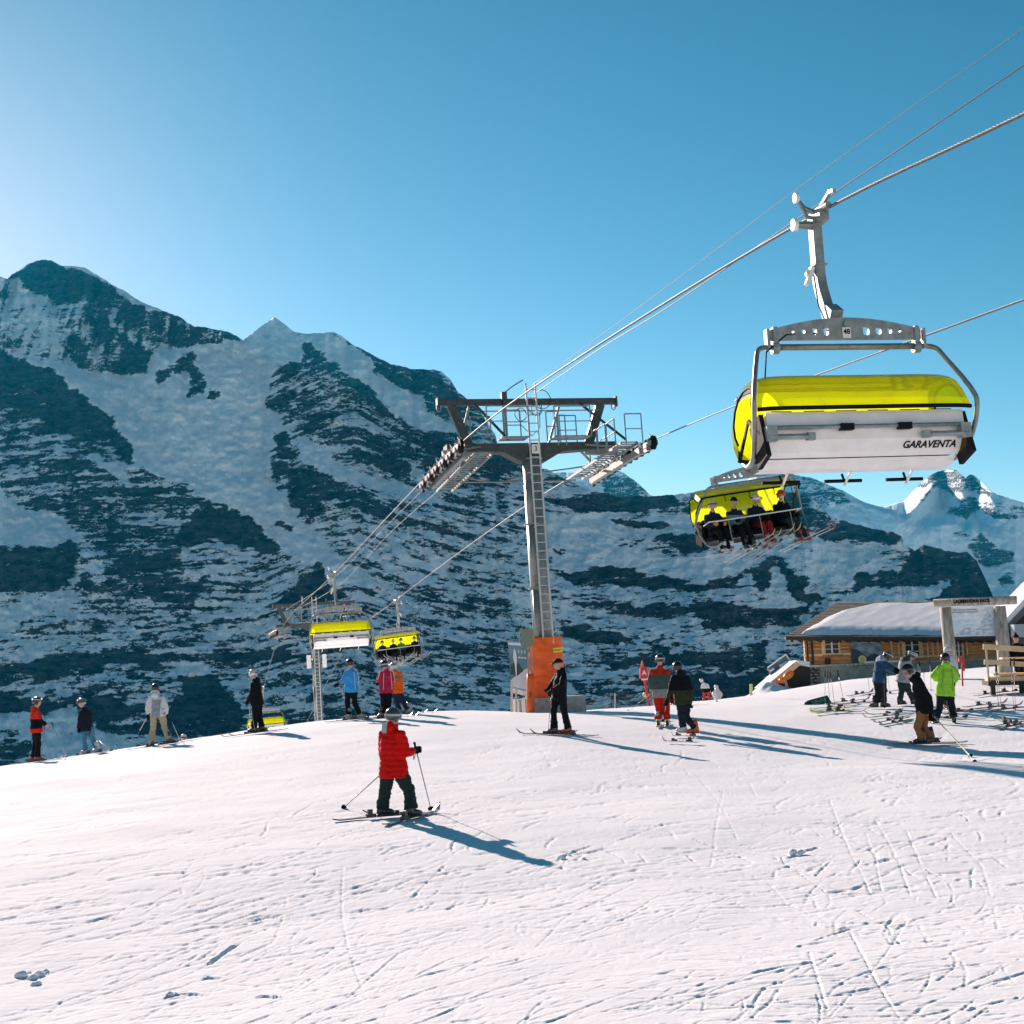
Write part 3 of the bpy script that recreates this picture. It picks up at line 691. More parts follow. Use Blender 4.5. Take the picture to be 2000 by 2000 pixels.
def bubble_mat():
    m = bpy.data.materials.new('yellow_acrylic'); m.use_nodes = True
    t = m.node_tree; t.nodes.clear(); L = t.links.new
    o = t.nodes.new('ShaderNodeOutputMaterial')
    tr = t.nodes.new('ShaderNodeBsdfTransparent'); tr.inputs[0].default_value = (.80, .90, .0, 1)
    tl = t.nodes.new('ShaderNodeBsdfTranslucent'); tl.inputs[0].default_value = (.95, .92, .01, 1)
    df = t.nodes.new('ShaderNodeBsdfDiffuse'); df.inputs[0].default_value = (.80, .84, .01, 1)
    gl = t.nodes.new('ShaderNodeBsdfGlossy'); gl.inputs['Roughness'].default_value = .07
    n = t.nodes.new('ShaderNodeTexNoise'); n.inputs['Scale'].default_value = 3.5; n.inputs['Detail'].default_value = 6
    tc = t.nodes.new('ShaderNodeTexCoord'); L(tc.outputs['Object'], n.inputs['Vector'])
    mr = t.nodes.new('ShaderNodeMapRange'); mr.inputs[1].default_value = .4; mr.inputs[2].default_value = .75; mr.inputs[3].default_value = .35; mr.inputs[4].default_value = .6
    L(n.outputs['Fac'], mr.inputs[0])
    m1 = t.nodes.new('ShaderNodeMixShader'); L(mr.outputs[0], m1.inputs[0]); L(tl.outputs[0], m1.inputs[1]); L(df.outputs[0], m1.inputs[2])
    m2 = t.nodes.new('ShaderNodeMixShader'); m2.inputs[0].default_value = .72; L(tr.outputs[0], m2.inputs[1]); L(m1.outputs[0], m2.inputs[2])
    fr = t.nodes.new('ShaderNodeFresnel'); fr.inputs[0].default_value = 1.45
    m3 = t.nodes.new('ShaderNodeMixShader'); L(fr.outputs[0], m3.inputs[0]); L(m2.outputs[0], m3.inputs[1]); L(gl.outputs[0], m3.inputs[2])
    L(m3.outputs[0], o.inputs[0])
    return m
BUBBLE = bubble_mat()

def rope_pts(K, nodes):
    return [at(px, py, K / (px - 300.0)) for px, py in nodes]
def catmull(P, n=8):
    P = [P[0] * 2 - P[1]] + P + [P[-1] * 2 - P[-2]]; out = []
    for i in range(1, len(P) - 2):
        a, b, c, d = P[i - 1:i + 3]
        ts = [0]
        for u, v in ((a, b), (b, c), (c, d)): ts.append(ts[-1] + max(1e-3, (v - u).length ** .5))
        for k in range(n):
            t = ts[1] + (ts[2] - ts[1]) * k / n
            A1 = a.lerp(b, (t - ts[0]) / (ts[1] - ts[0])); A2 = b.lerp(c, (t - ts[1]) / (ts[2] - ts[1])); A3 = c.lerp(d, (t - ts[2]) / (ts[3] - ts[2]))
            B1 = A1.lerp(A2, (t - ts[0]) / (ts[2] - ts[0])); B2 = A2.lerp(A3, (t - ts[1]) / (ts[3] - ts[1]))
            out.append(B1.lerp(B2, (t - ts[1]) / (ts[2] - ts[1])))
    out.append(P[-2]); return out
KL, KR = 24310.0, 41000.0
PL = rope_pts(KL, [(2000, 222), (1600, 415), (1040, 758), (918, 850), (832, 932), (656.5, 1117), (556, 1218), (541, 1253), (512, 1354), (485, 1470)])
PR = rope_pts(KR, [(2000, 585), (1455, 785), (1274, 860), (1120, 929), (772, 1173), (686, 1246), (640, 1330), (597, 1415)])
PL = [PL[0] + (PL[0] - PL[1]).normalized() * 22] + PL
PR = [PR[0] + (PR[0] - PR[1]).normalized() * 34] + PR
CL_, CR_ = catmull(PL), catmull(PR)
def twisted(pts, r):
    mb = MB(); mb.tube(pts, r, 8); return mb
def strand_rope(pts, R, name, label, group):
    """a haul rope with its outer strands laid in a spiral near the camera"""
    root = tag(MB().tube(pts, R * .82, 7).build(name, ROPE_M, smooth=True), label, 'haul rope', group)
    near = [p for p in pts if p.y < 30]
    if len(near) > 1:
        fine = []
        for a, b in zip(near[:-1], near[1:]):
            n = max(1, int((b - a).length / .05))
            fine += [a.lerp(b, k / n) for k in range(n)]
        L = 0; tb = []
        mbs = MB()
        for s in range(5):
            P = []; L = 0
            for i, p in enumerate(fine):
                if i: L += (p - fine[i - 1]).length
                d = (fine[min(i + 1, len(fine) - 1)] - fine[max(i - 1, 0)]).normalized()
                x = d.cross(Vector((0, 0, 1))).normalized(); y = d.cross(x)
                a = 2 * PI * (s / 5 + L / .34)
                P.append(p + (x * math.cos(a) + y * math.sin(a)) * R * .62)
            mbs.tube(P, R * .42, 5)
        mbs.build('strand', ROPE_M, root, smooth=True)
    return root
strand_rope(CL_, .024, 'haul_rope', 'thick twisted steel rope carrying the empty chairs over the left sheaves', 'steel haul ropes')
strand_rope(CR_, .024, 'haul_rope', 'steel rope carrying the occupied chairs over the right sheaves', 'steel haul ropes')
def cable(K, nodes, r, m, label, back=0, name='signal_cable'):
    P = rope_pts(K, nodes)
    if back: P = [P[0] + (P[0] - P[1]).normalized() * back] + P
    return tag(MB().tube(catmull(P, 6), r, 6).build(name, m, smooth=True), label, 'cable')
cable(31320, [(2000, 55), (1590, 345), (1300, 562), (1034, 756)], .006, ROPE_M, 'thinnest pale wire running from the top beam to the upper right corner', 20)
cable(31000, [(2000, 127), (1677, 345), (1532, 445), (1300, 603), (1180, 676), (1048, 766)], .011, ROPE_D, 'dark knotted cable above the thick haul rope', 20)
cable(25300, [(846, 937), (750, 1032), (650, 1131), (560, 1190)], .007, ROPE_M, 'thin cable between the two lift towers, nearer the left haul rope')
cable(26400, [(886, 933), (770, 1033), (668, 1138), (585, 1188)], .007, ROPE_M, 'thin cable between the two lift towers, the lower right of the pair')

# ---------------------------------------------------------------- towers
def frame_mat(origin, X, Y, lean_x=0.0, lean_y=0.0):
    Z = (Vector((0, 0, 1)) - X * math.tan(lean_x) - Y * math.tan(lean_y)).normalized()
    Yv = (Y - Z * Y.dot(Z)).normalized(); Xv = Yv.cross(Z)
    Mx = Matrix.Identity(4)
    for i in range(3): Mx[i][0], Mx[i][1], Mx[i][2], Mx[i][3] = Xv[i], Yv[i], Z[i], origin[i]
    return Mx
def railing(p0, p1, h=1.0, n=2, r=.022):
    mb = MB(); p0 = Vector(p0); p1 = Vector(p1); u = Vector((0, 0, h))
    for k in range(n):
        q = p0.lerp(p1, k / (n - 1)); mb.tube([q, q + u], r, 6)
    mb.tube([p0 + u, p1 + u], r, 6); mb.tube([p0 + u * .5, p1 + u * .5], r * .8, 6)
    return mb
def shared(name, me, parent, loc, rot=None, sc=None):
    o = bpy.data.objects.new(name, me); COL.objects.link(o); o.parent = parent; o.location = loc
    if rot: o.rotation_euler = rot
    if sc: o.scale = sc
    return o
_wheel = MB().disc((0, 0, 0), (1, 0, 0), .22, .10, 20).disc((0, 0, 0), (1, 0, 0), .08, .14, 10)
def make_tower(loc, drop, number, label, lx, ly, near):
    """local axes: x right along the cross beam, y away along the line, z up; z=0 at the snow under tower 3"""
    T = empty('lift_tower', None, frame_mat(loc, LX, LY, lx, ly))
    tag(T, label, 'lift tower', 'chairlift towers')
    top = 8.35
    m = MB().tube([(0, 0, -drop), (0, 0, top)], [.355, .315], 24)
    m.build('mast', STEEL_M, T, smooth=True)
    for z in (1.9, 4.0, 6.1, 8.25): MB().tube([(0, 0, z), (0, 0, z + .05)], .41, 24).build('flange', STEEL_M, T)
    c = MB()
    for z0, z1 in ((2.1, 3.95), (4.05, 6.05), (6.15, 7.5)): c.tube([(-.26, -.27, z0), (-.26, -.27, z1)], .11, 10)
    c.build('cable_duct', STEEL, T, smooth=True)
    lad = MB()
    lad.bar((-.17, -.52, 2.2 if near else -drop), (-.19, -.52, 10.75), .055, .035); lad.bar((.15, -.52, 2.2 if near else -drop), (.13, -.52, 10.75), .055, .035)
    for z in np.arange(2.4 if near else -drop + 1, 8.2, .9): lad.tube([(-.17, -.50, z), (-.25, -.22, z)], .014, 5)
    LADM = mat('ladder_zinc', (.50, .53, .52), .5, .3, noise=.1); lad = lad.build('ladder', LADM, T)
    rung = MB().bar((-.02, 0, 0), (.29, 0, 0), .03, .03).v and None
    rb = MB().tube([(-.02, 0, 0), (.29, 0, 0)], .021, 6).build('rung', LADM, lad)
    z0 = 2.4 if near else -3.5
    zs = np.arange(z0, 10.6, .28)
    rb.location = (-.16, -.52, zs[0])
    for z in zs[1:]: shared('rung', rb.data, lad, (-.16, -.52, z))
    # head: tapered dark arm
    P = [(-2.9, 8.80), (2.9, 8.80), (2.9, 8.62), (1.0, 8.50), (.42, 8.18), (-.42, 8.18), (-1.0, 8.50), (-2.9, 8.62)]
    vs = [(x, -.28, z) for x, z in P] + [(x, .28, z) for x, z in P]
    n = len(P); fs = [tuple(range(n))[::-1], tuple(range(n, 2 * n))] + [(i, (i + 1) % n, n + (i + 1) % n, n + i) for i in range(n)]
    mesh_obj('head_arm', vs, fs, STEEL_D, T)
    MB().box((0, 0, 10.22), (6.05, .2, .2)).box((-3.06, 0, 10.2), (.07, .3, .34)).box((3.06, 0, 10.2), (.07, .3, .34)).build('top_beam', STEEL_D, T)
    for x in (-3.05, 2.95): MB().tube([(x - .06, -.1, 10.12), (x - .06, -.1, 9.95), (x, -.1, 9.9), (x + .06, -.1, 9.95), (x + .06, -.1, 10.12)], .02, 6).build('hook', STEEL, T)
    for s, a in ((-1, 2.62), (1, 2.52)):
        MB().bar((s * a, 0, 10.12), (s * (a - .5), 0, 8.8), .30, .14, up=(0, 1, 0)).build('beam_leg', STEEL_D, T)
    for a, b in (((-1.85, -.1, 10.15), (-.95, -.75, 8.82)), ((1.75, -.1, 10.15), (3.05, -.8, 8.75)), ((-2.0, .1, 10.1), (-2.2, 1.0, 8.9)), ((1.1, .1, 10.1), (.85, .8, 8.9))):
        MB().tube([a, b], .045, 8).build('brace', STEEL_D if a[1] < 0 else STEEL, T)
    MB().tube([(-2.3, -.12, 9.9), (2.4, -.12, 9.9)], .02, 6).build('guard_bar', STEEL_M, T)
    for a, b, c_ in (((-2.0, 1.9, 8.05), (-1.0, 0.6, 7.62), (-.3, 0, 7.75)), ((.3, 0, 7.85), (1.6, .9, 8.1), (2.5, 1.6, 8.3)), ((-2.6, .2, 7.62), (0, .35, 7.60), (1.6, .4, 7.62))):
        MB().tube([a, b, c_], .028, 6).build('stay', STEEL, T)
    # platforms
    for x0, x1, y in ((-1.25, -.35, -.75), (.5, 1.75, -.75)):
        pf = MB().box(((x0 + x1) / 2, y, 8.86), (x1 - x0, .62, .05)).build('platform', STEEL_M, T)
    rl = [((-1.75, -1.2, 8.85), (-1.1, -1.2, 8.85)), ((-1.1, -1.05, 8.85), (-.32, -1.05, 8.85)), ((-1.0, -.5, 8.85), (-.45, -.5, 8.85)), ((-1.1, -1.05, 8.85), (-1.0, -.4, 8.85)),
          ((.55, -1.05, 8.85), (1.78, -1.05, 8.85)), ((.45, -.45, 8.8), (.85, -.45, 8.8)), ((.7, -.8, 8.6), (.98, -.8, 8.6)), ((1.2, .5, 8.85), (1.78, .5, 8.85)), ((-1.9, .5, 8.85), (-1.2, .5, 8.85))]
    for a, b in rl: railing(a, b).build('railing', STEEL_M, T)
    # sheave trains
    slat = None; wmesh = None
    for s in (-1, 1):
        tr = empty('sheave_train', (0, 0, 0)); tr.parent = T
        zc = lambda y: 8.13 - .028 * y - .009 * max(0, y + .5) ** 2 * (1 if s < 0 else .6)
        x = s * 3.1
        ys = np.linspace(-3.1, 3.0, 12)
        for i, y in enumerate(ys):
            if wmesh is None:
                w = _wheel.build('sheave', BLACK, tr, smooth=False); wmesh = w.data; w.location = (x, y, zc(y))
            else: shared('sheave', wmesh, tr, (x, y, zc(y)))
        bm_ = MB()
        for i in range(0, 12, 2):
            y0, y1 = ys[i], ys[i + 1]
            for dx in (-.11, .11): bm_.bar((x + dx, y0 - .08, zc(y0)), (x + dx, y1 + .08, zc(y1)), .02, .15)
            bm_.box((x, (y0 + y1) / 2, zc((y0 + y1) / 2) - .02), (.3, .09, .09))
        for i in range(0, 12, 4):
            y0, y1 = (ys[i] + ys[i + 1]) / 2, (ys[i + 2] + ys[i + 3]) / 2
            bm_.bar((x - s * .02, y0, zc(y0) - .13), (x - s * .02, y1, zc(y1) - .13), .1, .12)
        y0, y1 = ys[1], ys[10]
        bm_.bar((x - s * .22, y0, zc(y0) - .14), (x - s * .22, y1, zc(y1) - .14), .14, .2)
        bm_.build('rocker_beam', STEEL, tr)
        for y in ys[::2]: MB().bar((x + .02, y + .2, zc(y) + .2), (x + .02, y + .42, zc(y) + .36), .03, .03).bar((x - .1, y + .25, zc(y) + .1), (x + .1, y + .25, zc(y) + .28), .06, .06).build('rope_catcher', STEEL, tr)
        cw = MB(); hi_ = .26 if s > 0 else 0
        for dx in (.45, 1.0): cw.bar((x - s * dx, -2.9, zc(-2.9) - .22 + hi_), (x - s * dx, 2.9, zc(2.9) - .22 + hi_), .05, .08)
        cw.bar((x - s * .1, 0, 8.5), (x - s * 1.2, 0, 8.55), .25, .25)
        cw.bar((x - s * .2, -1.5, 8.35), (x - s * 1.3, -.3, 8.7), .06, .06).bar((x - s * .2, 1.6, 8.1), (x - s * 1.3, .3, 8.6), .06, .06)
        cw = cw.build('catwalk', STEEL, tr)
        for y in np.arange(-2.8, 2.9, .32):
            loc_ = (x - s * .72, y, zc(y) - .17 + hi_)
            if slat is None:
                so = MB().box((0, 0, 0), (.56, .10, .03)).build('slat', STEEL, T); so.location = loc_; slat = so.data
            else: shared('slat', slat, T, loc_)
        if s > 0:
            railing((x - .9, -3.1, 8.2), (x - .35, -3.1, 8.2), .95).build('railing', STEEL_M, T)
            for y in (-2.4, -1.5, -.6): railing((x - 1.0, y, 8.3), (x - 1.0, y + .8, 8.27), .85).build('railing', STEEL_M, T)
        else:
            railing((x + 1.05, .4, 8.1), (x + 1.05, 2.6, 7.7), .8, 3).build('railing', STEEL_M, T)
    if near:
        co = MB()
        for cx, cz, r in ((.42, 10.25, .3), (.15, 10.0, .24), (.2, 9.9, .18), (-.35, 9.75, .2)):
            co.tube([(cx + r * math.cos(t), -.25 + .04 * math.sin(3 * t), cz + r * 1.05 * math.sin(t)) for t in np.linspace(0, 2 * PI, 22)[:-1]], .014, 5, closed=True)
        co.tube([(-.45, -.25, 9.95), (-.4, -.35, 9.4), (-.05, -.4, 9.0), (.25, -.35, 9.3), (.3, -.25, 9.8)], .014, 5)
        co.build('cable_loops', ROPE_D, T, smooth=True)
        MB().box((-.85, -.1, 10.38), (.18, .2, .3)).box((-.85, -.1, 10.15), (.12, .3, .2)).tube([(-.85, -.1, 10.5), (-.5, -.1, 10.75), (-.15, -.1, 10.95)], .02, 6).build('cable_clamp', STEEL_D, T)
        pl = MB().box((-.04, -.68, 8.52), (.26, .03, .3)).build('number_plate', WHITE, T)
        text_obj('number', number, .22, BLACK, pl, Matrix.Translation((-.04, -.70, 8.52)) @ Matrix.Rotation(PI / 2, 4, 'X'))
    else:
        for s in (-1, 1): MB().box((s * .58, -.2, 5.9), (.32, .08, 1.0)).build('number_board', WHITE, T)
        MB().box((-.85, 0, 10.55), (.12, .12, .55)).build('sensor_mast', STEEL, T)
        MB().tube([(.9, 0, 10.3), (.95, 0, 10.6)], .03, 6).build('sensor', STEEL, T)
    return T
tb = at(1072, 1392, 43.4)
T3 = make_tower(tb, .2, '3', 'tall grey lift tower with ladder, wrapped in an orange safety pad', math.radians(1.3), math.radians(-1.0), True)
# concrete base and safety pad
MB().box((.02, 0, .18), (1.95, 1.7, .62)).build('concrete_base', CONC, T3)
pad = MB()
zz = np.linspace(.28, 2.42, 60); base_ = []
nn = 64
pv = []; pf = []
for i, z in enumerate(zz):
    for k in range(nn):
        a = 2 * PI * k / nn
        r = .53 + .035 * math.cos(4 * a + .6) + .018 * math.sin(9 * z + 2 * a) + .055 * math.exp(-((z - 1.15 - .08 * math.sin(a * 2)) / .05) ** 2) * -1 - .03 * math.exp(-((z - .95 + .1 * math.sin(a * 3)) / .04) ** 2) + .035 * float(fbm(np.array([a * 3]), np.array([z * 6]), 3, 2)[0])
        if z < .5: r += .10 * (.5 - z) / .25 * (1 if math.cos(a) > 0 else .2)
        pv.append((r * math.cos(a), r * math.sin(a) - .05, z))
for i in range(len(zz) - 1):
    for k in range(nn):
        pf.append((i * nn + k, i * nn + (k + 1) % nn, (i + 1) * nn + (k + 1) % nn, (i + 1) * nn + k))
pf.append(tuple((len(zz) - 1) * nn + k for k in range(nn)))
pad = mesh_obj('safety_pad', pv, pf, ORANGE, T3, smooth=True)
YEL = mat('yellow_label', (.85, .62, .03), .5)
MB().box((.26, -.575, 1.98), (.34, .012, .16)).build('sticker', YEL, pad)
text_obj('lettering', 'MAMMUT', .05, BLACK, pad, Matrix.Translation((.26, -.583, 1.98)) @ Matrix.Rotation(PI / 2, 4, 'X'))
text_obj('lettering', 'M', .2, mat('dark_red_print', (.16, .02, .01), .6), pad, Matrix.Translation((.12, -.60, 1.52)) @ Matrix.Rotation(PI / 2, 4, 'X'), bold=.006)
T2 = make_tower(at(624.5, 1392, 101.0) + Vector((0, 0, -.6)), 22.0, '2', 'smaller lift tower farther down the line, behind the empty yellow chair', math.radians(1.6), math.radians(1.5), False)
gzT = T2.matrix_world.translation.z
T2.matrix_world.translation = Vector(at(624, 1392, 101.0)) * 1.0
_want = at(600, 1178, 101.0).z
T2.matrix_world.translation.z = _want - 10.3

# ---------------------------------------------------------------- chairs
def plate_with_holes():
    cu = bpy.data.curves.new('crossbeam', 'CURVE'); cu.dimensions = '2D'; cu.fill_mode = 'BOTH'; cu.extrude = .035
    def poly(pts):
        s = cu.splines.new('POLY'); s.points.add(len(pts) - 1)
        for p, q in zip(s.points, pts): p.co = (q[0], q[1], 0, 1)
        s.use_cyclic_u = True
    out = [(-1.2, -.12), (-1.2, .02)]
    for i in range(13):
        x = -1.15 + 2.3 * i / 12; out.append((x, .02 + .17 * math.cos(x / 1.2 * PI / 2) ** .9 + .0))
    out += [(1.2, .02), (1.2, -.12)]
    poly(out)
    for x, w, h in ((-.85, .045, .05), (-.68, .055, .08), (-.5, .065, .11), (-.32, .08, .13), (.32, .1, .13), (.52, .09, .11), (.7, .07, .09), (.86, .045, .05)):
        poly([(x + w / 2 * (abs(math.cos(t)) ** .5) * (1 if math.cos(t) > 0 else -1), .0 + h / 2 * (abs(math.sin(t)) ** .5) * (1 if math.sin(t) > 0 else -1)) for t in np.linspace(0, 2 * PI, 13)[:-1]])
    o = bpy.data.objects.new('crossbeam', cu); COL.objects.link(o)
    me = bpy.data.meshes.new_from_object(o.evaluated_get(bpy.context.evaluated_depsgraph_get()))
    bpy.data.objects.remove(o)
    me.transform(Matrix.Rotation(PI / 2, 4, 'X'))
    me.materials.clear(); me.materials.append(STEEL)
    return me
PLATE = plate_with_holes()
# side profile of the closed bubble: (y, z, half width)
BACK = -1.42
def make_chair(loc, heading, tilt, label, open_, number=None, yaw=0.0):
    """origin at the rope; x to the rider's right, y forward, z up"""
    Yv = Matrix.Rotation(-yaw, 3, 'Z') @ LY * heading; Xv = Matrix.Rotation(-yaw, 3, 'Z') @ LX * heading
    SH = (.15, .22) if open_ else (.52, .08)
    Zv = (Vector((0, 0, 1)) + Xv * math.tan(tilt)).normalized(); Xv = (Xv - Zv * Xv.dot(Zv)).normalized(); Yv = Zv.cross(Xv)
    Mx = Matrix.Identity(4)
    for i in range(3): Mx[i][0], Mx[i][1], Mx[i][2], Mx[i][3] = Xv[i] * .925, Yv[i], Zv[i], loc[i]
    C = empty('chairlift_chair', None, Mx)
    tag(C, label, 'lift chair', 'chairlift chairs on the ropes')
    # grip
    g = MB().tube([(0, -.34, 0), (0, -.1, 0), (0, .2, 0), (0, .36, 0)], [.05, .085, .085, .045], 12)
    g.box((-.03, -.05, -.10), (.16, .34, .16)).bar((-.03, -.1, .03), (.02, -.36, .18), .05, .06).bar((.02, -.36, .18), (.0, -.55, .13), .06, .05)
    g.tube([(-.05, 0, -.02), (-.22, .05, .08), (-.30, .05, .18)], [.045, .035, .03], 8).tube([(-.05, 0, -.1), (-.2, .02, -.06), (-.30, .05, .16)], [.04, .03, .03], 8)
    g.tube([(-.08, 0, -.2), (-.38, 0, -.19)], [.07, .045], 10)
    g = g.build('grip', STEEL, C)
    MB().disc((-.34, .05, .23), (1, 0, 0), .075, .06, 16).build('roller', WHITE, g)
    MB().disc((-.42, 0, -.19), (1, 0, 0), .09, .07, 18).build('roller', WHITE, g)
    # hanger arm
    hp = [(-.09, 0, -.12), (-.09, 0, -.6), (-.09, -.02, -1.05), (-.07, -.10, -1.35), (-.06, -.20, -1.58), (-.04, -.32, -1.74), (-.02, -.45, -1.84)]
    hm_ = MB()
    pts = [Vector(p) for p in hp]
    rs = [(.075, .105), (.075, .105), (.075, .10), (.075, .10), (.07, .10), (.07, .10), (.065, .10)]
    # square section: 4-sided tube turned by 45 degrees through a bevelled 8-gon
    hm_.tube(catmull(pts, 4), [(.088, .11)] * (4 * (len(pts) - 1) + 1), 4, side=(1, 1, 0))
    ha = hm_.build('hanger_arm', STEEL, C)
    MB().box((-.09, -.0, -.80), (.2, .24, .02)).build('collar', STEEL_M, ha)
    MB().box((-.04, -.26, -1.6), (.2, .26, .26), Matrix.Rotation(.6, 3, 'X')).build('collar', STEEL_M, ha)
    MB().bar((-.18, 0, -.82), (-.30, 0, -1.08), .09, .06).bar((-.18, 0, -.92), (-.27, .02, -.86), .04, .04).disc((-.24, 0, -.92), (1, 0, 0), .035, .12, 10).build('release_lever', WHITE, ha)
    MB().tube([(-.19, -.05, -.95), (-.18, -.1, -1.4), (-.16, -.3, -1.75), (-.45, -.56, -1.93), (-.95, -.58, -1.95), (-1.3, -.62, -2.2), (-1.42, -.75, -2.7)], .012, 6).build('cable', BLACK, ha, smooth=True)
    yb = -.55 if not open_ else -.47; zb = -1.93
    cb = shared('crossbeam', PLATE, C, (0, yb, zb + .03))
    bt = MB().tube([(-1.15, yb, zb - .19), (1.15, yb, zb - .19)], .045, 10)
    bt.build('tie_tube', STEEL, C, smooth=True)
    for s in (-1, 1):
        MB().box((s * 1.13, yb, zb - .08), (.07, .12, .34)).tube([(s * 1.13 - .05, yb, zb - .2), (s * 1.13 + .05, yb, zb - .2)], .085, 12).box((s * 1.28 * .97, yb, zb - .08), (.05, .12, .28)).build('clamp', STEEL_M, C)
    if number:
        npl = MB().box((0, yb - .045, zb + .0), (.13, .012, .15)).build('number_plate', WHITE, C)
        text_obj('number', number, .105, BLACK, npl, Matrix.Translation((0, yb - .053, zb + .012)) @ Matrix.Rotation(PI / 2, 4, 'X'), bold=.002)
        MB().disc((0, yb - .05, zb + .12), (0, 1, 0), .045, .05, 14).build('bolt', STEEL_M, C)
    # side loops
    for s in (-1, 1):
        p = [(s * 1.1, yb, zb - .19), (s * 1.3, yb, zb - .19), (s * 1.42, yb - .06, zb - .24), (s * 1.49, yb - .14, zb - .38), (s * 1.72, yb - .50, zb - 1.0), (s * 1.73, yb - .50, zb - 1.16),
             (s * 1.70, yb - .36, zb - 1.50), (s * 1.64, yb - .12, zb - 1.74), (s * 1.56, yb + .3, zb - 1.80), (s * 1.52, yb + .55, zb - 1.72)]
        MB().tube(catmull([Vector(q) for q in p], 4), .036, 9).build('side_frame', STEEL, C, smooth=True)
    _before = set(C.children)
    # back and underside panels
    def panel(name, m_, prof, hw, th=.02, n=1):
        vs = []; fs = []
        for (y, z) in prof:
            vs += [(-hw, y, z), (hw, y, z)]
        k = len(prof)
        for (y, z) in prof: vs += [(-hw, y + th, z), (hw, y + th, z)]
        for i in range(k - 1):
            fs += [(2 * i, 2 * i + 1, 2 * i + 3, 2 * i + 2), (2 * k + 2 * i, 2 * k + 2 * i + 2, 2 * k + 2 * i + 3, 2 * k + 2 * i + 1), (2 * i, 2 * i + 2, 2 * k + 2 * i + 2, 2 * k + 2 * i), (2 * i + 1, 2 * k + 2 * i + 1, 2 * k + 2 * i + 3, 2 * i + 3)]
        fs += [(0, 2 * k, 2 * k + 1, 1), (2 * k - 2, 2 * k - 1, 4 * k - 1, 4 * k - 2)]
        return mesh_obj(name, vs, fs, m_, C)
    b = -1.50
    panel('upper_back_panel', ALU, [(b + .02, -3.180), (b, -3.220), (b - .02, -3.380), (b - .005, -3.400)], 1.53)
    mp = panel('back_panel', ALU, [(b + .02, -3.410), (b + .03, -3.560), (b + .12, -3.720), (b + .20, -3.780)], 1.51)
    panel('under_panel', ALU, [(b + .21, -3.795), (b + .27, -3.820), (b + .30, -3.860), (b + .42, -3.910), (b + .62, -3.930)], 1.50)
    if number:
        text_obj('lettering', 'GARAVENTA', .145, BLACK, mp, Matrix.Translation((1.00, b + .075, -3.655)) @ Matrix.Rotation(PI / 2 + .51, 4, 'X'), shear=.25, sx=1.0, bold=.002)
    st = MB().tube([(-1.55, b - .07, -3.405), (1.55, b - .07, -3.405)], .028, 8)
    st.build('lift_shaft', STEEL_M, C, smooth=True)
    for x in (-.35, .55): MB().box((x, b - .08, -3.415), (.2, .1, .09)).build('bracket', BLACK, C)
    for s in (-1, 1): MB().tube([(s * 1.5, b - .09, -3.530), (s * .95, b - .09, -3.530)], .035, 8).box((s * .9, b - .06, -3.530), (.12, .09, .1)).box((s * 1.5, b - .06, -3.490), (.16, .12, .2)).build('gas_strut', STEEL_M, C)
    for s in (-1, 1): MB().box((s * 1.58, b + .15, -3.560), (.07, .4, .62), Matrix.Rotation(-.35, 3, 'X')).build('side_panel', BLK_C, C)
    # seats
    for k in range(6):
        x = (k - 2.5) * .5
        se = MB(); se.box((x, b + .5, -3.720), (.46, .5, .09)).box((x, b + .26, -3.680), (.46, .1, .09)).build('seat', BLK_C, C)
        q = MB().tube([(x - .2, b + .23, -3.660), (x - .2, b + .12, -3.280), (x - .14, b + .10, -3.180), (x + .14, b + .10, -3.180), (x + .2, b + .12, -3.280), (x + .2, b + .23, -3.660)], .03, 6)
        q.box((x, b + .17, -3.430), (.42, .06, .46), Matrix.Rotation(-.2, 3, 'X'))
        q.build('backrest', BLK_C, C)
    for x in (-1.0, 0, 1.0):
        fr = MB().tube([(x, b + .62, -3.940), (x, b + .80, -4.060), (x - .04, b + .78, -4.100)], .02, 6).build('footrest_stay', ALU, C)
    # bubble
    prof = [(-1.56, -3.14, 1.66), (-1.52, -3.03, 1.65), (-1.45, -2.84, 1.60), (-1.38, -2.71, 1.55), (-1.26, -2.64, 1.53), (-1.02, -2.61, 1.52), (-.74, -2.63, 1.52), (-.52, -2.74, 1.55), (-.40, -2.98, 1.60), (-.37, -3.28, 1.64), (-.44, -3.54, 1.65), (-.54, -3.72, 1.63)]
    piv = Vector((0, -1.30, -3.260)); R = Matrix.Rotation(math.radians(80), 3, 'X') if open_ else Matrix.Identity(3)
    vs = []; fs = []
    us = [-1, -.985, -.95, -.88, -.7, -.4, 0, .4, .7, .88, .95, .985, 1]
    cy, cz = -1.0, -3.260
    for (y, z, hw) in prof:
        for u in us:
            e = max(0, abs(u) - .7) / .3
            pull = .07 * e ** 3
            v = Vector((u * hw, y + (cy - y) * pull, z + (cz - z) * pull))
            vs.append(piv + R @ (v - piv))
    nu = len(us)
    for i in range(len(prof) - 1):
        for j in range(nu - 1): fs.append((i * nu + j, i * nu + j + 1, (i + 1) * nu + j + 1, (i + 1) * nu + j))
    cn = mesh_obj('canopy', vs, fs, BUBBLE, C, smooth=True)
    # end caps of the bubble
    for s in (0, nu - 1):
        side = [vs[i * nu + s] for i in range(len(prof))]
        c0 = sum(side, Vector()) / len(side)
        sv = [c0 + (p - c0) * 1.0 for p in side]
        inner = [c0 + (p - c0) * .72 + Vector((vs[s].x * .02, 0, 0)) for p in side]
        f2 = [(i, i + 1, len(side) + i + 1, len(side) + i) for i in range(len(side) - 1)]
        mesh_obj('canopy_side', sv + inner, f2, BUBBLE, C, smooth=True)
        MB().tube(inner, .018, 6).build('side_trim', BLACK, C, smooth=True)
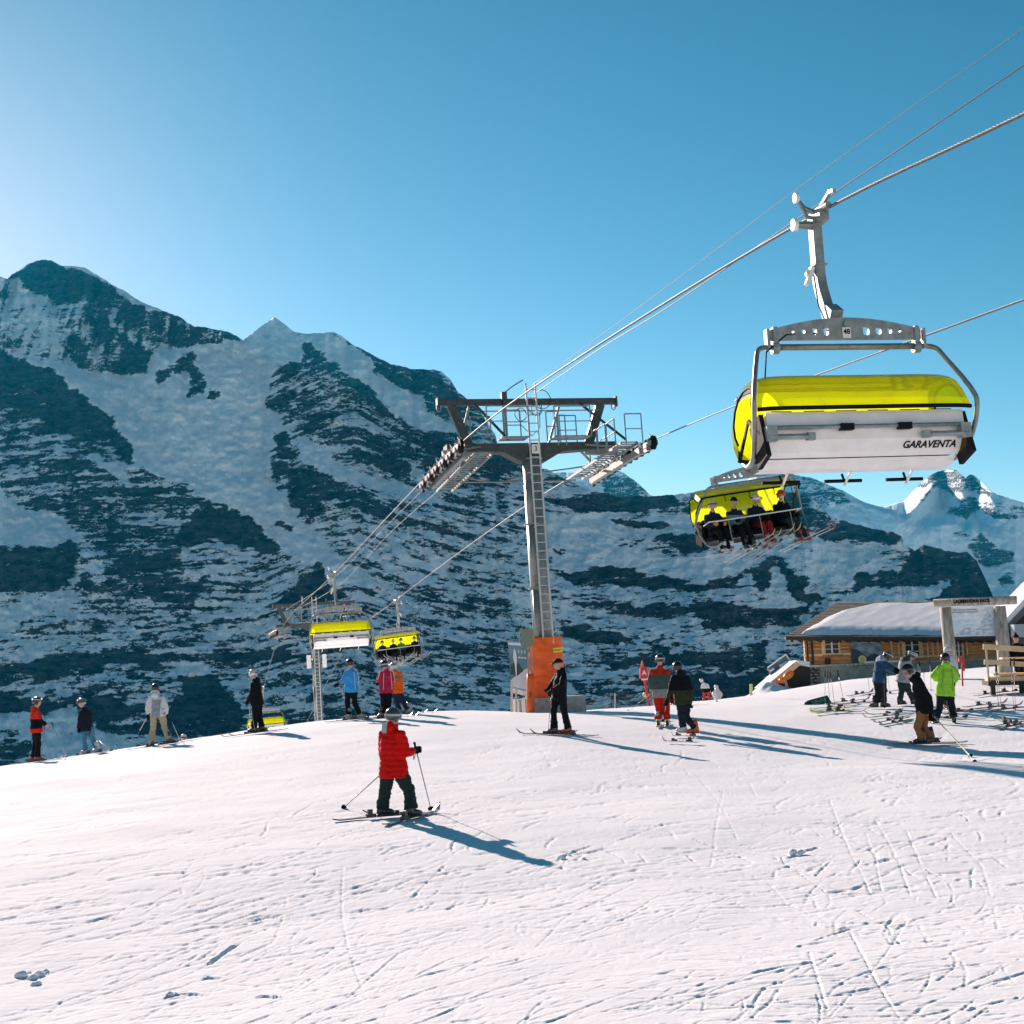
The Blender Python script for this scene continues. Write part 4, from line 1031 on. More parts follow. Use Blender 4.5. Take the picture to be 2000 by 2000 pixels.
    e0 = [vs[j] for j in range(nu)]; e1 = [vs[(len(prof) - 1) * nu + j] for j in range(nu)]
    MB().tube(e0, .03, 6).build('rim', BLACK, cn, smooth=True)
    MB().tube(e1, .028, 6).build('rim', BLACK, cn, smooth=True)
    for s in (-1, 1):
        a = piv + R @ (Vector((s * 1.6, -.55, -3.710)) - piv); m0 = Vector((s * 1.6, -1.45, -3.460))
        MB().bar(m0, piv + R @ (Vector((s * 1.6, -1.0, -3.210)) - piv), .03, .05).bar(piv + R @ (Vector((s * 1.6, -1.0, -3.210)) - piv), a, .03, .05).build('canopy_arm', BLACK, C)
    # restraint bar
    if open_:
        yb2, zb2 = b + .98, -3.280
        rb_ = MB().tube([(1.52, b + .3, -3.360), (1.50, b + .75, -3.260), (1.35, yb2, zb2), (-1.35, yb2, zb2), (-1.50, b + .75, -3.260), (-1.52, b + .3, -3.360)], .02, 7)
        rb_ = rb_.build('restraint_bar', ALU, C, smooth=True)
        for x in (-1.0, 0, 1.0):
            MB().tube([(x, yb2, zb2), (x + .02, yb2 + .08, -3.760), (x, yb2 + .02, -4.180)], .016, 6).tube([(x - .28, yb2 + .02, -4.180), (x + .28, yb2 + .02, -4.180)], .022, 6).build('footrest', STEEL_M, rb_)
        hb = [piv + R @ (Vector((x, -.55, -3.560)) - piv) for x in (-1.2, 1.2)]
        MB().tube(hb, .022, 6).build('pull_bar', BLACK, C)
        for x in (-.8, 0, .8):
            c1 = piv + R @ (Vector((x, -.55, -3.560)) - piv)
            MB().tube([c1, c1 + Vector((-.03, 0, -.12)), c1 + Vector((0, 0, -.2)), c1 + Vector((.03, 0, -.12)), c1], .009, 5).build('strap', BLACK, C)
    else:
        for x in (-1.0, 0, 1.0):
            MB().tube([(x - .3, -.62, -4.020), (x + .3, -.62, -4.020)], .026, 7).tube([(x - .05, -.70, -3.940), (x + .02, -.62, -4.020)], .02, 6).build('footrest', BLACK, C)
    # the seat body hangs below the rope
    for o in C.children_recursive:
        q = o
        while q.parent is not C: q = q.parent
        if q in _before or o.type != 'MESH': continue
        if o.matrix_basis == Matrix.Identity(4): o.data.transform(Matrix.Translation((0, SH[0], SH[1])))
        else: o.matrix_basis = Matrix.Translation((0, SH[0], SH[1])) @ o.matrix_basis
    return C
def on_rope(C, D):
    for a, b in zip(C[:-1], C[1:]):
        if (a.y - D) * (b.y - D) <= 0 and abs(a.y - b.y) > 1e-6: return a.lerp(b, (D - a.y) / (b.y - a.y))
chA = make_chair(on_rope(CL_, 18.7), 1, math.radians(-.7), 'large empty lift chair numbered 48 with closed yellow canopy, nearest the camera', False, '48', math.radians(5))
chB = make_chair(on_rope(CL_, 68.5), 1, math.radians(-2.0), 'empty yellow-hooded lift chair hanging in front of the farther tower', False)
chC = make_chair(on_rope(CL_, 113.0), 1, math.radians(-2.0), 'smallest empty yellow lift chair, low behind the skier in white goggles', False)
chD = make_chair(on_rope(CR_, 35.5), -1, math.radians(7.5), 'lift chair with open yellow hood carrying four riders below the large empty chair', True)
chE = make_chair(on_rope(CR_, 86.9), -1, math.radians(5.5), 'distant lift chair with open yellow hood carrying four riders above the blue jacket', True)
# ---------------------------------------------------------------- people
SKIN = mat('skin', (.55, .33, .24), .55)
HAIR = mat('dark_hair', (.03, .02, .015), .6)
GLOVE = mat('black_glove', (.012, .012, .014), .8, spec=.1)
DKSOLE = mat('boot_plastic_dark', (.02, .022, .025), .35)
_pal = {}
def cloth(col, rough=.75, sheen=.2):
    k = tuple(col)
    if k not in _pal:
        _pal[k] = mat('cloth_%d' % len(_pal), col, rough, noise=.12, nscale=14, bump=.35, bscale=22, sheen=0, spec=.12)
    return _pal[k]
def gloss(col, rough=.25):
    k = ('g',) + tuple(col)
    if k not in _pal: _pal[k] = mat('shell_%d' % len(_pal), col, rough, coat=.4)
    return _pal[k]
BLK = (.006, .008, .011); NAVY = (.014, .022, .045)

def fuse(mb, name, mats, parent, voxel, smooth=3, disp=None, paint=None):
    """weld overlapping limbs into one continuous skin"""
    o = mb.build(name, None, parent)
    o.modifiers.new('r', 'REMESH').mode = 'VOXEL'; o.modifiers['r'].voxel_size = voxel
    m = o.modifiers.new('s', 'SMOOTH'); m.factor = .5; m.iterations = smooth
    me = bpy.data.meshes.new_from_object(o.evaluated_get(bpy.context.evaluated_depsgraph_get()))
    o.modifiers.clear(); old = o.data; o.data = me; me.name = name; bpy.data.meshes.remove(old)
    n = len(me.vertices)
    co = np.empty(n * 3); me.vertices.foreach_get('co', co); co = co.reshape(-1, 3)
    no = np.empty(n * 3); me.vertices.foreach_get('normal', no); no = no.reshape(-1, 3)
    if disp is not None:
        co = co + no * disp(co, no)[:, None]
        me.vertices.foreach_set('co', co.ravel())
    me.materials.clear()
    for m_ in mats: me.materials.append(m_)
    if paint and len(mats) > 1:
        c = np.empty(len(me.polygons) * 3); me.polygons.foreach_get('center', c); c = c.reshape(-1, 3)
        me.polygons.foreach_set('material_index', paint(c).astype(np.int32))
    me.polygons.foreach_set('use_smooth', np.ones(len(me.polygons), bool)); me.update()
    return o

def folds(a, sc=.09, sd=0):
    def f(co, no):
        u = co[:, 0] / sc + co[:, 1] / sc * .7; v = co[:, 2] / sc * 1.5
        return a * (ridged(u, v, 2, sd % 5) - .5) * 1.6
    return f
def quilt(z0, pitch, a):
    def f(co, no):
        w = np.abs(np.sin(PI * (co[:, 2] - z0 + .035 * fbm(co[:, 0] / .25, co[:, 2] / .3 + co[:, 1] / .25, 2, 1)) / pitch))
        return a * (w ** .5 - .8) + .012 * (ridged(co[:, 0] / .09, co[:, 2] / .07, 3, 1) - .5)
    return f

def hand(parent, wrist, direction, grip_axis, s=1.0, m=None, name='glove'):
    """palm, four curled fingers of unequal length and a thumb closing on the grip"""
    d = Vector(direction).normalized(); g = Vector(grip_axis); g = (g - d * g.dot(d)).normalized(); n_ = d.cross(g)
    mb = MB(); w = Vector(wrist)
    R = Matrix((g, n_, d)).transposed()
    mb.tube([w - d * .03 * s, w + d * .01 * s], [.036 * s, .034 * s], 10)
    mb.ball(w + d * .05 * s, (.046 * s, .030 * s, .056 * s), 10, 7, R)
    for i, L in enumerate((.030, .034, .032, .026)):
        b0 = w + d * .085 * s + g * ((i - 1.5) * .023 * s)
        p1 = b0 + d * L * .7 * s + n_ * .012 * s; p2 = p1 + n_ * L * s + d * .004 * s; p3 = p2 - d * L * .75 * s + n_ * .004 * s
        mb.tube([b0 - d * .01 * s, p1, p2, p3], [.0135 * s, .0135 * s, .0125 * s, .009 * s], 6)
    t0 = w + d * .03 * s - g * .035 * s
    mb.tube([t0, t0 + d * .03 * s - g * .016 * s + n_ * .018 * s, t0 + d * .045 * s + n_ * .045 * s + g * .01 * s], [.016 * s, .015 * s, .011 * s], 6)
    return mb.build(name, m or GLOVE, parent, smooth=True)

def helmet(parent, c, F, U, s, col, goggles=None, strap=None, brim=False, kind='helmet', band=None):
    F = F.normalized(); U = (U - F * U.dot(F)).normalized(); Rt = F.cross(U)
    R = Matrix((Rt, F, U)).transposed()
    mb = MB(); N, Mm = 20, 12
    if kind == 'cap' or kind == 'beanie':
        for i in range(7):
            th = (PI / 2) * (i + .01) / 6.2
            for k in range(N):
                a = 2 * PI * k / N
                mb.v.append(c + R @ Vector((.098 * math.sin(th) * math.cos(a), .118 * math.sin(th) * math.sin(a) - .004, .02 + .115 * math.cos(th))) * s)
        for i in range(6):
            for k in range(N): mb.f.append((i * N + k, (i + 1) * N + k, (i + 1) * N + (k + 1) % N, i * N + (k + 1) % N))
        mb.f.append(tuple(6 * N + k for k in range(N))[::-1])
        if kind == 'cap': mb.tube([c + R @ Vector((0, .09, .03)) * s, c + R @ Vector((0, .185, .012)) * s], [(.075 * s, .010 * s), (.055 * s, .008 * s)], 12, side=Rt)
        else: mb.ball(c + R @ Vector((0, 0, .15)) * s, .035 * s, 8, 6)
        return mb.build(kind, cloth(col), parent, smooth=True)
    for i in range(Mm + 1):
        th = PI * (.001 + i) / Mm * .70
        for k in range(N):
            a = 2 * PI * k / N
            x, y, z = math.sin(th) * math.cos(a), math.sin(th) * math.sin(a), math.cos(th)
            if y > .25 and z < .28: z = .28 + (z - .28) * max(0, 1 - (y - .25) * 2.6); 
            r = Vector((.118 * x, .138 * y - .008, .128 * z + .012))
            mb.v.append(c + R @ r * s)
    for i in range(Mm):
        for k in range(N): mb.f.append((i * N + k, (i + 1) * N + k, (i + 1) * N + (k + 1) % N, i * N + (k + 1) % N))
    mb.f.append(tuple(Mm * N + k for k in range(N))[::-1])
    for sx in (-1, 1): mb.ball(c + R @ Vector((sx * .100, .0, -.045)) * s, (.022 * s, .045 * s, .05 * s), 8, 6, R)
    if brim: mb.tube([c + R @ Vector((0, .10, .05)) * s, c + R @ Vector((0, .165, .04)) * s], [(.08 * s, .012 * s), (.06 * s, .008 * s)], 12, side=Rt)
    h = mb.build('helmet', gloss(col), parent, smooth=True)
    if band:
        bd = MB(); P = []
        for k in range(24):
            a = 2 * PI * k / 24; P.append(c + R @ Vector((.119 * math.cos(a), .139 * math.sin(a) - .008, .065)) * s)
        bd.tube(P, .014 * s, 5, closed=True); bd.build('helmet_stripe', gloss(band), h, smooth=True)
    if goggles or strap:
        P = []; gm = MB()
        for k in range(28):
            a = 2 * PI * k / 28
            P.append(c + R @ Vector((.121 * math.cos(a), .141 * math.sin(a) - .004, .018)) * s)
        sb = MB()
        L = len(P)
        for k in range(L):
            p = P[k]; q = P[(k + 1) % L]; up = U * .017 * s; o_ = (p - c).normalized() * .003; o2 = (q - c).normalized() * .003
            sb.add([p - up + o_, q - up + o2, q + up + o2, p + up + o_], [(0, 1, 2, 3)])
        sb.build('goggle_strap', cloth(strap or BLK), h)
        if goggles:
            for i in range(5):
                for k in range(11):
                    a = PI / 2 + (k - 5) / 5 * 1.05; zz = (-.045 + .022 * i)
                    bul = .012 * math.cos((i - 2) / 2 * 1.2)
                    gm.v.append(c + R @ Vector(((.112 + bul) * math.cos(a), (.130 + bul) * math.sin(a), zz + .01 * abs(k - 5) / 5)) * s)
            for i in range(4):
                for k in range(10): gm.f.append((i * 11 + k, i * 11 + k + 1, (i + 1) * 11 + k + 1, (i + 1) * 11 + k))
            gm.build('goggles', gloss(goggles, .12), h, smooth=True)
    return h

def boot(parent, ank, F, s, col, m=None):
    F = Vector((F[0], F[1], 0)).normalized(); Sd = Vector((F.y, -F.x, 0))
    mb = MB(); a = Vector(ank)
    mb.tube([a + Vector((0, 0, .20 * s)) + F * .03 * s, a + Vector((0, 0, .08 * s)), a - Vector((0, 0, .03 * s)) - F * .015 * s, a - Vector((0, 0, .085 * s)) - F * .015 * s], [(.068 * s, .075 * s), (.062 * s, .072 * s), (.055 * s, .075 * s), (.052 * s, .082 * s)], 12, side=Sd)
    mb.tube([a - Vector((0, 0, .055 * s)) - F * .07 * s, a - Vector((0, 0, .045 * s)) + F * .06 * s, a - Vector((0, 0, .06 * s)) + F * .15 * s, a - Vector((0, 0, .07 * s)) + F * .19 * s], [(.045 * s, .05 * s), (.05 * s, .055 * s), (.048 * s, .04 * s), (.03 * s, .025 * s)], 12, side=Sd)
    mb.box(a - Vector((0, 0, .108 * s)) + F * .055 * s, (.085 * s, .30 * s, .028 * s), Matrix((Sd, F, Vector((0, 0, 1)))).transposed())
    for z in (-.02, .05, .11): mb.box(a + Vector((0, 0, z * s)) + F * (.065 - z * .1) * s, (.1 * s, .03 * s, .014 * s), Matrix((Sd, F, Vector((0, 0, 1)))).transposed())
    return mb.build('boot', m or gloss(col, .3), parent, smooth=True)

def person(label, J, F, spec, group=None):
    """J: joints as world points. F: heading of the body in degrees, 0 = away from the camera, 90 = towards the right."""
    s = spec.get('s', 1.0)
    a = math.radians(F); fw = Vector((math.sin(a), math.cos(a), 0))
    base = (J['aL'] + J['aR']) / 2; base = Vector((base.x, base.y, min(J['aL'].z, J['aR'].z) - .12 * s))
    root = empty('person', base); tag(root, label, 'person', group)
    J = {k: v - base for k, v in J.items()}
    hip = (J['pL'] + J['pR']) / 2; sh = (J['sL'] + J['sR']) / 2
    lat = (J['sR'] - J['sL']).normalized(); latp = (J['pR'] - J['pL'])
    latp = latp.normalized() if latp.length > .03 else lat
    nk = J['n']; hd = J['h']
    hf = math.radians(spec.get('hF', F)); hF = Vector((math.sin(hf), math.cos(hf), spec.get('hdip', -.05))).normalized()
    U = (hd - nk).normalized() if (hd - nk).length > .05 else Vector((0, 0, 1))
    U = (U * .5 + Vector((0, 0, .6))).normalized()
    Rh = hF.cross(U).normalized(); Uh = Rh.cross(hF).normalized()
    RH = Matrix((Rh, hF, Uh)).transposed()
    vx = spec.get('voxel', .024) * s
    # ---- body
    b = MB()
    b.ball(hd, (.078 * s, .098 * s, .112 * s), 14, 10, RH)
    b.ball(hd + RH @ Vector((0, .035, -.06)) * s, (.058 * s, .062 * s, .06 * s), 10, 8, RH)
    b.tube([hd + RH @ Vector((0, .088, .02)) * s, hd + RH @ Vector((0, .115, -.025)) * s], [.010 * s, .017 * s], 6)
    b.ball(hd + RH @ Vector((0, .082, -.068)) * s, (.026 * s, .012 * s, .010 * s), 8, 5, RH)
    for sx in (-1, 1): b.ball(hd + RH @ Vector((sx * .080, -.005, -.005)) * s, (.012 * s, .022 * s, .032 * s), 8, 6, RH)
    b.capsule(hd - Uh * .06 * s, nk - (nk - sh) * .2, .052 * s, .06 * s, 10)
    b.tube([sh, sh.lerp(hip, .45), sh.lerp(hip, .8), hip], [(.15 * s, .09 * s), (.13 * s, .10 * s), (.14 * s, .10 * s), (.15 * s, .11 * s)], 12, side=lat)
    for c in 'LR':
        b.capsule(J['s' + c], J['e' + c], .048 * s, .038 * s); b.capsule(J['e' + c], J['w' + c] if 'w' + c in J else J['d' + c], .038 * s, .028 * s)
        b.capsule(J['p' + c], J['k' + c], .078 * s, .055 * s); b.capsule(J['k' + c], J['a' + c], .052 * s, .04 * s)
    fuse(b, 'body', [SKIN], root, vx * .85, 2)
    if not spec.get('goggles'):
        for sx in (-1, 1): MB().ball(hd + RH @ Vector((sx * .032, .090, .012)) * s, (.015 * s, .010 * s, .009 * s), 6, 4, RH).build('eye', HAIR, root)
    # ---- trousers
    t = MB()
    tw = spec.get('leg', 1.0)
    t.tube([hip + (sh - hip).normalized() * .16 * s, hip + (sh - hip).normalized() * .02 * s, hip - Vector((0, 0, .08 * s))], [(.155 * s, .12 * s), (.175 * s, .135 * s), (.15 * s, .12 * s)], 14, side=latp)
    for c in 'LR':
        p, k, an = J['p' + c], J['k' + c], J['a' + c]
        cuff = an + (k - an).normalized() * .0 * s
        t.tube([p + Vector((0, 0, .04 * s)), p.lerp(k, .3), p.lerp(k, .8), k, k.lerp(cuff, .3), k.lerp(cuff, .75), cuff], [.105 * s * tw, .103 * s * tw, .085 * s * tw, .082 * s * tw, .080 * s * tw, .088 * s * tw, .094 * s * tw], 12)
    tc = spec['trousers']; tc = [tc] if not isinstance(tc, list) else tc
    fuse(t, 'trousers', [cloth(c) for c in tc], root, vx, 2, folds(.017 * s, .11 * s, len(label)), spec.get('tpaint'))
    # ---- jacket
    j = MB(); pf = spec.get('puff', 1.0)
    up = (sh - hip); L = up.length; un = up.normalized()
    hem = hip - un * spec.get('hem', .10) * s
    dn = [hem, hip + un * .05 * s, hip + up * .35, hip + up * .62, hip + up * .85, sh + un * .01 * s, sh.lerp(nk, .6), nk + (hd - nk) * .18]
    rr = [(.222, .172), (.212, .165), (.190, .148), (.194, .146), (.186, .132), (.150, .105), (.092, .085), (.074, .075)]
    sides = (latp * .6 + lat * .4).normalized()
    j.tube(dn, [(x * s * pf, y * s * pf) for x, y in rr], 18, side=sides)
    for c in 'LR':
        S, E, W = J['s' + c], J['e' + c], J['d' + c]
        inn = S.lerp(sh, .25)
        j.tube([inn, S, S.lerp(E, .35), E, E.lerp(W, .5), W + (E - W).normalized() * .03 * s], [.075 * s * pf, .075 * s * pf, .072 * s * pf, .066 * s * pf, .062 * s * pf, .052 * s * pf], 12)
        j.ball(S, .074 * s * pf, 12, 8)
    if spec.get('hood', True):
        j.ball(nk - fw * .075 * s + Vector((0, 0, -.01 * s)), (.105 * s, .07 * s, .085 * s), 12, 8, Matrix((lat, fw, Vector((0, 0, 1)))).transposed())
    dsp = folds(.016 * s, .13 * s, len(label) + 1)
    if spec.get('quilt'): dsp = quilt(0, .092 * s, .014 * s)
    jc = spec['jacket']; jc = [jc] if not isinstance(jc, list) else jc
    jk = fuse(j, 'jacket', [cloth(c) for c in jc], root, vx, 2, dsp, (lambda c, f=spec.get('paint'): f(c, dict(hip=hip, sh=sh, J=J, s=s, lat=lat))) if spec.get('paint') else None)
    if spec.get('piping'):
        for c in 'LR':
            S, E, W = J['s' + c], J['e' + c], J['d' + c]; sg = -1 if c == 'L' else 1
            o_ = (-fw * .055 + lat * sg * .055) * s * pf
            MB().tube([nk - fw * .06 * s + lat * sg * .07 * s, S + o_ + Vector((0, 0, .035 * s)), S.lerp(E, .5) + o_, E + o_ * .85, W + o_ * .7], .011 * s, 5).build('piping', cloth(spec['piping']), jk)
            MB().tube([sh - fw * .135 * s * pf + lat * sg * .10 * s, (sh + hip) / 2 - fw * .15 * s * pf + lat * sg * .12 * s, hip - fw * .165 * s * pf + lat * sg * .13 * s], .009 * s, 5).build('seam', cloth(spec['piping']), jk)
    # ---- hands, boots, head gear
    for c in 'LR':
        d = (J['d' + c] - J['e' + c]).normalized()
        hand(root, J['d' + c], (d + Vector((0, 0, -.15))).normalized(), spec.get('grip', Vector((.2, .1, 1))), s * 1.15, cloth(spec['glove']) if spec.get('glove') else None)
        bf = spec.get('bF', F); bf = bf if not isinstance(bf, (tuple, list)) else bf[0 if c == 'L' else 1]
        bc = spec.get('boots', (.03, .03, .035)); bc = bc if not isinstance(bc, list) else bc[0 if c == 'L' else 1]
        boot(root, J['a' + c], (math.sin(math.radians(bf)), math.cos(math.radians(bf))), s, bc)
    if spec.get('helmet') is not None:
        helmet(root, hd + Uh * .005 * s, hF, Uh, s, spec['helmet'], spec.get('goggles'), spec.get('strap'), spec.get('brim', False), spec.get('hat', 'helmet'), spec.get('band'))
    if spec.get('mask'):
        MB().ball(hd + RH @ Vector((0, .055, -.055)) * s, (.062 * s, .05 * s, .052 * s), 10, 8, RH).build('face_mask', cloth(spec['mask']), root, smooth=True)
    if spec.get('trim'):
        mb = MB(); q = nk - fw * .07 * s
        mb.tube([q + lat * (.11 * s) * math.cos(t_) + Vector((0, 0, .035 * s + .07 * s * math.sin(t_))) for t_ in np.linspace(-.3, PI + .3, 10)], .022 * s, 7); mb.build('hood_trim', cloth(spec['trim']), root, smooth=True)
    if spec.get('patch'):
        q = nk - fw * .145 * s - lat * .06 * s + Vector((0, 0, -.03 * s))
        MB().box(q, (.10 * s, .02 * s, .15 * s), Matrix((lat, fw, Vector((0, 0, 1)))).transposed() @ Matrix.Rotation(.15, 3, 'Y')).build('hood_patch', cloth(spec['patch']), jk)
    return root

def ski(tail, tip, col, label, group='skis', tipcol=None, bind=(.015, .016, .02), binding=True, width=.085, at_frac=.46, up=None):
    tail = Vector(tail); tip = Vector(tip); L = (tip - tail).length; d = (tip - tail).normalized()
    U = Vector(up) if up is not None else Vector((0, 0, 1)); Sd = d.cross(U).normalized(); U = Sd.cross(d)
    root = empty('ski', tail.lerp(tip, .5)); tag(root, label, 'ski', group)
    o = root.location
    n = 16; top = []; w_ = []
    for i in range(n + 1):
        t = i / n
        w = width * (.42 + .12 * (abs(t - .5) * 2) ** 1.5)
        if t > .93: w *= max(.1, 1 - ((t - .93) / .07) ** 2)
        if t < .03: w *= .85
        z = .015 * math.sin(PI * t) * .6 + (.11 * ((t - .90) / .10) ** 1.7 if t > .90 else 0) + (.02 * ((.05 - t) / .05) if t < .05 else 0)
        top.append(tail - o + d * (L * t) + U * (z + .012)); w_.append(w)
    def strip(i0, i1):
        mb = MB(); 
        for i in range(i0, i1 + 1):
            for sx, dz in ((-1, 0), (1, 0), (1, -.014), (-1, -.014)): mb.v.append(top[i] + Sd * sx * w_[i] + U * dz)
        k = i1 - i0
        for i in range(k):
            for a in range(4): mb.f.append((i * 4 + a, i * 4 + (a + 1) % 4, (i + 1) * 4 + (a + 1) % 4, (i + 1) * 4 + a))
        mb.f += [(3, 2, 1, 0), (k * 4, k * 4 + 1, k * 4 + 2, k * 4 + 3)]
        return mb
    strip(0, 14).build('ski_body', gloss(col, .35), root)
    strip(14, n).build('ski_tip', gloss(tipcol or col, .35), root)
    if binding:
        c = tail - o + d * (L * at_frac) + U * .03
        R = Matrix((Sd, d, U)).transposed()
        bm_ = gloss(bind, .4)
        MB().box(c + d * .17, (.065, .12, .05), R).box(c + d * .20 + U * .03, (.055, .06, .035), R).build('toe_binding', bm_, root)
        MB().box(c - d * .16, (.065, .14, .05), R).box(c - d * .17 + U * .05, (.05, .07, .07), R).bar(c - d * .2 + U * .04, c - d * .27 + U * .085, .03, .018).build('heel_binding', bm_, root)
        MB().bar(c - d * .03 - Sd * .03, c - d * .03 - Sd * .10 + U * .01, .012, .01).bar(c - d * .08 + Sd * .03, c - d * .08 + Sd * .10 + U * .01, .012, .01).build('brake', bm_, root)
    return root

def pole(top, tip, col, label, group='ski poles', gripcol=(.015, .015, .018), r=.0075):
    top = Vector(top); tip = Vector(tip); d = (tip - top).normalized()
    root = empty('ski_pole', tip); tag(root, label, 'ski pole', group)
    a = top - tip; z = Vector((0, 0, 0))
    MB().tube([a, z - d * .04, z], [r, r * .75, .002], 7).build('shaft', gloss(col, .3), root, smooth=True)
    MB().tube([a - d * .07, a + d * .03, a + d * .10], [.017, .014, .012], 8).ball(a - d * .075, .019, 8, 6).build('grip', GLOVE, root, smooth=True)
    b = z - d * .06
    MB().tube([b - d * .004, b + d * .004], [.042, .042], 12).tube([b - d * .03, b + d * .02], [.012, .01], 6).build('basket', GLOVE, root)
    x = d.orthogonal().normalized()
    MB().tube([a - d * .05, a + x * .05 + Vector((0, 0, -.04)), a + x * .04 + Vector((0, 0, -.14)), a + d * .05], .006, 4).build('strap', GLOVE, root)
    return root

# zoom tiles the joints were read from: px = x0 + X / k
TILE = {'A': (640, 1360, 6.9), 'B': (1660, 1250, 7.43), 'C': (960, 1230, 8.78), 'D': (1180, 1260, 6.44), 'E': (0, 1300, 4.83), 'F': (440, 1260, 4.83), 'G': (1760, 1140, 8.05), 'I': (1480, 1250, 8.05), 'P': (0, 0, 1)}
def tp(t, X, Y): x0, y0, k = TILE[t]; return x0 + X / k, y0 + Y / k
def joints(t, D, **kw):
    J = {}
    for k, v in kw.items():
        px, py = tp(t, v[0], v[1]); J[k] = at(px, py, D + (v[2] if len(v) > 2 else 0))
    return J
def stand(J, s=1.0, lift=0.0):
    for c in 'LR':
        a = J['a' + c]; a.z = gz(a.x, a.y) + .13 * s + .03 + lift
    return J
def gpt(t, X, Y, dz=.0, far=75):
    p = hit(*tp(t, X, Y), far=far); return p + Vector((0, 0, dz))
def skis_for(J, ang, L, col, who, tipcol=None, off=(0, 0), width=.085):
    """one ski under each boot, on the snow, pointing along ang (degrees from away, clockwise)"""
    out = []
    for c, w in (('L', 'left'), ('R', 'right')):
        A = ang if not isinstance(ang, (tuple, list)) else ang[0 if c == 'L' else 1]
        a = math.radians(A); d = Vector((math.sin(a), math.cos(a), 0))
        p = J['a' + c] + d * .05
        t0 = p - d * L * .46; t1 = p + d * L * .54
        t0.z = gz(t0.x, t0.y) + .02; t1.z = gz(t1.x, t1.y) + .02
        mid = J['a' + c].z - .13 * 1.0 - .03 - gz(J['a' + c].x, J['a' + c].y)
        out.append(ski(t0, t1, col, 'ski under the %s boot of the %s' % (w, who), 'skis on the skiers\' feet', tipcol, width=width))
    return out

def zband(levels):
    """material index by height between hips and shoulders"""
    def f(c, g):
        t = (c[:, 2] - g['hip'].z) / (g['sh'].z - g['hip'].z)
        return np.digitize(t, levels)
    return f
def arms_other(w=.13):
    """index 0 trunk, 1 sleeves and shoulders"""
    def f(c, g):
        mid = (g['hip'] + g['sh']) / 2; lat = g['lat']
        u = (c[:, 0] - mid.x) * lat.x + (c[:, 1] - mid.y) * lat.y + (c[:, 2] - mid.z) * lat.z
        t = (c[:, 2] - g['hip'].z) / (g['sh'].z - g['hip'].z)
        return ((np.abs(u) > w * g['s']) | (t > .92)).astype(int)
    return f

# --- child in the red down jacket
J = joints('A', 18.2, h=(885, 268), n=(868, 395), sL=(752, 520, .10), sR=(985, 525, -.10), eL=(745, 760, .28), eR=(1062, 768, -.10), dL=(790, 985, .34), dR=(1165, 722, .06),
           pL=(810, 1010, .05), pR=(965, 1010, -.05), kL=(775, 1285, .10), kR=(1095, 1265, -.06), aL=(735, 1540, .16), aR=(1125, 1620, -.10))
stand(J, .86)
person('child in a puffy red jacket and grey helmet skiing across the foreground', J, 28, dict(s=.84, jacket=(.60, .006, .004), trousers=(.018, .034, .030), helmet=(.045, .06, .06), strap=(.42, .44, .40), goggles=(.1, .1, .1), quilt=True, puff=1.22, hem=.10, voxel=.015, boots=(.03, .035, .04), patch=(.35, .38, .40), hF=55, bF=(75, 62), leg=1.22))
for t0, t1, nm in (((205, 1632), (1395, 1535), 'left'), ((830, 1772), (1565, 1570), 'right')):
    a, b = gpt('A', *t0), gpt('A', *t1)
    d = (b - a).normalized()
    foot = J['aL' if nm == 'left' else 'aR']; q = Vector((foot.x, foot.y, 0)); d = Vector((d.x, d.y, 0)).normalized()
    a = q - d * .68; b = q + d * .80
    a.z = gz(a.x, a.y) + .025; b.z = gz(b.x, b.y) + .025
    ski(a, b, (.12, .13, .14), 'dark grey ski under the %s boot of the child in red' % nm, "skis on the skiers' feet", (.45, .47, .48))
pole(J['dR'] + Vector((.02, 0, .03)), gpt('A', 1400, 1560), (.09, .06, .07), 'dark ski pole planted to the right of the child in red')
pole(J['dL'], gpt('A', 195, 1520), (.09, .06, .07), 'dark ski pole trailing out to the left of the child in red')

# --- man in black beside the orange pad
J = joints('C', 31.0, h=(1140, 590), n=(1165, 690), sL=(1130, 780, .18), sR=(1245, 785, -.16), eL=(1060, 900, .26), eR=(1190, 960, -.28), dL=(990, 985, .18), dR=(1025, 1050, -.14),
           pL=(1120, 1110, .10), pR=(1205, 1110, -.08), kL=(1065, 1380, .06), kR=(1245, 1400, -.04), aL=(1075, 1690, .04), aR=(1315, 1700, -.04))
stand(J)
person('man in all black with a peaked cap standing beside the orange tower pad', J, -70, dict(jacket=BLK, trousers=BLK, helmet=(.012, .013, .016), hat='cap', hF=-98, hem=.14, boots=[(.10, .03, .03), (.40, .07, .03)], bF=-72))
skis_for(J, -66, 1.7, (.05, .05, .055), 'man in black by the tower')
pole(J['dR'], gpt('C', 970, 1790), (.25, .04, .04), 'red and black ski pole held by the man in black by the tower')

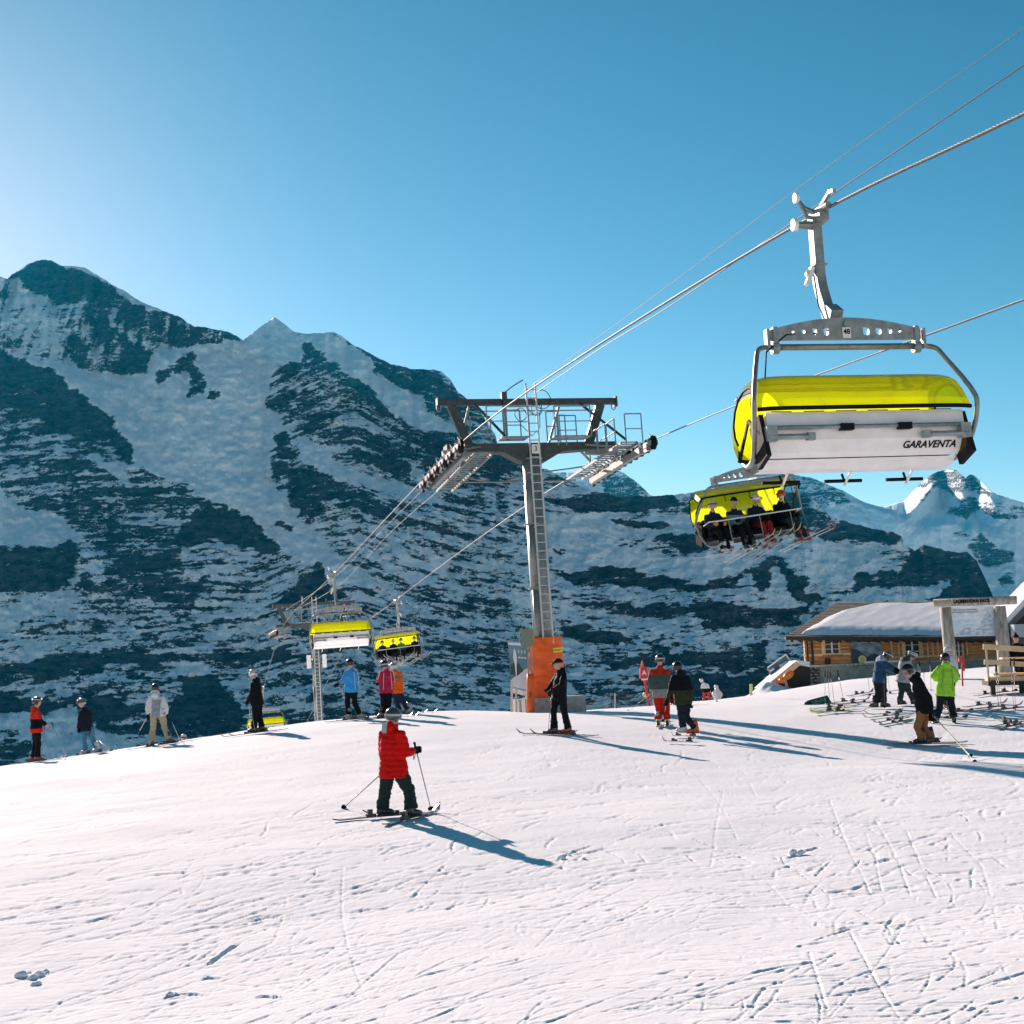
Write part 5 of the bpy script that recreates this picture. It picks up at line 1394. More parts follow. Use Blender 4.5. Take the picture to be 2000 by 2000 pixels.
# --- two seen from behind near the tower shadow
J = joints('D', 33.5, h=(702, 182), n=(702, 260), sL=(600, 335), sR=(800, 335), eL=(572, 470), eR=(845, 480), dL=(600, 600, .15), dR=(840, 610, .15), pL=(655, 610), pR=(760, 610), kL=(682, 800, .05), kR=(785, 800, .03), aL=(680, 985), aR=(795, 985))
stand(J)
person('skier from behind in red trousers and a red and grey banded jacket', J, 0, dict(jacket=[(.28, .28, .25), (.06, .09, .09), (.45, .035, .012)], paint=zband([.22, .86]), trousers=(.50, .022, .012), helmet=(.02, .022, .024), strap=(.5, .5, .5), boots=(.55, .55, .35), hood=False, hem=.10, leg=1.05))
skis_for(J, 8, 1.6, (.30, .32, .20), 'skier in red trousers')
pole(J['dL'] + Vector((0, 0, 0)), gpt('D', 300, 830), (.55, .56, .55), 'pale ski pole stretched far left of the skier in red trousers')
J2 = joints('D', 31.3, h=(922, 280), n=(945, 350), sL=(870, 410, .04), sR=(1045, 415, -.04), eL=(835, 550), eR=(1088, 580), dL=(792, 690, -.05), dR=(1085, 715, .1), pL=(955, 680), pR=(1025, 680), kL=(965, 900, .08), kR=(1040, 920, -.06), aL=(1000, 1095, .10), aR=(1150, 1140, -.05))
stand(J2)
person('person from behind in a black jacket with olive lower half and one orange boot', J2, -12, dict(jacket=[(.035, .042, .018), BLK], paint=zband([.42]), trousers=(.012, .02, .032), helmet=(.012, .015, .018), boots=[(.55, .56, .54), (.70, .10, .015)], hF=-20, bF=(-60, -75), hem=.12))
pole(J2['dL'], gpt('D', 740, 950), (.55, .42, .36), 'pinkish ski pole held in the left hand of the person with the orange boot')
for (x0, y0), (x1, y1), tc, lb in (((1200, 1240), (725, 1222), (.75, .14, .03), 'white ski with an orange tip lying before the person with the orange boot'), ((1190, 1165), (840, 1155), (.03, .03, .03), 'white ski with a dark tip under the person with the orange boot')):
    ski(gpt('D', x0, y0, .02), gpt('D', x1, y1, .02), (.72, .73, .72), lb, "skis on the skiers' feet", tc)
# small dark red figure half hidden between the two
J3 = joints('D', 45, h=(840, 560), n=(845, 585), sL=(825, 610), sR=(880, 610), eL=(815, 655), eR=(890, 655), dL=(830, 690), dR=(885, 690), pL=(840, 690), pR=(870, 690), kL=(840, 730), kR=(870, 730), aL=(840, 780), aR=(872, 780))
stand(J3, .55)
person('small person in dark wine red half hidden behind the olive jacket', J3, 180, dict(s=.55, jacket=(.10, .012, .03), trousers=(.08, .012, .03), helmet=(.02, .02, .02), voxel=.03))

# --- far pair at the crest
J = joints('D', 61, h=(1222, 448), n=(1250, 478), sL=(1238, 500, .05), sR=(1300, 498, -.05), eL=(1222, 532), eR=(1318, 540), dL=(1235, 560), dR=(1330, 575), pL=(1262, 575), pR=(1302, 575), kL=(1255, 640), kR=(1322, 640), aL=(1258, 715), aR=(1330, 715))
stand(J, .75)
person('small far skier at the crest in bright red trousers and white top', J, -60, dict(s=.72, jacket=[BLK, (.72, .72, .72)], paint=zband([.4]), trousers=(.75, .05, .015), helmet=(.72, .70, .68), mask=(.5, .04, .03), voxel=.03))
pole(J['dR'], gpt('D', 1420, 715), (.5, .5, .6), 'pale ski pole slanting from the far skier in bright red trousers')
pc = on_ground(1401.5, 63)
pg = empty('penguin_figure', pc); tag(pg, 'small white penguin-shaped ski school figure standing on the crest', 'figure')
MB().tube([(0, 0, .02), (0, 0, .18), (0, 0, .38), (0, 0, .5), (-.02, 0, .58)], [.15, .19, .16, .10, .09], 14).ball((-.03, 0, .63), .10, 12, 8).build('body', WHITE, pg, smooth=True)
MB().tube([(-.10, -.02, .63), (-.19, -.04, .61)], [.03, .008], 8).build('beak', mat('grey_plastic', (.3, .3, .3), .5), pg)
for sx in (-1, 1):
    MB().tube([(sx * .12, 0, .42), (sx * .2, 0, .28), (sx * .19, 0, .16)], [(.03, .05), (.025, .06), (.01, .03)], 8).build('flipper', WHITE, pg, smooth=True)
    MB().ball((sx * .08, -.06, .03), (.07, .10, .03), 10, 6).build('foot', BLACK, pg, smooth=True)

# --- left edge group
J = joints('E', 38.0, h=(352, 342), n=(338, 402), sL=(312, 440, .16), sR=(352, 440, -.16), eL=(360, 520, .22), eR=(392, 525, -.20), dL=(425, 560, .12), dR=(440, 565, -.08), pL=(335, 600, .07), pR=(350, 600, -.07), kL=(335, 745, .05), kR=(362, 740, -.05), aL=(312, 888, .06), aR=(350, 893, -.05))
stand(J)
person('man in a red jacket with a black chest panel at the far left edge', J, 82, dict(jacket=[(.60, .03, .012), BLK, (.60, .03, .012)], paint=zband([.06, .62]), trousers=BLK, helmet=(.015, .02, .022), band=(.5, .5, .5), glove=(.5, .4, .4), boots=(.5, .06, .06), bF=95))
pole(J['dR'] + Vector((.15, 0, .05)), gpt('E', 630, 868), (.06, .09, .10), 'dark ski pole held out by the man in red and black')
pole(J['dL'], J['aR'] + Vector((.1, .05, -.13)), (.25, .26, .25), 'second ski pole of the man in red and black, close to his leg')
skis_for(J, 100, 1.6, (.5, .5, .5), 'man in red and black')
J = joints('E', 41.5, h=(768, 350), n=(785, 400), sL=(765, 440, -.12), sR=(845, 435, .12), eL=(750, 525, -.2), eR=(860, 525, .15), dL=(740, 590, -.15), dR=(855, 590, .2), pL=(785, 590), pR=(850, 590), kL=(795, 705, -.05), kR=(875, 700, .05), aL=(805, 815), aR=(915, 800))
stand(J)
person('skier in a black jacket and blue trousers looking back to the left', J, -150, dict(jacket=(.012, .016, .024), trousers=(.07, .22, .36), helmet=(.32, .36, .34), band=(.04, .05, .05), goggles=(.03, .02, .05), hF=-100, boots=(.6, .6, .6)))
pole(J['dL'], gpt('E', 1068, 806), (.55, .56, .55), 'upper of two pale ski poles behind the skier in blue trousers')
pole(J['dL'] + Vector((.3, .1, -.12)), gpt('E', 1052, 812), (.45, .46, .45), 'lower of two pale ski poles behind the skier in blue trousers')
skis_for(J, -80, 1.6, (.55, .55, .55), 'skier in blue trousers')
J = joints('E', 38.5, h=(1466, 215), n=(1468, 268), sL=(1412, 310), sR=(1540, 312), eL=(1388, 400), eR=(1572, 400), dL=(1398, 468, .1), dR=(1570, 465, .1), pL=(1452, 450), pR=(1525, 450), kL=(1444, 590, .05), kR=(1552, 585, .05), aL=(1436, 730), aR=(1592, 722))
stand(J)
person('skier from behind in a white fur-trimmed jacket and beige trousers', J, 0, dict(jacket=[(.28, .31, .32), (.62, .63, .66)], paint=arms_other(.13), trousers=(.42, .36, .24), helmet=(.02, .02, .022), goggles=None, trim=(.65, .62, .6), band=None, boots=(.08, .08, .08), bF=(-40, 60), leg=1.08))
pole(J['dL'], at(*tp('E', 1305, 636), 38.9), (.75, .68, .6), 'pale ski pole pointing down left from the skier in beige trousers', r=.011)
pole(J['dR'] + Vector((.15, 0, -.2)), gpt('E', 1700, 668), (.35, .4, .42), 'thin ski pole to the right of the skier in beige trousers')
skis_for(J, 75, 1.6, (.3, .3, .3), 'skier in beige trousers')
# only the helmet shows above the crest
g0 = at(359, 1441, 52)
J = {k: g0 + Vector(v) for k, v in dict(h=(0, 0, 0), n=(0, 0, -.18), sL=(-.2, 0, -.3), sR=(.2, 0, -.3), eL=(-.3, .1, -.55), eR=(.3, .1, -.55), dL=(-.3, .3, -.7), dR=(.3, .3, -.7), pL=(-.1, 0, -.8), pR=(.1, 0, -.8), kL=(-.12, .05, -1.2), kR=(.12, .05, -1.2), aL=(-.12, 0, -1.55), aR=(.12, 0, -1.55)).items()}
person('person beyond the crest with only a white and red helmet showing', J, 150, dict(jacket=(.5, .03, .02), trousers=BLK, helmet=(.7, .7, .7), goggles=(.4, .02, .02), mask=(.45, .03, .02), voxel=.035))

J = joints('F', 37.7, h=(262, 272), n=(278, 325), sL=(262, 365, -.16), sR=(312, 360, .14), eL=(250, 450, -.22), eR=(300, 450, .1), dL=(215, 512, -.18), dR=(222, 522, .05), pL=(280, 530, -.06), pR=(318, 530, .06), kL=(278, 655, -.08), kR=(322, 660, .06), aL=(272, 800, -.08), aR=(345, 798, .08))
stand(J)
person('skier in black with large white goggles turned towards the camera', J, -95, dict(jacket=BLK, trousers=BLK, helmet=(.55, .57, .55), goggles=(.75, .75, .75), strap=(.1, .1, .1), hF=-160, boots=(.03, .03, .03), bF=-85))
skis_for(J, -84, 1.75, (.10, .11, .12), 'skier with white goggles')
pole(J['dL'], gpt('F', 290, 838), (.5, .5, .5), 'ski pole planted by the feet of the skier with white goggles')
pole(J['dR'], gpt('F', 238, 795), (.5, .5, .5), 'second ski pole left of the skier with white goggles')

J = joints('F', 39.3, h=(1175, 172), n=(1190, 225), sL=(1140, 255, .08), sR=(1232, 258, -.08), eL=(1112, 330, .02), eR=(1245, 335, -.1), dL=(1062, 362, 0), dR=(1235, 395, .15), pL=(1160, 415), pR=(1215, 415), kL=(1152, 545, .06), kR=(1222, 545, -.04), aL=(1162, 685), aR=(1268, 675))
stand(J)
person('skier in a bright blue jacket seen from behind at the crest', J, -12, dict(jacket=(.045, .34, .72), piping=(.6, .68, .75), trousers=BLK, helmet=(.012, .012, .014), hood=False, hF=-35, boots=(.35, .36, .36), bF=(60, 70), hem=.1))
skis_for(J, 76, 1.6, (.06, .06, .06), 'skier in bright blue')
pole(J['dL'], gpt('F', 1200, 672), (.45, .45, .45), 'ski pole leaning under the hand of the skier in bright blue')
J = joints('F', 38.8, h=(1500, 188), n=(1515, 235), sL=(1472, 262, -.05), sR=(1562, 262, .05), eL=(1450, 325), eR=(1580, 330, .1), dL=(1432, 348, .22), dR=(1560, 380, .25), pL=(1490, 420), pR=(1548, 420), kL=(1488, 555, .04), kR=(1542, 555), aL=(1482, 692), aR=(1540, 690))
stand(J)
person('skier in a raspberry pink jacket standing in front of an orange jacket', J, -20, dict(jacket=(.48, .022, .065), piping=(.75, .6, .62), trousers=BLK, helmet=(.025, .025, .03), strap=(.5, .5, .5), hood=False, hF=-40, boots=(.1, .1, .1), bF=(40, 60)))
skis_for(J, 70, 1.6, (.08, .08, .08), 'skier in raspberry pink')
J = joints('F', 41.2, h=(1588, 205), n=(1605, 250), sL=(1570, 275, .05), sR=(1652, 272, -.05), eL=(1565, 340), eR=(1665, 345), dL=(1580, 395, .2), dR=(1640, 395, .2), pL=(1595, 425), pR=(1640, 425), kL=(1615, 535, .05), kR=(1672, 530), aL=(1640, 640, .1), aR=(1728, 636))
stand(J)
person('skier in a neon orange jacket partly behind the pink jacket', J, 15, dict(jacket=[(.85, .13, .012), (.16, .17, .16), (.85, .13, .012)], paint=zband([.72, .9]), trousers=(.014, .03, .05), helmet=(.55, .55, .56), band=(.05, .05, .05), hF=-10, boots=(.35, .36, .37), bF=(60, 75)))
skis_for(J, 72, 1.6, (.07, .07, .08), 'skier in neon orange')

# --- right-hand group
J = joints('B', 37, h=(545, 245, 0), n=(490, 255, 0), sL=(432, 275, .12), sR=(462, 300, -.12), eL=(590, 385, .14), eR=(560, 400, -.12), dL=(655, 415, .1), dR=(640, 440, -.05), pL=(385, 565, .06), pR=(470, 565, -.06), kL=(405, 760, .05), kR=(495, 765, -.03), aL=(372, 965, .05), aR=(490, 978, -.05))
stand(J)
person('person bending forward in a dark blue jacket, white band on the helmet', J, 70, dict(jacket=[(.022, .075, .15), (.30, .40, .48)], paint=zband([.93]), trousers=(.02, .02, .024), helmet=(.015, .015, .018), band=(.65, .66, .66), hdip=-.5, boots=(.03, .03, .03), bF=(-50, 80)))
pole(at(*tp('B', 245, 400), 37.2), gpt('B', 290, 800), (.1, .1, .1), 'dark ski pole just left of the bending blue jacket')
pole(at(*tp('B', 540, 470), 36.6), gpt('B', 585, 770), (.45, .46, .42), 'ski pole in front of the bending blue jacket')
pole(at(*tp('B', 490, 480), 36.4), gpt('B', 505, 1000), (.10, .13, .14), 'upright dark ski pole against the legs of the bending blue jacket')
J = joints('B', 37.4, h=(905, 225, 0), n=(855, 262, 0), sL=(765, 280, .12), sR=(835, 300, -.12), eL=(880, 420, .16), eR=(905, 420, -.1), dL=(960, 470, .1), dR=(960, 480, -.1), pL=(735, 560, .06), pR=(800, 565, -.06), kL=(748, 760, .04), kR=(870, 780, -.04), aL=(732, 968, .05), aR=(925, 985, -.05))
stand(J)
person('person in a light grey jacket bending forward behind the black and brown skier', J, 62, dict(jacket=[(.34, .37, .38), (.06, .07, .08)], paint=zband([.93]), trousers=(.028, .045, .05), helmet=(.05, .055, .06), band=(.6, .6, .6), strap=(.5, .52, .52), hdip=-.4, boots=(.03, .03, .03), bF=(70, 60)))
pole(at(*tp('B', 985, 330), 37.8), gpt('B', 1010, 740), (.5, .5, .46), 'pale ski pole in front of the bending grey jacket')
pole(at(*tp('B', 1065, 430), 38.0), gpt('B', 1085, 700), (.12, .13, .14), 'dark ski pole right of the bending grey jacket')

J = joints('B', 28.5, h=(835, 440), n=(890, 545), sL=(985, 600, -.17), sR=(975, 590, .17), eL=(1150, 840, -.22), eR=(1130, 830, .20), dL=(1190, 1080, -.20), dR=(1165, 1085, .14), pL=(1075, 985, -.09), pR=(1065, 985, .09), kL=(975, 1270, -.08), kR=(1075, 1265, .10), aL=(1060, 1600, -.08), aR=(1190, 1605, .12))
stand(J)
person('skier leaning forward in a black jacket and brown trousers, facing left', J, -90, dict(jacket=BLK, trousers=[(.30, .13, .055)], helmet=(.010, .011, .013), brim=True, mask=(.5, .22, .14), hF=-95, hdip=-.15, boots=(.02, .02, .022), bF=-88, hem=.12, puff=1.05, leg=1.02))
skis_for(J, -87, 1.75, (.03, .03, .035), 'skier in brown trousers')
pole(J['dL'] + Vector((-.02, 0, .02)), gpt('B', 1825, 1785), (.62, .60, .30), 'pale yellow ski pole trailing behind the skier in brown trousers, nearer of two')
pole(J['dR'] + Vector((.05, 0, 0)), gpt('B', 1762, 1702), (.58, .60, .22), 'pale yellow ski pole trailing behind the skier in brown trousers, farther of two')

J = joints('B', 32.5, h=(1382, 268), n=(1382, 355), sL=(1300, 415), sR=(1478, 418), eL=(1205, 530, .02), eR=(1560, 535, .02), dL=(1270, 585, .28), dR=(1510, 600, .28), pL=(1330, 740), pR=(1435, 740), kL=(1298, 980, .05), kR=(1475, 985, .03), aL=(1250, 1175), aR=(1515, 1225))
stand(J)
person('person from behind in a lime green jacket and black trousers', J, 0, dict(jacket=(.33, .66, .055), piping=(.16, .36, .03), trousers=(.010, .014, .018), helmet=(.012, .014, .018), boots=(.02, .02, .02), hem=.12, puff=1.1, hF=5, leg=1.1, bF=(-20, 15)))
J = joints('B', 35.5, h=(1415, 170), n=(1430, 250), sL=(1385, 300), sR=(1495, 305), eL=(1370, 400), eR=(1520, 400), dL=(1400, 480, .1), dR=(1540, 450), pL=(1405, 560), pR=(1475, 560), kL=(1400, 760), kR=(1470, 760), aL=(1400, 940), aR=(1470, 940))
stand(J)
person('person in a white jacket and blue-striped white hat behind the lime green jacket', J, 170, dict(jacket=(.66, .67, .70), trousers=(.03, .03, .035), helmet=(.62, .66, .70), hat='beanie', band=None, boots=(.05, .05, .05)))

# --- seated on the terrace at the right edge
J = joints('G', 41.5, h=(1805, 860), n=(1815, 940), sL=(1740, 985), sR=(1890, 985), eL=(1715, 1100), eR=(1925, 1100), dL=(1740, 1190, -.2), dR=(1880, 1190, -.2), pL=(1770, 1215), pR=(1860, 1215), kL=(1810, 1250, -.42), kR=(1900, 1250, -.42), aL=(1840, 1400, -.45), aR=(1930, 1400, -.45))
person('person all in black seated behind the wooden rails at the right edge', J, 175, dict(jacket=BLK, trousers=BLK, helmet=(.012, .012, .014), hat='beanie', boots=(.02, .02, .02)))

# --- riders
def rider(C, x, spec, label, skicol, tipcol=None, sa=0.0, az=100, su=.35, who='rider', lean=0.0, legs=0.0, spread=.11, skis=True, s=1.0):
    M4 = C.matrix_world; q = lambda *v: M4 @ Vector(v)
    x = x / .925
    zs = -3.51
    q0 = q; q = lambda a_, b_, c_: q0(a_, b_ + .15, c_ + .13)
    J = dict(h=q(x + lean * .3, -.98, zs + .80), n=q(x + lean * .2, -1.06, zs + .60), sL=q(x + .19, -1.12, zs + .50), sR=q(x - .19, -1.12, zs + .50), eL=q(x + .27, -.98, zs + .24), eR=q(x - .27, -.98, zs + .24),
             dL=q(x + .16, -.68, zs + .26), dR=q(x - .16, -.68, zs + .24), pL=q(x + .10, -1.10, zs + .06), pR=q(x - .10, -1.10, zs + .06),
             kL=q(x + spread, -.62, zs + .06), kR=q(x - spread, -.62, zs + .06), aL=q(x + spread + legs, -.52 , zs - .44), aR=q(x - spread + legs, -.48, zs - .46))
    sp = dict(spec); sp.setdefault('hood', False)
    h = 180 - math.degrees(math.atan2(C.matrix_world[0][1], -C.matrix_world[1][1])) if False else math.degrees(math.atan2(M4[0][1], M4[1][1]))
    sp.setdefault('bF', h + sa)
    p = person(label, J, h, sp, None)
    if skis:
        a = math.radians(az); d = Vector((math.sin(a), math.cos(a), su)).normalized()
        for c, nm in (('L', 'left'), ('R', 'right')):
            o = J['a' + c] - Vector((0, 0, .135))
            ski(o - d * .70 + Vector((0, -.08 if c == 'L' else .08, 0)), o + d * .95 + Vector((0, -.08 if c == 'L' else .08, 0)), skicol, '%s ski hanging from the feet of the %s' % (nm, who), 'skis of the chairlift riders', tipcol)
    return p
ORG = (.9, .16, .05)
rider(chD, 1.10, dict(jacket=NAVY, trousers=BLK, helmet=(.62, .62, .60), strap=(.1, .1, .1), glove=(.6, .3, .05), boots=(.7, .68, .7)), 'rider in navy with white helmet and white boots on the nearer occupied chair', (.6, .6, .58), (.6, .6, .5), az=95, su=.14, who='rider in white boots')
rider(chD, .45, dict(jacket=[(.16, .28, .34), NAVY], paint=zband([.85]), trousers=BLK, helmet=(.012, .012, .02), hat='cap', boots=(.03, .03, .03)), 'rider in a pale blue-grey jacket and dark cap on the nearer occupied chair', (.45, .46, .42), (.62, .6, .3), az=110, su=.5, who='rider in the blue-grey jacket')
rider(chD, -.20, dict(jacket=NAVY, trousers=[(.26, .02, .02)], helmet=(.55, .58, .58), goggles=(.75, .75, .78), boots=(.5, .4, .4)), 'rider with silver goggles and dark red trousers on the nearer occupied chair', (.22, .22, .2), (.7, .66, .3), az=112, su=.62, who='rider in dark red trousers')
rider(chD, -.98, dict(jacket=BLK, trousers=(.02, .03, .035), helmet=(.35, .04, .03), goggles=(.6, .05, .03), mask=(.6, .66, .68), boots=(.3, .05, .05)), 'rider with a white face mask and red helmet on the nearer occupied chair', (.62, .6, .56), ORG, az=102, su=.42, who='rider with the red helmet', legs=-.22)
for x, jc, lb, sc, wh, az_, su_ in ((1.05, NAVY, 'dark rider at the left end of the distant occupied chair', (.5, .5, .5), 'leftmost distant rider', 250, .25), (.32, BLK, 'rider in black with a pale helmet, second from left on the distant occupied chair', (.5, .5, .48), 'second distant rider from the left', 240, .5),
        (-.20, (.06, .30, .05), 'rider in a green jacket on the distant occupied chair', (.6, .6, .5), 'distant rider in green', 100, .6), (-1.10, BLK, 'dark rider at the right end of the distant occupied chair', (.55, .55, .5), 'rightmost distant rider', 100, .5)):
    rider(chE, x, dict(jacket=jc, trousers=BLK, helmet=(.5, .5, .5) if x == .32 else (.03, .03, .04), boots=(.4, .4, .4), voxel=.04), lb, sc, None, az=az_, su=su_, who=wh)
# ---------------------------------------------------------------- timber hut
WOOD = mat('honey_timber', (.78, .42, .16), .7, col2=(.42, .18, .055), nscale=6, bump=.4, bscale=14, stretch=(.35, 3, 5))
WOOD2 = mat('pale_timber', (.80, .55, .30), .7, noise=.15, nscale=8, bump=.2, bscale=20)
GREYW = mat('weathered_grey_log', (.58, .54, .47), .85, col2=(.28, .25, .20), nscale=5, bump=.7, bscale=18, stretch=(2, 2, .4))
SHING = mat('grey_brown_shingle', (.26, .20, .14), .85, col2=(.13, .10, .075), nscale=9, bump=.4, bscale=20)
DARKW = mat('dark_eaves_wood', (.035, .028, .024), .8)
CONC2 = mat('plinth_concrete', (.34, .37, .32), .9, noise=.2, nscale=4, bump=.4, bscale=15)
STONE = mat('rubble_stone', (.25, .25, .20), .9, col2=(.11, .12, .10), nscale=5, bump=.6, bscale=12)
GLASS = mat('window_glass', (.02, .03, .035), .25, spec=.3)
PLANK = mat('new_plank', (.72, .50, .27), .6, noise=.12, nscale=6, bump=.15, bscale=20)
POST_M = mat('zinc_post', (.30, .32, .33), .4, .7)

HD = 60.0
O = at(1579, 1300, HD)                     # left wall corner at floor level
hx = (at(1950, 1300, HD + 1.2) - O); hx.z = 0; hx.normalize(); hy = Vector((-hx.y, hx.x, 0))
HM = Matrix.Identity(4)
for i in range(3): HM[i][0], HM[i][1], HM[i][2], HM[i][3] = hx[i], hy[i], (0, 0, 1)[i], O[i]
hut = tag(empty('timber_hut', None, HM), 'low log-walled hut with a thick snow blanket on its shingle roof', 'hut')
HL = 9.1; WH = 1.16                         # wall length and height above the sill
def px2l(px, py, y=0.0):
    """hut coordinates of a photo pixel on the wall plane (front face)"""
    d = ray(px, py); c = Vector((0, 0, CAM_Z)); nrm = hy; k = (O + hy * y - c).dot(nrm) / d.dot(nrm)
    p = c + d * k - O
    return p.dot(hx), p.z
# logs: nine openings leave pieces of log
rows = 7; lh = WH / rows
wins = [px2l(1611, 1278) + px2l(1638, 1247), px2l(1768, 1285) + px2l(1795, 1247), px2l(1866, 1283) + px2l(1878, 1250)]
_log = {}
rl_ = random.Random(5)
for i in range(rows):
    z = lh * (i + .5)
    cuts = [(w[0] - .03, w[2] + .03) for w in wins if z > w[1] - .02]
    x = -.12; segs = []
    for c0, c1 in sorted(cuts): segs.append((x, c0)); x = c1
    segs.append((x, HL))
    for a, b in segs:
        if b - a < .08: continue
        MB().tube([(a, .09, z), (b, .09, z)], [(lh * .56, .09), (lh * .56, .09)], 10, side=(0, 0, 1)).build('log', WOOD, hut, smooth=False)
MB().box((HL / 2, .30, WH / 2 - .3), (HL, .22, WH + .9)).build('inner_wall', DARKW, hut)
for w in wins:
    x0, z0, x1, z1 = w; z1 = min(z1, WH - .02)
    f = MB(); t = .07
    f.box(((x0 + x1) / 2, .0, z0), (x1 - x0 + t, .06, t)).box((x0, .0, (z0 + z1) / 2), (t, .06, z1 - z0)).box((x1, .0, (z0 + z1) / 2), (t, .06, z1 - z0)).box(((x0 + x1) / 2, .0, z1), (x1 - x0 + t, .06, t))
    f = f.build('window_frame', WOOD2, hut)
    b = MB().box(((x0 + x1) / 2, .005, (z0 + z1) / 2), (.07, .05, z1 - z0 - .05))
    for k in (1, 2): b.box(((x0 + x1) / 2, .01, z0 + (z1 - z0) * k / 3), (x1 - x0 - .05, .03, .025))
    b.build('sash_bars', WHITE, f)
    MB().box(((x0 + x1) / 2, .05, (z0 + z1) / 2), (x1 - x0, .015, z1 - z0)).build('pane', GLASS, f)
    MB().box((x0 - .09, -.02, (z0 + z1) / 2 + .02), (.10, .05, z1 - z0 + .1)).build('shutter', WOOD2, hut)
    MB().box(((x0 + x1) / 2, -.04, z0 - .07), (x1 - x0 + .25, .14, .05)).build('window_sill', SHING, hut)
for px in (1742, 1756, 1763, 1801, 1812, 1822, 1832, 1881, 1889, 1745 + 115):
    x, z = px2l(px, 1280); MB().box((x, -.03, WH * .52 + .02 * rl_.random()), (.06, .04, WH * (.75 + .25 * rl_.random()))).build('batten', WOOD2, hut)
MB().box((px2l(1616, 1295)[0], -.06, .16), (.22, .12, .26)).build('wall_box', DARKW, hut)
MB().box((.9, -.03, .46), (2.2, .05, .10)).box((5.2, -.03, .20), (2.6, .05, .07)).build('wall_plank', WOOD2, hut)
MB().box((HL / 2 - .1, -.02, -.03), (HL + .2, .34, .10)).build('sill_beam', GREYW, hut)
MB().box((HL / 2 + .35, .12, -.75), (HL - .3, .2, 1.34)).build('plinth', CONC2, hut)
MB().box((HL * .30 + .9, -.14, .045), (2.2, .34, .09)).build('snow_on_ledge', M_SNOW2, hut)
# stones of the corner pier
r3 = random.Random(9)
for i in range(9):
    for j in range(2):
        c = Vector((.05 + j * .26 + r3.uniform(-.03, .03) + (.1 if i % 2 else 0), -.02, -.12 - i * .14))
        mb = MB().ball(c, (.15 + r3.uniform(-.02, .03), .12, .075), 7, 5)
        mb.v = [v + Vector((r3.uniform(-.02, .02), r3.uniform(-.02, .02), r3.uniform(-.012, .012))) for v in mb.v]
        mb.build('stone', STONE, hut)
MB().box((.2, .12, -.75), (.5, .2, 1.34)).build('pier_core', DARKW, hut)
for px in (1576, 1586): 
    x = px2l(px, 1280)[0]; MB().box((x, -.08, .25), (.08, .08, 1.75)).build('corner_post', DARKW, hut)
# roof: front plane from eave to ridge
def hl(px, py, D):
    p = at(px, py, D) - O; return Vector((p.dot(hx), p.dot(hy), p.z))
E0, E1 = hl(1534, 1244, HD - .9), hl(1962, 1246, HD + .35)
R0, R1 = hl(1634, 1177, HD + 12.5), hl(1990, 1172, HD + 13.5)
ctr = 22
for i in range(ctr):                                     # shingle courses, each one lapping the next
    t0, t1 = i / ctr, (i + 1) / ctr
    a0, b0 = E0.lerp(R0, t0), E1.lerp(R1, t0); a1, b1 = E0.lerp(R0, t1), E1.lerp(R1, t1)
    nrm = (b0 - a0).cross(a1 - a0).normalized()
    nrm = nrm if nrm.z > 0 else -nrm
    k = 40 if i in (0, 1, 20, 21) else 0
    if k:
        for j in range(k):                               # single shingles where they lie bare
            u0, u1 = (j + .03) / k, (j + .97) / k; h_ = .03 + .012 * r3.random()
            q = [a0.lerp(b0, u0), a0.lerp(b0, u1), a1.lerp(b1, u1), a1.lerp(b1, u0)]
            vs = [q[0] + nrm * h_, q[1] + nrm * h_, q[2] + nrm * .008, q[3] + nrm * .008] + q
            mesh_obj('shingle', vs, [(0, 1, 2, 3), (4, 5, 1, 0), (5, 6, 2, 1), (7, 4, 0, 3)], SHING, hut)
    else:
        vs = [a0 + nrm * .035, b0 + nrm * .035, b1 + nrm * .008, a1 + nrm * .008, a0, b0]
        mesh_obj('shingle_course', vs, [(0, 1, 2, 3), (4, 5, 1, 0)], SHING, hut)
BKD = Vector((1.2, 4.0, -1.4))
rf = mesh_obj('roof', [E0, E1, R1, R0, R0 + BKD, R1 + BKD, E0 - Vector((0, 0, .12)), E1 - Vector((0, 0, .12)), R0 - Vector((0, 0, .3)), R1 - Vector((0, 0, .3))],
              [(0, 1, 2, 3), (3, 2, 5, 4), (0, 3, 4), (1, 5, 2), (6, 7, 1, 0), (6, 8, 9, 7)], SHING, hut)
MB().bar(E0 + Vector((0, -.02, -.06)), E1 + Vector((0, -.02, -.06)), .10, .15).build('gutter', DARKW, hut)
n = 23
for i in range(n):
    t = (i + .7) / n; p = E0.lerp(E1, t)
    MB().tube([p + Vector((0, .05, -.17)), p + Vector((0, .9, -.05))], [.075, .075], 8).build('rafter_tail', DARKW, hut)
# snow blanket with an uneven edge
U_, V_ = 90, 36
us = np.linspace(0, 1, U_); vs_ = np.linspace(0, 1, V_)
UU, VV = np.meshgrid(us, vs_)
low = .035 + .02 * fbm(UU * 20, UU * 0, 3, 1); hi = .90 + .035 * fbm(UU * 6, UU * 0 + 3, 3, 2) - .42 * np.clip(1 - UU / .22, 0, 1) ** 2
t = low + (hi - low) * VV
left = .055 + .05 * t + .02 * fbm(t * 7, t * 0, 3, 4)
s_ = left + (1.0 - left) * UU
e0, e1, r0, r1 = [np.array(v) for v in (E0, E1, R0, R1)]
Pq = (e0 * (1 - s_)[..., None] + e1 * s_[..., None]) * (1 - t)[..., None] + (r0 * (1 - s_)[..., None] + r1 * s_[..., None]) * t[..., None]
nr = np.cross(e1 - e0, r0 - e0); nr /= np.linalg.norm(nr); nr = nr if nr[2] > 0 else -nr
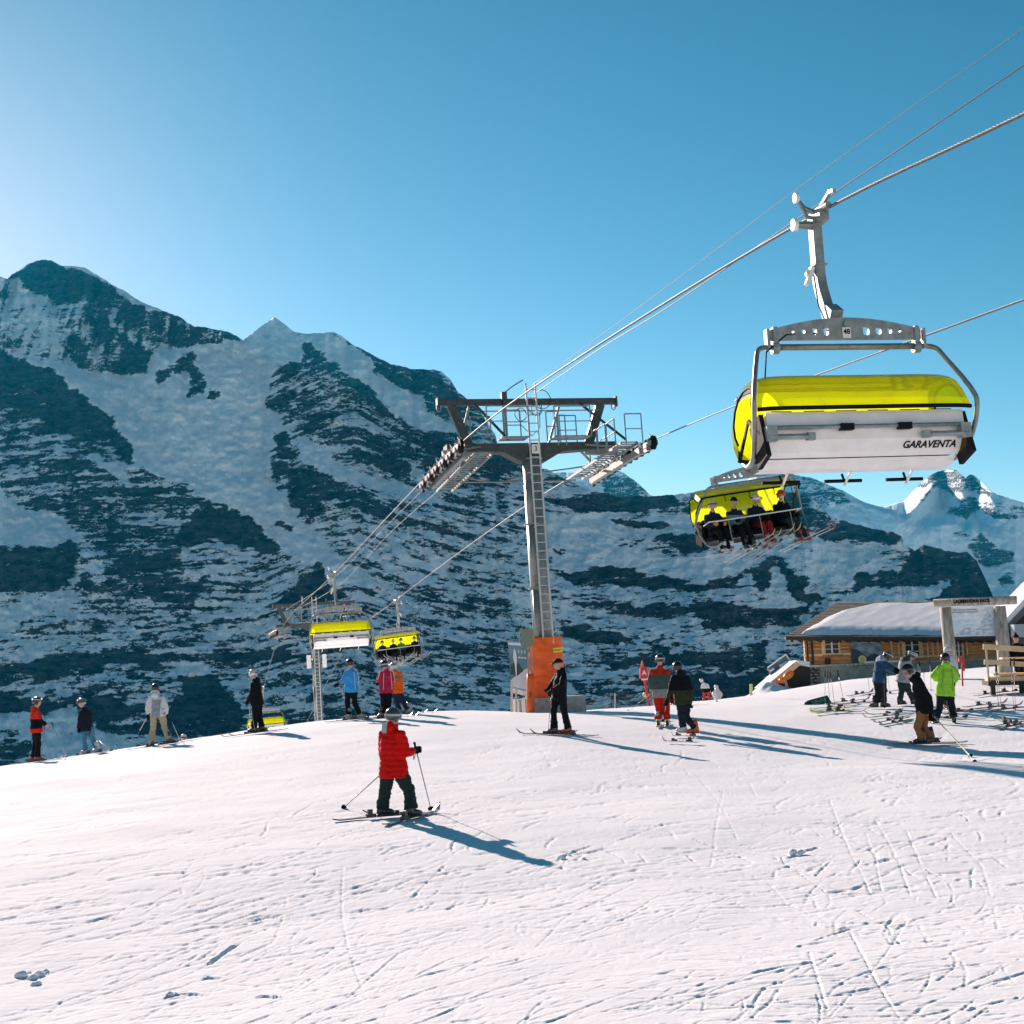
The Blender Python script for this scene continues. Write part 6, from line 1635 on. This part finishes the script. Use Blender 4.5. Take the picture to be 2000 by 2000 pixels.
edge = np.minimum(np.minimum(UU * 14, (1 - UU) * 60), np.minimum(VV * 9, (1 - VV) * 7))
th = .24 * np.clip(edge, 0, 1) ** .45 * (1 + .12 * fbm(UU * 9, VV * 3, 3, 5)) + .02
Pq = Pq + nr * th[..., None]
sno = grid_obj('snow_blanket', Pq[..., 0], Pq[..., 1], Pq[..., 2], M_SNOW2)
sno.parent = hut
# banner on the wall
x0, z1 = px2l(1660, 1249); x1, z0 = px2l(1723, 1299)
bn = mat('banner_print', (.05, .12, .17), .5, col2=(.30, .42, .48), nscale=2.2, stretch=(1, 1, 1.6))
bo = MB().box(((x0 + x1) / 2, -.05, (z0 + z1) / 2), (x1 - x0, .03, z1 - z0)).build('wall_banner', bn); bo.matrix_world = HM
tag(bo, 'dark blue mountain banner with a yellow disc on the hut wall', 'banner')
pk = [(x0, z0), (x1, z0), (x1, z0 + .35), (x1 - .35, z0 + .55), (x0 + .75, z0 + .38), (x0 + .48, z0 + .62), (x0 + .25, z0 + .75), (x0, z0 + .8)]
mesh_obj('printed_ridge', [(a, -.068, b) for a, b in pk], [tuple(range(len(pk)))], mat('banner_dark', (.018, .05, .075), .5), bo)
MB().disc((px2l(1683, 1288)[0], -.072, px2l(1683, 1288)[1]), (0, 1, 0), .19, .01, 28).build('yellow_disc', mat('pale_yellow_print', (.75, .68, .22), .5), bo)
MB().box(((x0 + x1) / 2, -.069, z1 - .17), ((x1 - x0) * .55, .004, .02)).build('printed_line', WHITE, bo)
for k in range(3): MB().box((px2l(1683, 1288)[0], -.080, px2l(1683, 1288)[1] + .05 - .06 * k), (.2, .003, .014)).build('printed_line', mat('brown_print', (.25, .2, .05), .5), bo)

# ---------------------------------------------------------------- log arch
AD = 46.0
aL, aR = at(1862, 1320, AD), at(1967, 1330, AD - .5)
arch = tag(empty('log_arch', aL), 'weathered log gateway with a race name on its crossbeam and a map board', 'gateway')
lo = lambda v: Vector(v) - aL
tl, tr_ = at(1846, 1186, AD), at(1952, 1184, AD - .5)
MB().tube([lo(aL) - Vector((0, 0, .9)), lo(tl)], [.235, .19], 14).build('post', GREYW, arch, smooth=True)
MB().tube([lo(aR) - Vector((0, 0, .9)), lo(tr_)], [.265, .20], 14).build('post', GREYW, arch, smooth=True)
cl, cr = at(1820, 1178, AD), at(1986, 1172, AD - .8)
MB().tube([lo(cl) - (cr - cl).normalized() * -.05, lo(cl) + (cr - cl) * .02, lo(cr)], [.10, .135, .145], 14).build('crossbeam', GREYW, arch, smooth=True)
bx0, bx1 = at(1860, 1176, AD - .25), at(1930, 1174, AD - .45)
sx = (bx1 - bx0).normalized(); sz = Vector((0, 0, 1)); sy = sz.cross(sx).normalized(); RM = Matrix((sx, sy, sz)).transposed()
sgn = MB().box(lo(bx0.lerp(bx1, .5)) - sy * .17, ((bx1 - bx0).length + .08, .05, .22), RM).build('name_board', GREYW, arch)
M4 = Matrix.Translation(lo(bx0.lerp(bx1, .5)) - sy * .26) @ RM.to_4x4() @ Matrix.Rotation(PI / 2, 4, 'X')
text_obj('lettering', 'LAUBERHORN RACE', .155, BLACK, sgn, M4, bold=.008, sx=.82)
MB().box(lo(at(1934, 1173, AD - .65)), (.03, .06, .2), RM).build('white_bar', WHITE, arch)
p0, p1 = at(1857, 1187, AD), at(1946, 1241, AD - .4)
pw = (p1 - p0); w_ = Vector((pw.x, pw.y, 0)).length; h_ = abs(pw.z)
mp_ = mat('map_print', (.50, .68, .82), .35, col2=(.85, .90, .93), nscale=4.5, stretch=(1, 1, 2.2), bump=0)
pc_ = lo(p0.lerp(p1, .5))
pn = MB().box(pc_, (w_, .04, h_), RM).build('map_panel', mp_, arch)
for k, (tx, dz) in enumerate((('THE LONGEST DOWNHILL', .40), ('IN THE FIS SKI WORLD CUP', .32))):
    text_obj('lettering', tx, .07, mat('blue_print', (.05, .14, .26), .5), pn, Matrix.Translation(pc_ + sz * (h_ / 2 - .5 + dz) - sy * .03 - sx * .25) @ RM.to_4x4() @ Matrix.Rotation(PI / 2, 4, 'X'))
q = pc_
pk = [(-.75, -.45), (-.2, -.05), (.15, -.25), (.35, .1), (.55, .35), (.78, .05), (.78, -.45)]
mesh_obj('printed_peaks', [q + sx * a * (w_ / 1.58) + sz * b * (h_ / .98) - sy * .024 for a, b in pk], [tuple(range(len(pk)))], mat('map_peaks', (.75, .82, .88), .4, col2=(.25, .42, .56), nscale=7, stretch=(1, 1, 2)), pn)
MB().bar(q - sx * w_ / 2 - sz * (h_ / 2 + .04), q + sx * w_ / 2 - sz * (h_ / 2 + .04), .07, .07).build('frame_bar', DARKW, arch)

# ---------------------------------------------------------------- chalet corner at the right edge
CD = 52.0
ch = tag(empty('chalet', at(2000, 1300, CD)), 'corner of a dark chalet with a snowy sloping roof at the right edge', 'building')
b0 = at(2000, 1300, CD)
g = lambda px, py, D: at(px, py, D) - b0
v0 = g(1958, 1232, CD); v1 = g(2040, 1148, CD)
th_ = Vector((0, 0, .16)); bk = hy * 1.6
mesh_obj('roof', [v0, v1, v1 + bk, v0 + bk, v0 - th_, v1 - th_, v1 + bk - th_, v0 + bk - th_], [(0, 1, 2, 3), (4, 7, 6, 5), (0, 4, 5, 1), (0, 3, 7, 4)], DARKW, ch)
sn_ = MB(); sn_.add([v0 + th_ * .2 + (v1 - v0) * .05, v1 + th_ * .2, v1 + bk + th_ * .2, v0 + bk + th_ * .2, v0 + th_ * 1.6 + (v1 - v0) * .07 + hy * .1, v1 + th_ * 2.2 + hy * .1, v1 + bk + th_ * 2, v0 + bk + th_ * 2], [(4, 5, 6, 7), (0, 1, 5, 4), (0, 4, 7, 3)])
sn_.build('roof_snow', M_SNOW2, ch)
MB().bar(v0 - hy * .04 - Vector((0, 0, .06)), v1 - hy * .04 - Vector((0, 0, .06)), .05, .2).build('barge_board', mat('grey_barge_board', (.10, .11, .11), .7), ch)
wl = g(1972, 1300, CD)
mesh_obj('wall', [wl + hy * .8 + Vector((0, 0, -.8)), wl + hx * 6 + hy * .8 + Vector((0, 0, -.8)), wl + hx * 6 + hy * .8 + Vector((0, 0, 3.4)), v0 + (v1 - v0) * .17 + hy * .8], [(0, 1, 2, 3)], DARKW, ch)
for k in range(6):
    q = v0 + (v1 - v0) * (.2 + k * .13)
    MB().box(q + hy * .3 - Vector((0, 0, .28)), (.2, .5, .2), HM.to_3x3()).build('bracket', DARKW, ch)
MB().box(g(1991, 1232, CD - .3), (.55, .3, .5), HM.to_3x3()).build('wall_panel', mat('pale_wall_panel', (.30, .38, .42), .7), ch)
MB().box(g(1991, 1250, CD - .3), (.5, .1, .35), HM.to_3x3()).build('window', GLASS, ch)
v2, v3 = g(1980, 1180, CD + 3), g(2040, 1140, CD + 3)
mesh_obj('upper_snow', [v2, v3, v3 + bk, v2 + bk, v2 - Vector((0, 0, .15)), v3 - Vector((0, 0, .15))], [(0, 1, 2, 3), (4, 5, 1, 0)], M_SNOW2, ch)
MB().bar(g(1978, 1178, CD + 2.9), g(2040, 1180, CD + 2.9), .12, .3).build('fascia', SHING, ch)

# ---------------------------------------------------------------- terrace with plank rails
TD = 39.0
t0_ = at(1930, 1345, TD)
ter = tag(empty('terrace', t0_), 'raised terrace with pale plank rails on zinc posts, right edge', 'terrace')
l2 = lambda px, py, D=TD: at(px, py, D) - t0_
for nm, (a, b), w2, h2 in (('rail_plank', ((1920, 1263), (2060, 1272)), .05, .16), ('rail_plank', ((1922, 1293), (2060, 1301)), .05, .15)):
    MB().bar(l2(*a), l2(*b, TD - .3), w2, h2).build(nm, PLANK, ter)
for a, b in (((1926, 1268), (1932, 1340)), ((2004, 1270), (2008, 1345))):
    MB().bar(l2(*a), l2(*b), .045, .045).build('post', POST_M, ter)
MB().box(l2(1990, 1316, TD + .6), (1.6, 1.0, .06), RM).build('bench_plank', PLANK, ter)
MB().box(l2(1996, 1285, TD + .9), (1.2, .5, .05), RM).build('table_top', PLANK, ter)
MB().box(l2(1993, 1325, TD + .2), (1.85, .9, .12), RM).build('deck_board', PLANK, ter)
MB().box(l2(1992, 1333, TD + .25), (1.95, 1.1, .12), RM).build('deck_beam', DARKW, ter)
MB().box(l2(1939, 1343, TD - .1), (.13, .13, .42), RM).build('deck_post', DARKW, ter)
MB().box(l2(1996, 1349, TD + .1), (.13, .13, .5), RM).build('deck_post', DARKW, ter)

# ---------------------------------------------------------------- plank-sided ramp with glass screen, mound, orange cushion
rp = at(1505, 1350, 55)
ramp = tag(empty('covered_ramp', rp), 'plank-sided snow ramp rising to the hut with a dark sheet as the shaded opening below', 'ramp')
r_ = lambda px, py, D=55.0: at(px, py, D) - rp
A0, A1, B1, B0 = r_(1494, 1342), r_(1557, 1292), r_(1563, 1299), r_(1503, 1350)
for k in range(3):
    u0, u1 = (k + .01) / 3, (k + .985) / 3
    q = [A0.lerp(A1, u0), A0.lerp(A1, u1), B0.lerp(B1, u1), B0.lerp(B1, u0)]
    bk2 = Vector((0, .12, 0))
    mesh_obj('plank', q + [p + bk2 for p in q], [(3, 2, 1, 0), (0, 1, 5, 4), (2, 3, 7, 6), (1, 2, 6, 5), (3, 0, 4, 7)], WOOD2 if k else GREYW, ramp)
C0, C1 = r_(1557, 1292), r_(1582, 1296)
mesh_obj('opening_shade', [r_(1503, 1350, 55.3), r_(1563, 1299, 55.3), r_(1582, 1298, 55.3), r_(1584, 1345, 55.3), r_(1500, 1360, 55.3)], [(0, 1, 2, 3, 4)], DARKW, ramp)  # flat dark sheet: the shade inside the opening is put into its colour
mesh_obj('snow_cover', [A0 + Vector((0, .05, .02)), A1 + Vector((0, .05, .05)), C1 + Vector((0, .05, .08)), C1 + Vector((0, 2.6, .0)), A1 + Vector((0, 2.6, 0)), A0 + Vector((0, 2.6, -.1)), r_(1562, 1299) , r_(1582, 1303)], [(0, 1, 4, 5), (1, 2, 3, 4), (1, 6, 7, 2)], M_SNOW2, ramp)
# snow mound left of it
mx = np.linspace(-1.9, 1.6, 44); my = np.linspace(-1.2, 2.2, 30); MX, MY = np.meshgrid(mx, my)
mo = at(1478, 1350, 54.5); gz0 = ground(MX + mo.x, MY + mo.y)
hgt = .5 * np.exp(-((MX - .55) / .8) ** 2 - ((MY - .5) / .8) ** 2) * (1 + .25 * fbm(MX * 2, MY * 2, 3, 2)) + .05 * fbm(MX * 4, MY * 4, 3, 3) - .08
mound = grid_obj('snow_mound', MX + mo.x, MY + mo.y, gz0 + hgt, M_SNOW2); tag(mound, 'heaped snow at the foot of the plank-sided ramp', kind='structure')
sc0 = at(1535, 1310, 57)
gs = tag(empty('glass_screen', sc0), 'tilted framed glass panel standing on the ramp beside the hut', 'screen')
q = [at(*c, 57) - sc0 for c in ((1499, 1304), (1535, 1278), (1545, 1296), (1508, 1324))]
mesh_obj('printed_glass', q + [p + Vector((0, .03, 0)) for p in q], [(0, 1, 2, 3), (7, 6, 5, 4)], mat('screen_print', (.10, .20, .27), .25, col2=(.02, .06, .09), nscale=1.8), gs)
for i in range(4): MB().bar(q[i] - Vector((0, .03, 0)), q[(i + 1) % 4] - Vector((0, .03, 0)), .05, .05).build('frame', WHITE if i in (0, 1) else POST_M, gs)
for i, (a, b) in enumerate((((1522, 1301), (1538, 1293)), ((1504, 1311), (1512, 1306)))): MB().bar(at(*a, 56.95) - sc0, at(*b, 56.95) - sc0, .02, .09).build('printed_mark', WHITE, gs)
oc = at(1536, 1330, 54.6)
cu_ = tag(empty('orange_cushion', oc), 'crumpled orange safety cushion under the plank-sided ramp', 'safety pad')
OR2 = mat('orange_foil', (.9, .22, .02), .4, noise=.15, nscale=5, bump=.6, bscale=10)
MB().ball((.10, 0, .22), (.26, .12, .15), 12, 8, Matrix.Rotation(-.6, 3, 'Y')).ball((-.15, -.02, .02), (.17, .11, .13), 12, 8).build('cushion', OR2, cu_, smooth=True)
MB().tube([(-.1, -.08, .1), (-.03, -.1, -.12), (.0, -.1, -.3)], [.05, .06, .07], 8).build('strap', mat('pinkish_cloth', (.6, .3, .25), .7), cu_)
# ---------------------------------------------------------------- post, box, posters beside the tower
pb = at(1036, 1388, 42.0); pb.z = gz(pb.x, pb.y)
cb = tag(empty('control_post', pb), 'grey-green control box on posts wrapped in a thin orange pad', 'control box')
l3 = lambda px, py, D=42.0: at(px, py, D) - pb
for dx in (-.05, .06): MB().bar(l3(1034, 1262) + Vector((dx, 0, 0)), l3(1038, 1390) + Vector((dx, 0, -.1)), .05, .05).build('post', STEEL, cb)
MB().box(l3(1029.5, 1246), (.40, .3, .52)).box(l3(1029, 1229.5), (.46, .36, .03)).build('box', mat('grey_green_paint', (.20, .23, .17), .5, noise=.1), cb)
MB().box(l3(1019, 1240), (.10, .14, .12)).box(l3(1019.5, 1254), (.09, .14, .12)).build('hinge', BLACK, cb)
z0 = 0; pts = [l3(1036.5, 1390) + Vector((0, -.05, 0)), l3(1036, 1372) + Vector((0, -.05, 0)), l3(1036, 1330) + Vector((0, -.05, 0)), l3(1036, 1316) + Vector((0, -.05, 0))]
MB().tube(pts, [.125, .118, .115, .11], 16).build('orange_pad', ORANGE, cb, smooth=True)
MB().box(l3(1036, 1357) + Vector((0, -.175, 0)), (.07, .01, .18)).build('pad_label', mat('dark_orange_print', (.30, .05, .01), .6), cb)
ad = at(1010, 1345, 43.6)
pn = tag(empty('poster_board', ad), 'tilted poster board with a white plume over dark mountains, left of the tower', 'poster board')
l4 = lambda px, py, D=43.6: at(px, py, D) - ad
q = [l4(992, 1255), l4(1031, 1256, 43.2), l4(1032, 1349, 43.2), l4(998, 1340)]
fr = mesh_obj('board', q + [p + Vector((0, .06, 0)) for p in q], [(0, 3, 2, 1), (4, 5, 6, 7), (0, 1, 5, 4), (2, 3, 7, 6), (0, 4, 7, 3), (1, 2, 6, 5)], mat('poster_sky', (.03, .09, .12), .35, col2=(.14, .28, .36), nscale=1.1), pn)
def quadp(name, u0, v0, u1, v1, m_, dy=-.02):
    f = lambda u, v: (q[0].lerp(q[1], u)).lerp(q[3].lerp(q[2], u), v) + Vector((0, dy, 0))
    return f
f = quadp('', 0, 0, 0, 0, None)
mesh_obj('top_strip', [f(0, 0), f(1, 0), f(1, .07), f(0, .05)], [(0, 3, 2, 1)], WHITE, fr)
mesh_obj('printed_snow', [f(0, 1), f(0, .86), f(.4, .72), f(.7, .60), f(1, .52), f(1, 1)], [tuple(range(6))], mat('print_snow', (.62, .62, .66), .5), fr)
mesh_obj('printed_peak', [f(.1, .5, ) + Vector((0, -.004, 0)), f(.3, .45) + Vector((0, -.004, 0)), f(.5, .46) + Vector((0, -.004, 0)), f(.75, .6) + Vector((0, -.004, 0)), f(.38, .74) + Vector((0, -.004, 0)), f(.0, .72) + Vector((0, -.004, 0))], [tuple(range(6))], mat('print_peak', (.03, .06, .05), .6), fr)
pl_ = [(.30, .12), (.38, .18), (.42, .36), (.38, .55), (.36, .74), (.32, .74), (.29, .5), (.22, .34), (.26, .2)]
mesh_obj('printed_plume', [f(a, b) + Vector((0, -.008, 0)) for a, b in pl_], [tuple(range(len(pl_)))], WHITE, fr)
for k in range(3): MB().box(f(.52 + .16 * k, .19) + Vector((0, -.01, 0)), (.03, .005, .12)).box(f(.55 + .15 * k, .32) + Vector((0, -.01, 0)), (.07, .005, .05)).build('lettering', WHITE, fr)
MB().bar(q[3] + Vector((0, 0, -.12)), q[2] + Vector((0, 0, -.12)), .05, .14).build('bottom_rail', WHITE, pn)
for a, b in (((1027, 1350), (1028, 1376)), ((1000, 1345), (1001, 1390))): MB().bar(l4(*a), l4(*b), .05, .05).build('leg', WHITE, pn)
def stick(px, top, bot, D, m_, label, r=.018, cat='marker pole', name='marker_pole', group=None, px2=None):
    a = at(px2 or px, top, D); b = at(px, bot, D); b.z = min(b.z, gz(b.x, b.y) - .03) if abs(b.z - gz(b.x, b.y)) < .8 else b.z
    o = empty(name, b); tag(o, label, cat, group)
    MB().tube([a - b, Vector((0, 0, 0))], r, 7).build('shaft', m_, o)
    return o, a - b
PALE = mat('pale_stake', (.62, .60, .52), .6); REDP = mat('red_stake', (.62, .03, .03), .5)
ZP = mat('thin_dark_stake', (.06, .07, .08), .6)
for px, t, b, m_, lb in ((999, 1330, 1384, PALE, 'left one of two white stakes below the poster board'), (1008, 1345, 1384, PALE, 'right one of two white stakes below the poster board'),
                         (1132, 1368, 1388, PALE, 'short white stake right of the concrete tower base'), (1467, 1336, 1364, mat('yellow_green_stake', (.62, .62, .25), .6), 'yellow and grey stake on the crest left of the snow mound')):
    stick(px, t, b, 43.0 if px < 1200 else 54.0, m_, lb, r=.035 if px < 1400 else .06)
# red slope marker with a round plate
o, a = stick(1270, 1328, 1388, 47.0, REDP, 'slanting dark red slope marker pole with an arrow plate and the number A', r=.05, px2=1259)
MB().tube([a + Vector((-.02, 0, .05)), a + Vector((-.02, 0, .45))], [.16, .13], 12).build('plate', REDP, o)
MB().tube([a + Vector((-.05, 0, .42)), a + Vector((-.06, 0, .68))], [.07, .02], 8).build('cone', mat('orange_cone', (.8, .2, .08), .5), o)
MB().box(a + Vector((.02, -.1, .03)), (.28, .03, .08)).build('white_bar', WHITE, o)
text_obj('lettering', 'A', .2, WHITE, o, Matrix.Translation(a + Vector((-.02, -.17, .25))) @ Matrix.Rotation(PI / 2, 4, 'X'), bold=.01)
o, a = stick(1879, 1290, 1325, 43.0, REDP, 'bright red marker pole with a small flag box behind the lime green jacket', r=.03)
MB().box(a + Vector((-.03, 0, .02)), (.16, .08, .14)).box(a + Vector((.02, 0, -.18)), (.08, .06, .3)).build('flag_box', REDP, o)
# net fence right of the tower
fb = at(1200, 1386, 50)
fn = tag(empty('net_fence', fb), 'thin wire safety fence between tower base and the two skiers', 'fence')
l5 = lambda px, py, D=50.0: at(px, py, D) - fb
P0 = [(1140, 1372), (1170, 1364), (1200, 1355), (1240, 1357), (1276, 1357)]
for k in range(5):
    MB().tube([l5(x, y + k * 6.2 * (1 if i else .4)) for i, (x, y) in enumerate(P0)], .010, 5).build('wire', ROPE_M, fn)
for px in (1201, 1276): MB().tube([l5(px, 1354), l5(px, 1392)], .025, 6).build('post', PALE, fn)
MB().ball(l5(1260, 1357), .10, 10, 6).build('yellow_knob', mat('yellow_knob_paint', (.7, .6, .2), .5), fn)
# ---------------------------------------------------------------- things stuck in or lying on the snow by the hut
def sp(px0, py0, px1, py1, D, col, label):
    b = at(px1, py1, D); h = hit(px1, py1)
    if abs(h.y - D) < 12: b = h; D = h.y
    return pole(at(px0, py0, D), b, col, label, 'ski poles standing in the snow')
sp(1612, 1315, 1611, 1378, 40, (.18, .19, .18), 'leftmost of the four ski poles standing behind the snowboard')
sp(1617, 1317, 1621, 1383, 40, (.05, .05, .06), 'dark ski pole, second from left behind the snowboard')
sp(1622, 1318, 1632, 1388, 39, (.5, .2, .2), 'ski pole with a yellowish top, third from left behind the snowboard')
sp(1637, 1315, 1651, 1386, 39, (.55, .18, .18), 'reddish ski pole right of the other three behind the snowboard')
sp(1945, 1304, 1950, 1380, 38, (.05, .05, .05), 'black ski pole standing just left of the terrace table')
sp(1974, 1292, 1980, 1388, 37, (.06, .06, .07), 'left one of the close pair of ski poles at the right edge')
sp(1981, 1292, 1983, 1390, 37, (.30, .08, .10), 'right one of the close pair of ski poles at the right edge')
sp(1947, 1308, 1956, 1384, 38, (.10, .08, .08), 'slanting ski pole crossing beside the black one left of the table')
sp(1816, 1290, 1819, 1352, 42, (.32, .32, .30), 'slim grey ski pole standing right of the grey jacket')
sp(1796, 1296, 1800, 1350, 42, (.16, .18, .2), 'thin ski pole standing close behind the bending grey jacket')
# snowboard leaning on edge
c4 = [hit(1576, 1381), hit(1626, 1372)]
sb0 = c4[0].lerp(c4[1], .5)
sb = tag(empty('snowboard', sb0), 'dark green snowboard with pale green lettering tipped up on the snow', 'snowboard')
dx = Vector((.97, .16, .20)).normalized(); upv = Vector((-.12, .62, .72)); upv = (upv - dx * upv.dot(dx)).normalized()
nv = dx.cross(upv).normalized()
if nv.y > 0: nv = -nv
mb = MB(); W, Lh = .15, .36
outl = []
for t in np.linspace(0, 2 * PI, 29)[:-1]:
    x = max(-1, min(1, 1.25 * math.cos(t))); outl.append((Lh * (x if x > -.99 else -1 - .12 * (1 - (math.sin(t) * 1.6) ** 2 if abs(math.sin(t)) < .62 else 0)), W * max(-1, min(1, 1.9 * math.sin(t)))))
cz_ = dx * 0 + upv * .10
for off in (0, .014):
    for (x, y) in outl:
        curl = .10 * max(0, (-x - Lh * .6) / (Lh * .5)) ** 2
        mb.v.append(cz_ + dx * x + upv * y - nv * off - nv * curl)
N = len(outl)
mb.f = [tuple(range(N)), tuple(range(2 * N - 1, N - 1, -1))] + [(i, N + i, N + (i + 1) % N, (i + 1) % N) for i in range(N)]
mb.build('board', gloss((.012, .045, .040), .35), sb)
RB = Matrix((dx, upv, nv)).transposed().to_4x4()
text_obj('lettering', 'NEVER', .2, mat('pale_green_print', (.12, .42, .18), .5), sb, Matrix.Translation(cz_ + dx * .06 + nv * .006) @ RB, bold=.004, shear=-.3, sx=.8)
# skis lying about (tail pixel, tip pixel, colour)
lying = [((1660, 1361), (1702, 1354), (.10, .09, .06), 'pair-less dark ski lying farthest back, in front of the plinth'), ((1700, 1358), (1750, 1352), (.2, .2, .2), 'grey ski lying behind the boots of the bending blue jacket'),
         ((1630, 1376), (1690, 1370), (.05, .05, .055), 'black ski lying right behind the snowboard'), ((1650, 1378), (1710, 1373), (.2, .03, .03), 'dark red ski lying right of the snowboard poles'),
         ((1678, 1388), (1570, 1398), (.55, .62, .12), 'yellow-green ski lying below the snowboard, nearer the camera'), ((1672, 1384), (1580, 1393), (.45, .52, .12), 'yellow-green ski lying just below the snowboard'),
         ((1600, 1392), (1677, 1393), (.07, .07, .08), 'dark ski crossing over the yellow-green skis'), ((1610, 1385), (1660, 1382), (.1, .12, .1), 'short dark ski above the yellow-green skis'),
         ((1780, 1398), (1693, 1405), (.25, .26, .27), 'grey ski pointing left below the bending grey jacket'), ((1784, 1393), (1700, 1399), (.12, .12, .13), 'dark ski lying below the feet of the grey jacket'),
         ((1790, 1408), (1710, 1422), (.08, .09, .1), 'dark ski lying nearest the brown trousers on the left'), ((1776, 1406), (1706, 1417), (.3, .3, .3), 'light grey ski beside the dark one left of the brown trousers'),
         ((1860, 1396), (1918, 1391), (.3, .3, .31), 'grey ski lying right of the lime jacket'), ((1850, 1404), (1905, 1406), (.4, .42, .44), 'pale ski beside the right boot of the lime jacket'), ((1810, 1405), (1875, 1410), (.10, .26, .10), 'green ski between the boots of the lime jacket'),
         ((1890, 1385), (1960, 1376), (.05, .05, .06), 'black ski lying in the row in front of the terrace, left end'), ((1915, 1387), (1985, 1381), (.06, .06, .06), 'black ski lying in the row in front of the terrace, middle'), ((1940, 1391), (2012, 1384), (.2, .05, .07), 'dark ski with reddish binding in the row in front of the terrace'),
         ((1905, 1362), (1962, 1352), (.4, .4, .42), 'pale ski lying just under the terrace deck'), ((1945, 1356), (2008, 1350), (.05, .05, .05), 'black ski lying across the snow under the terrace deck'),
         ((1948, 1428), (2010, 1414), (.04, .04, .045), 'black ski at the right edge, nearest the camera'), ((1940, 1406), (2000, 1420), (.45, .5, .4), 'white and green ski at the right edge'), ((1950, 1420), (2006, 1412), (.1, .1, .1), 'dark grey ski at the right edge between two others')]
for a, b, c, lb in lying:
    p, q_ = hit(*a), hit(*b)
    d = q_ - p; d.z = 0
    if d.length < .1: continue
    d.normalize(); m_ = (p + q_) / 2; h = .78
    p = m_ - d * h; q_ = m_ + d * h
    p.z = gz(p.x, p.y) + .02 + rnd.random() * .03; q_.z = gz(q_.x, q_.y) + .02 + rnd.random() * .03
    ski(p, q_, c, lb, 'skis lying on the snow by the hut', bind=(.02, .022, .025), width=.09)
# clumps of snow thrown up in the foreground
for px, py, r, lb in ((40, 1910, .050, 'large lump of loose snow, leftmost in the cluster at the lower left'), (62, 1918, .042, 'middle lump of loose snow in the cluster at the lower left'), (78, 1912, .047, 'big lump of loose snow on the right of the lower left cluster'),
        (88, 1903, .03, 'small lump of loose snow, far right of the lower left cluster'), (70, 1925, .035, 'lump of loose snow lying lowest in the lower left cluster'), (56, 1903, .022, 'smallest lump of loose snow, top of the lower left cluster'),
        (330, 1948, .028, 'lone lump of loose snow by a dug edge near the bottom left'), (1548, 1668, .045, 'left lump of loose snow at the dug edge right of centre'), (1564, 1667, .032, 'right lump of loose snow at the dug edge right of centre'),
        (1098, 1677, .032, 'lump of loose snow nearest the tip of the child\'s shadow'), (1112, 1671, .022, 'upper small lump of loose snow beyond the child\'s shadow'), (1140, 1680, .022, 'rightmost small lump of loose snow beyond the child\'s shadow')):
    p = hit(px, py); mb = MB().ball((0, 0, 0), (r, r * .9, r * .7), 18, 14)
    co = np.array([tuple(v) for v in mb.v]); k = 1 + .55 * fbm(co[:, 0] / r * .9 + px, co[:, 1] / r * .9 + co[:, 2] / r * .8, 4, 2, .6)
    mb.v = [Vector(v * kk) for v, kk in zip(co, k)]
    o = mb.build('snow_clump', M_SNOW2, smooth=True); o.location = p + Vector((0, 0, r * .15))
    tag(o, lb, 'snow lump', 'loose snow lumps in the foreground')
# ---------------------------------------------------------------- haze between here and the far peaks
hz = MB().box((0, 6000, 900), (30000, 19500, 2620)).build('haze')
hm = bpy.data.materials.new('haze'); hm.use_nodes = True
ht = hm.node_tree; ht.nodes.clear()
ho = ht.nodes.new('ShaderNodeOutputMaterial'); hv = ht.nodes.new('ShaderNodeVolumePrincipled')
hv.inputs['Color'].default_value = (.0, .58, 1.0, 1)
hv.inputs['Density'].default_value = 1.35e-5
hv.inputs['Anisotropy'].default_value = .35
ht.links.new(hv.outputs[0], ho.inputs['Volume'])
hz.data.materials.append(hm)
tag(hz, 'thin cold mountain haze', kind='stuff')
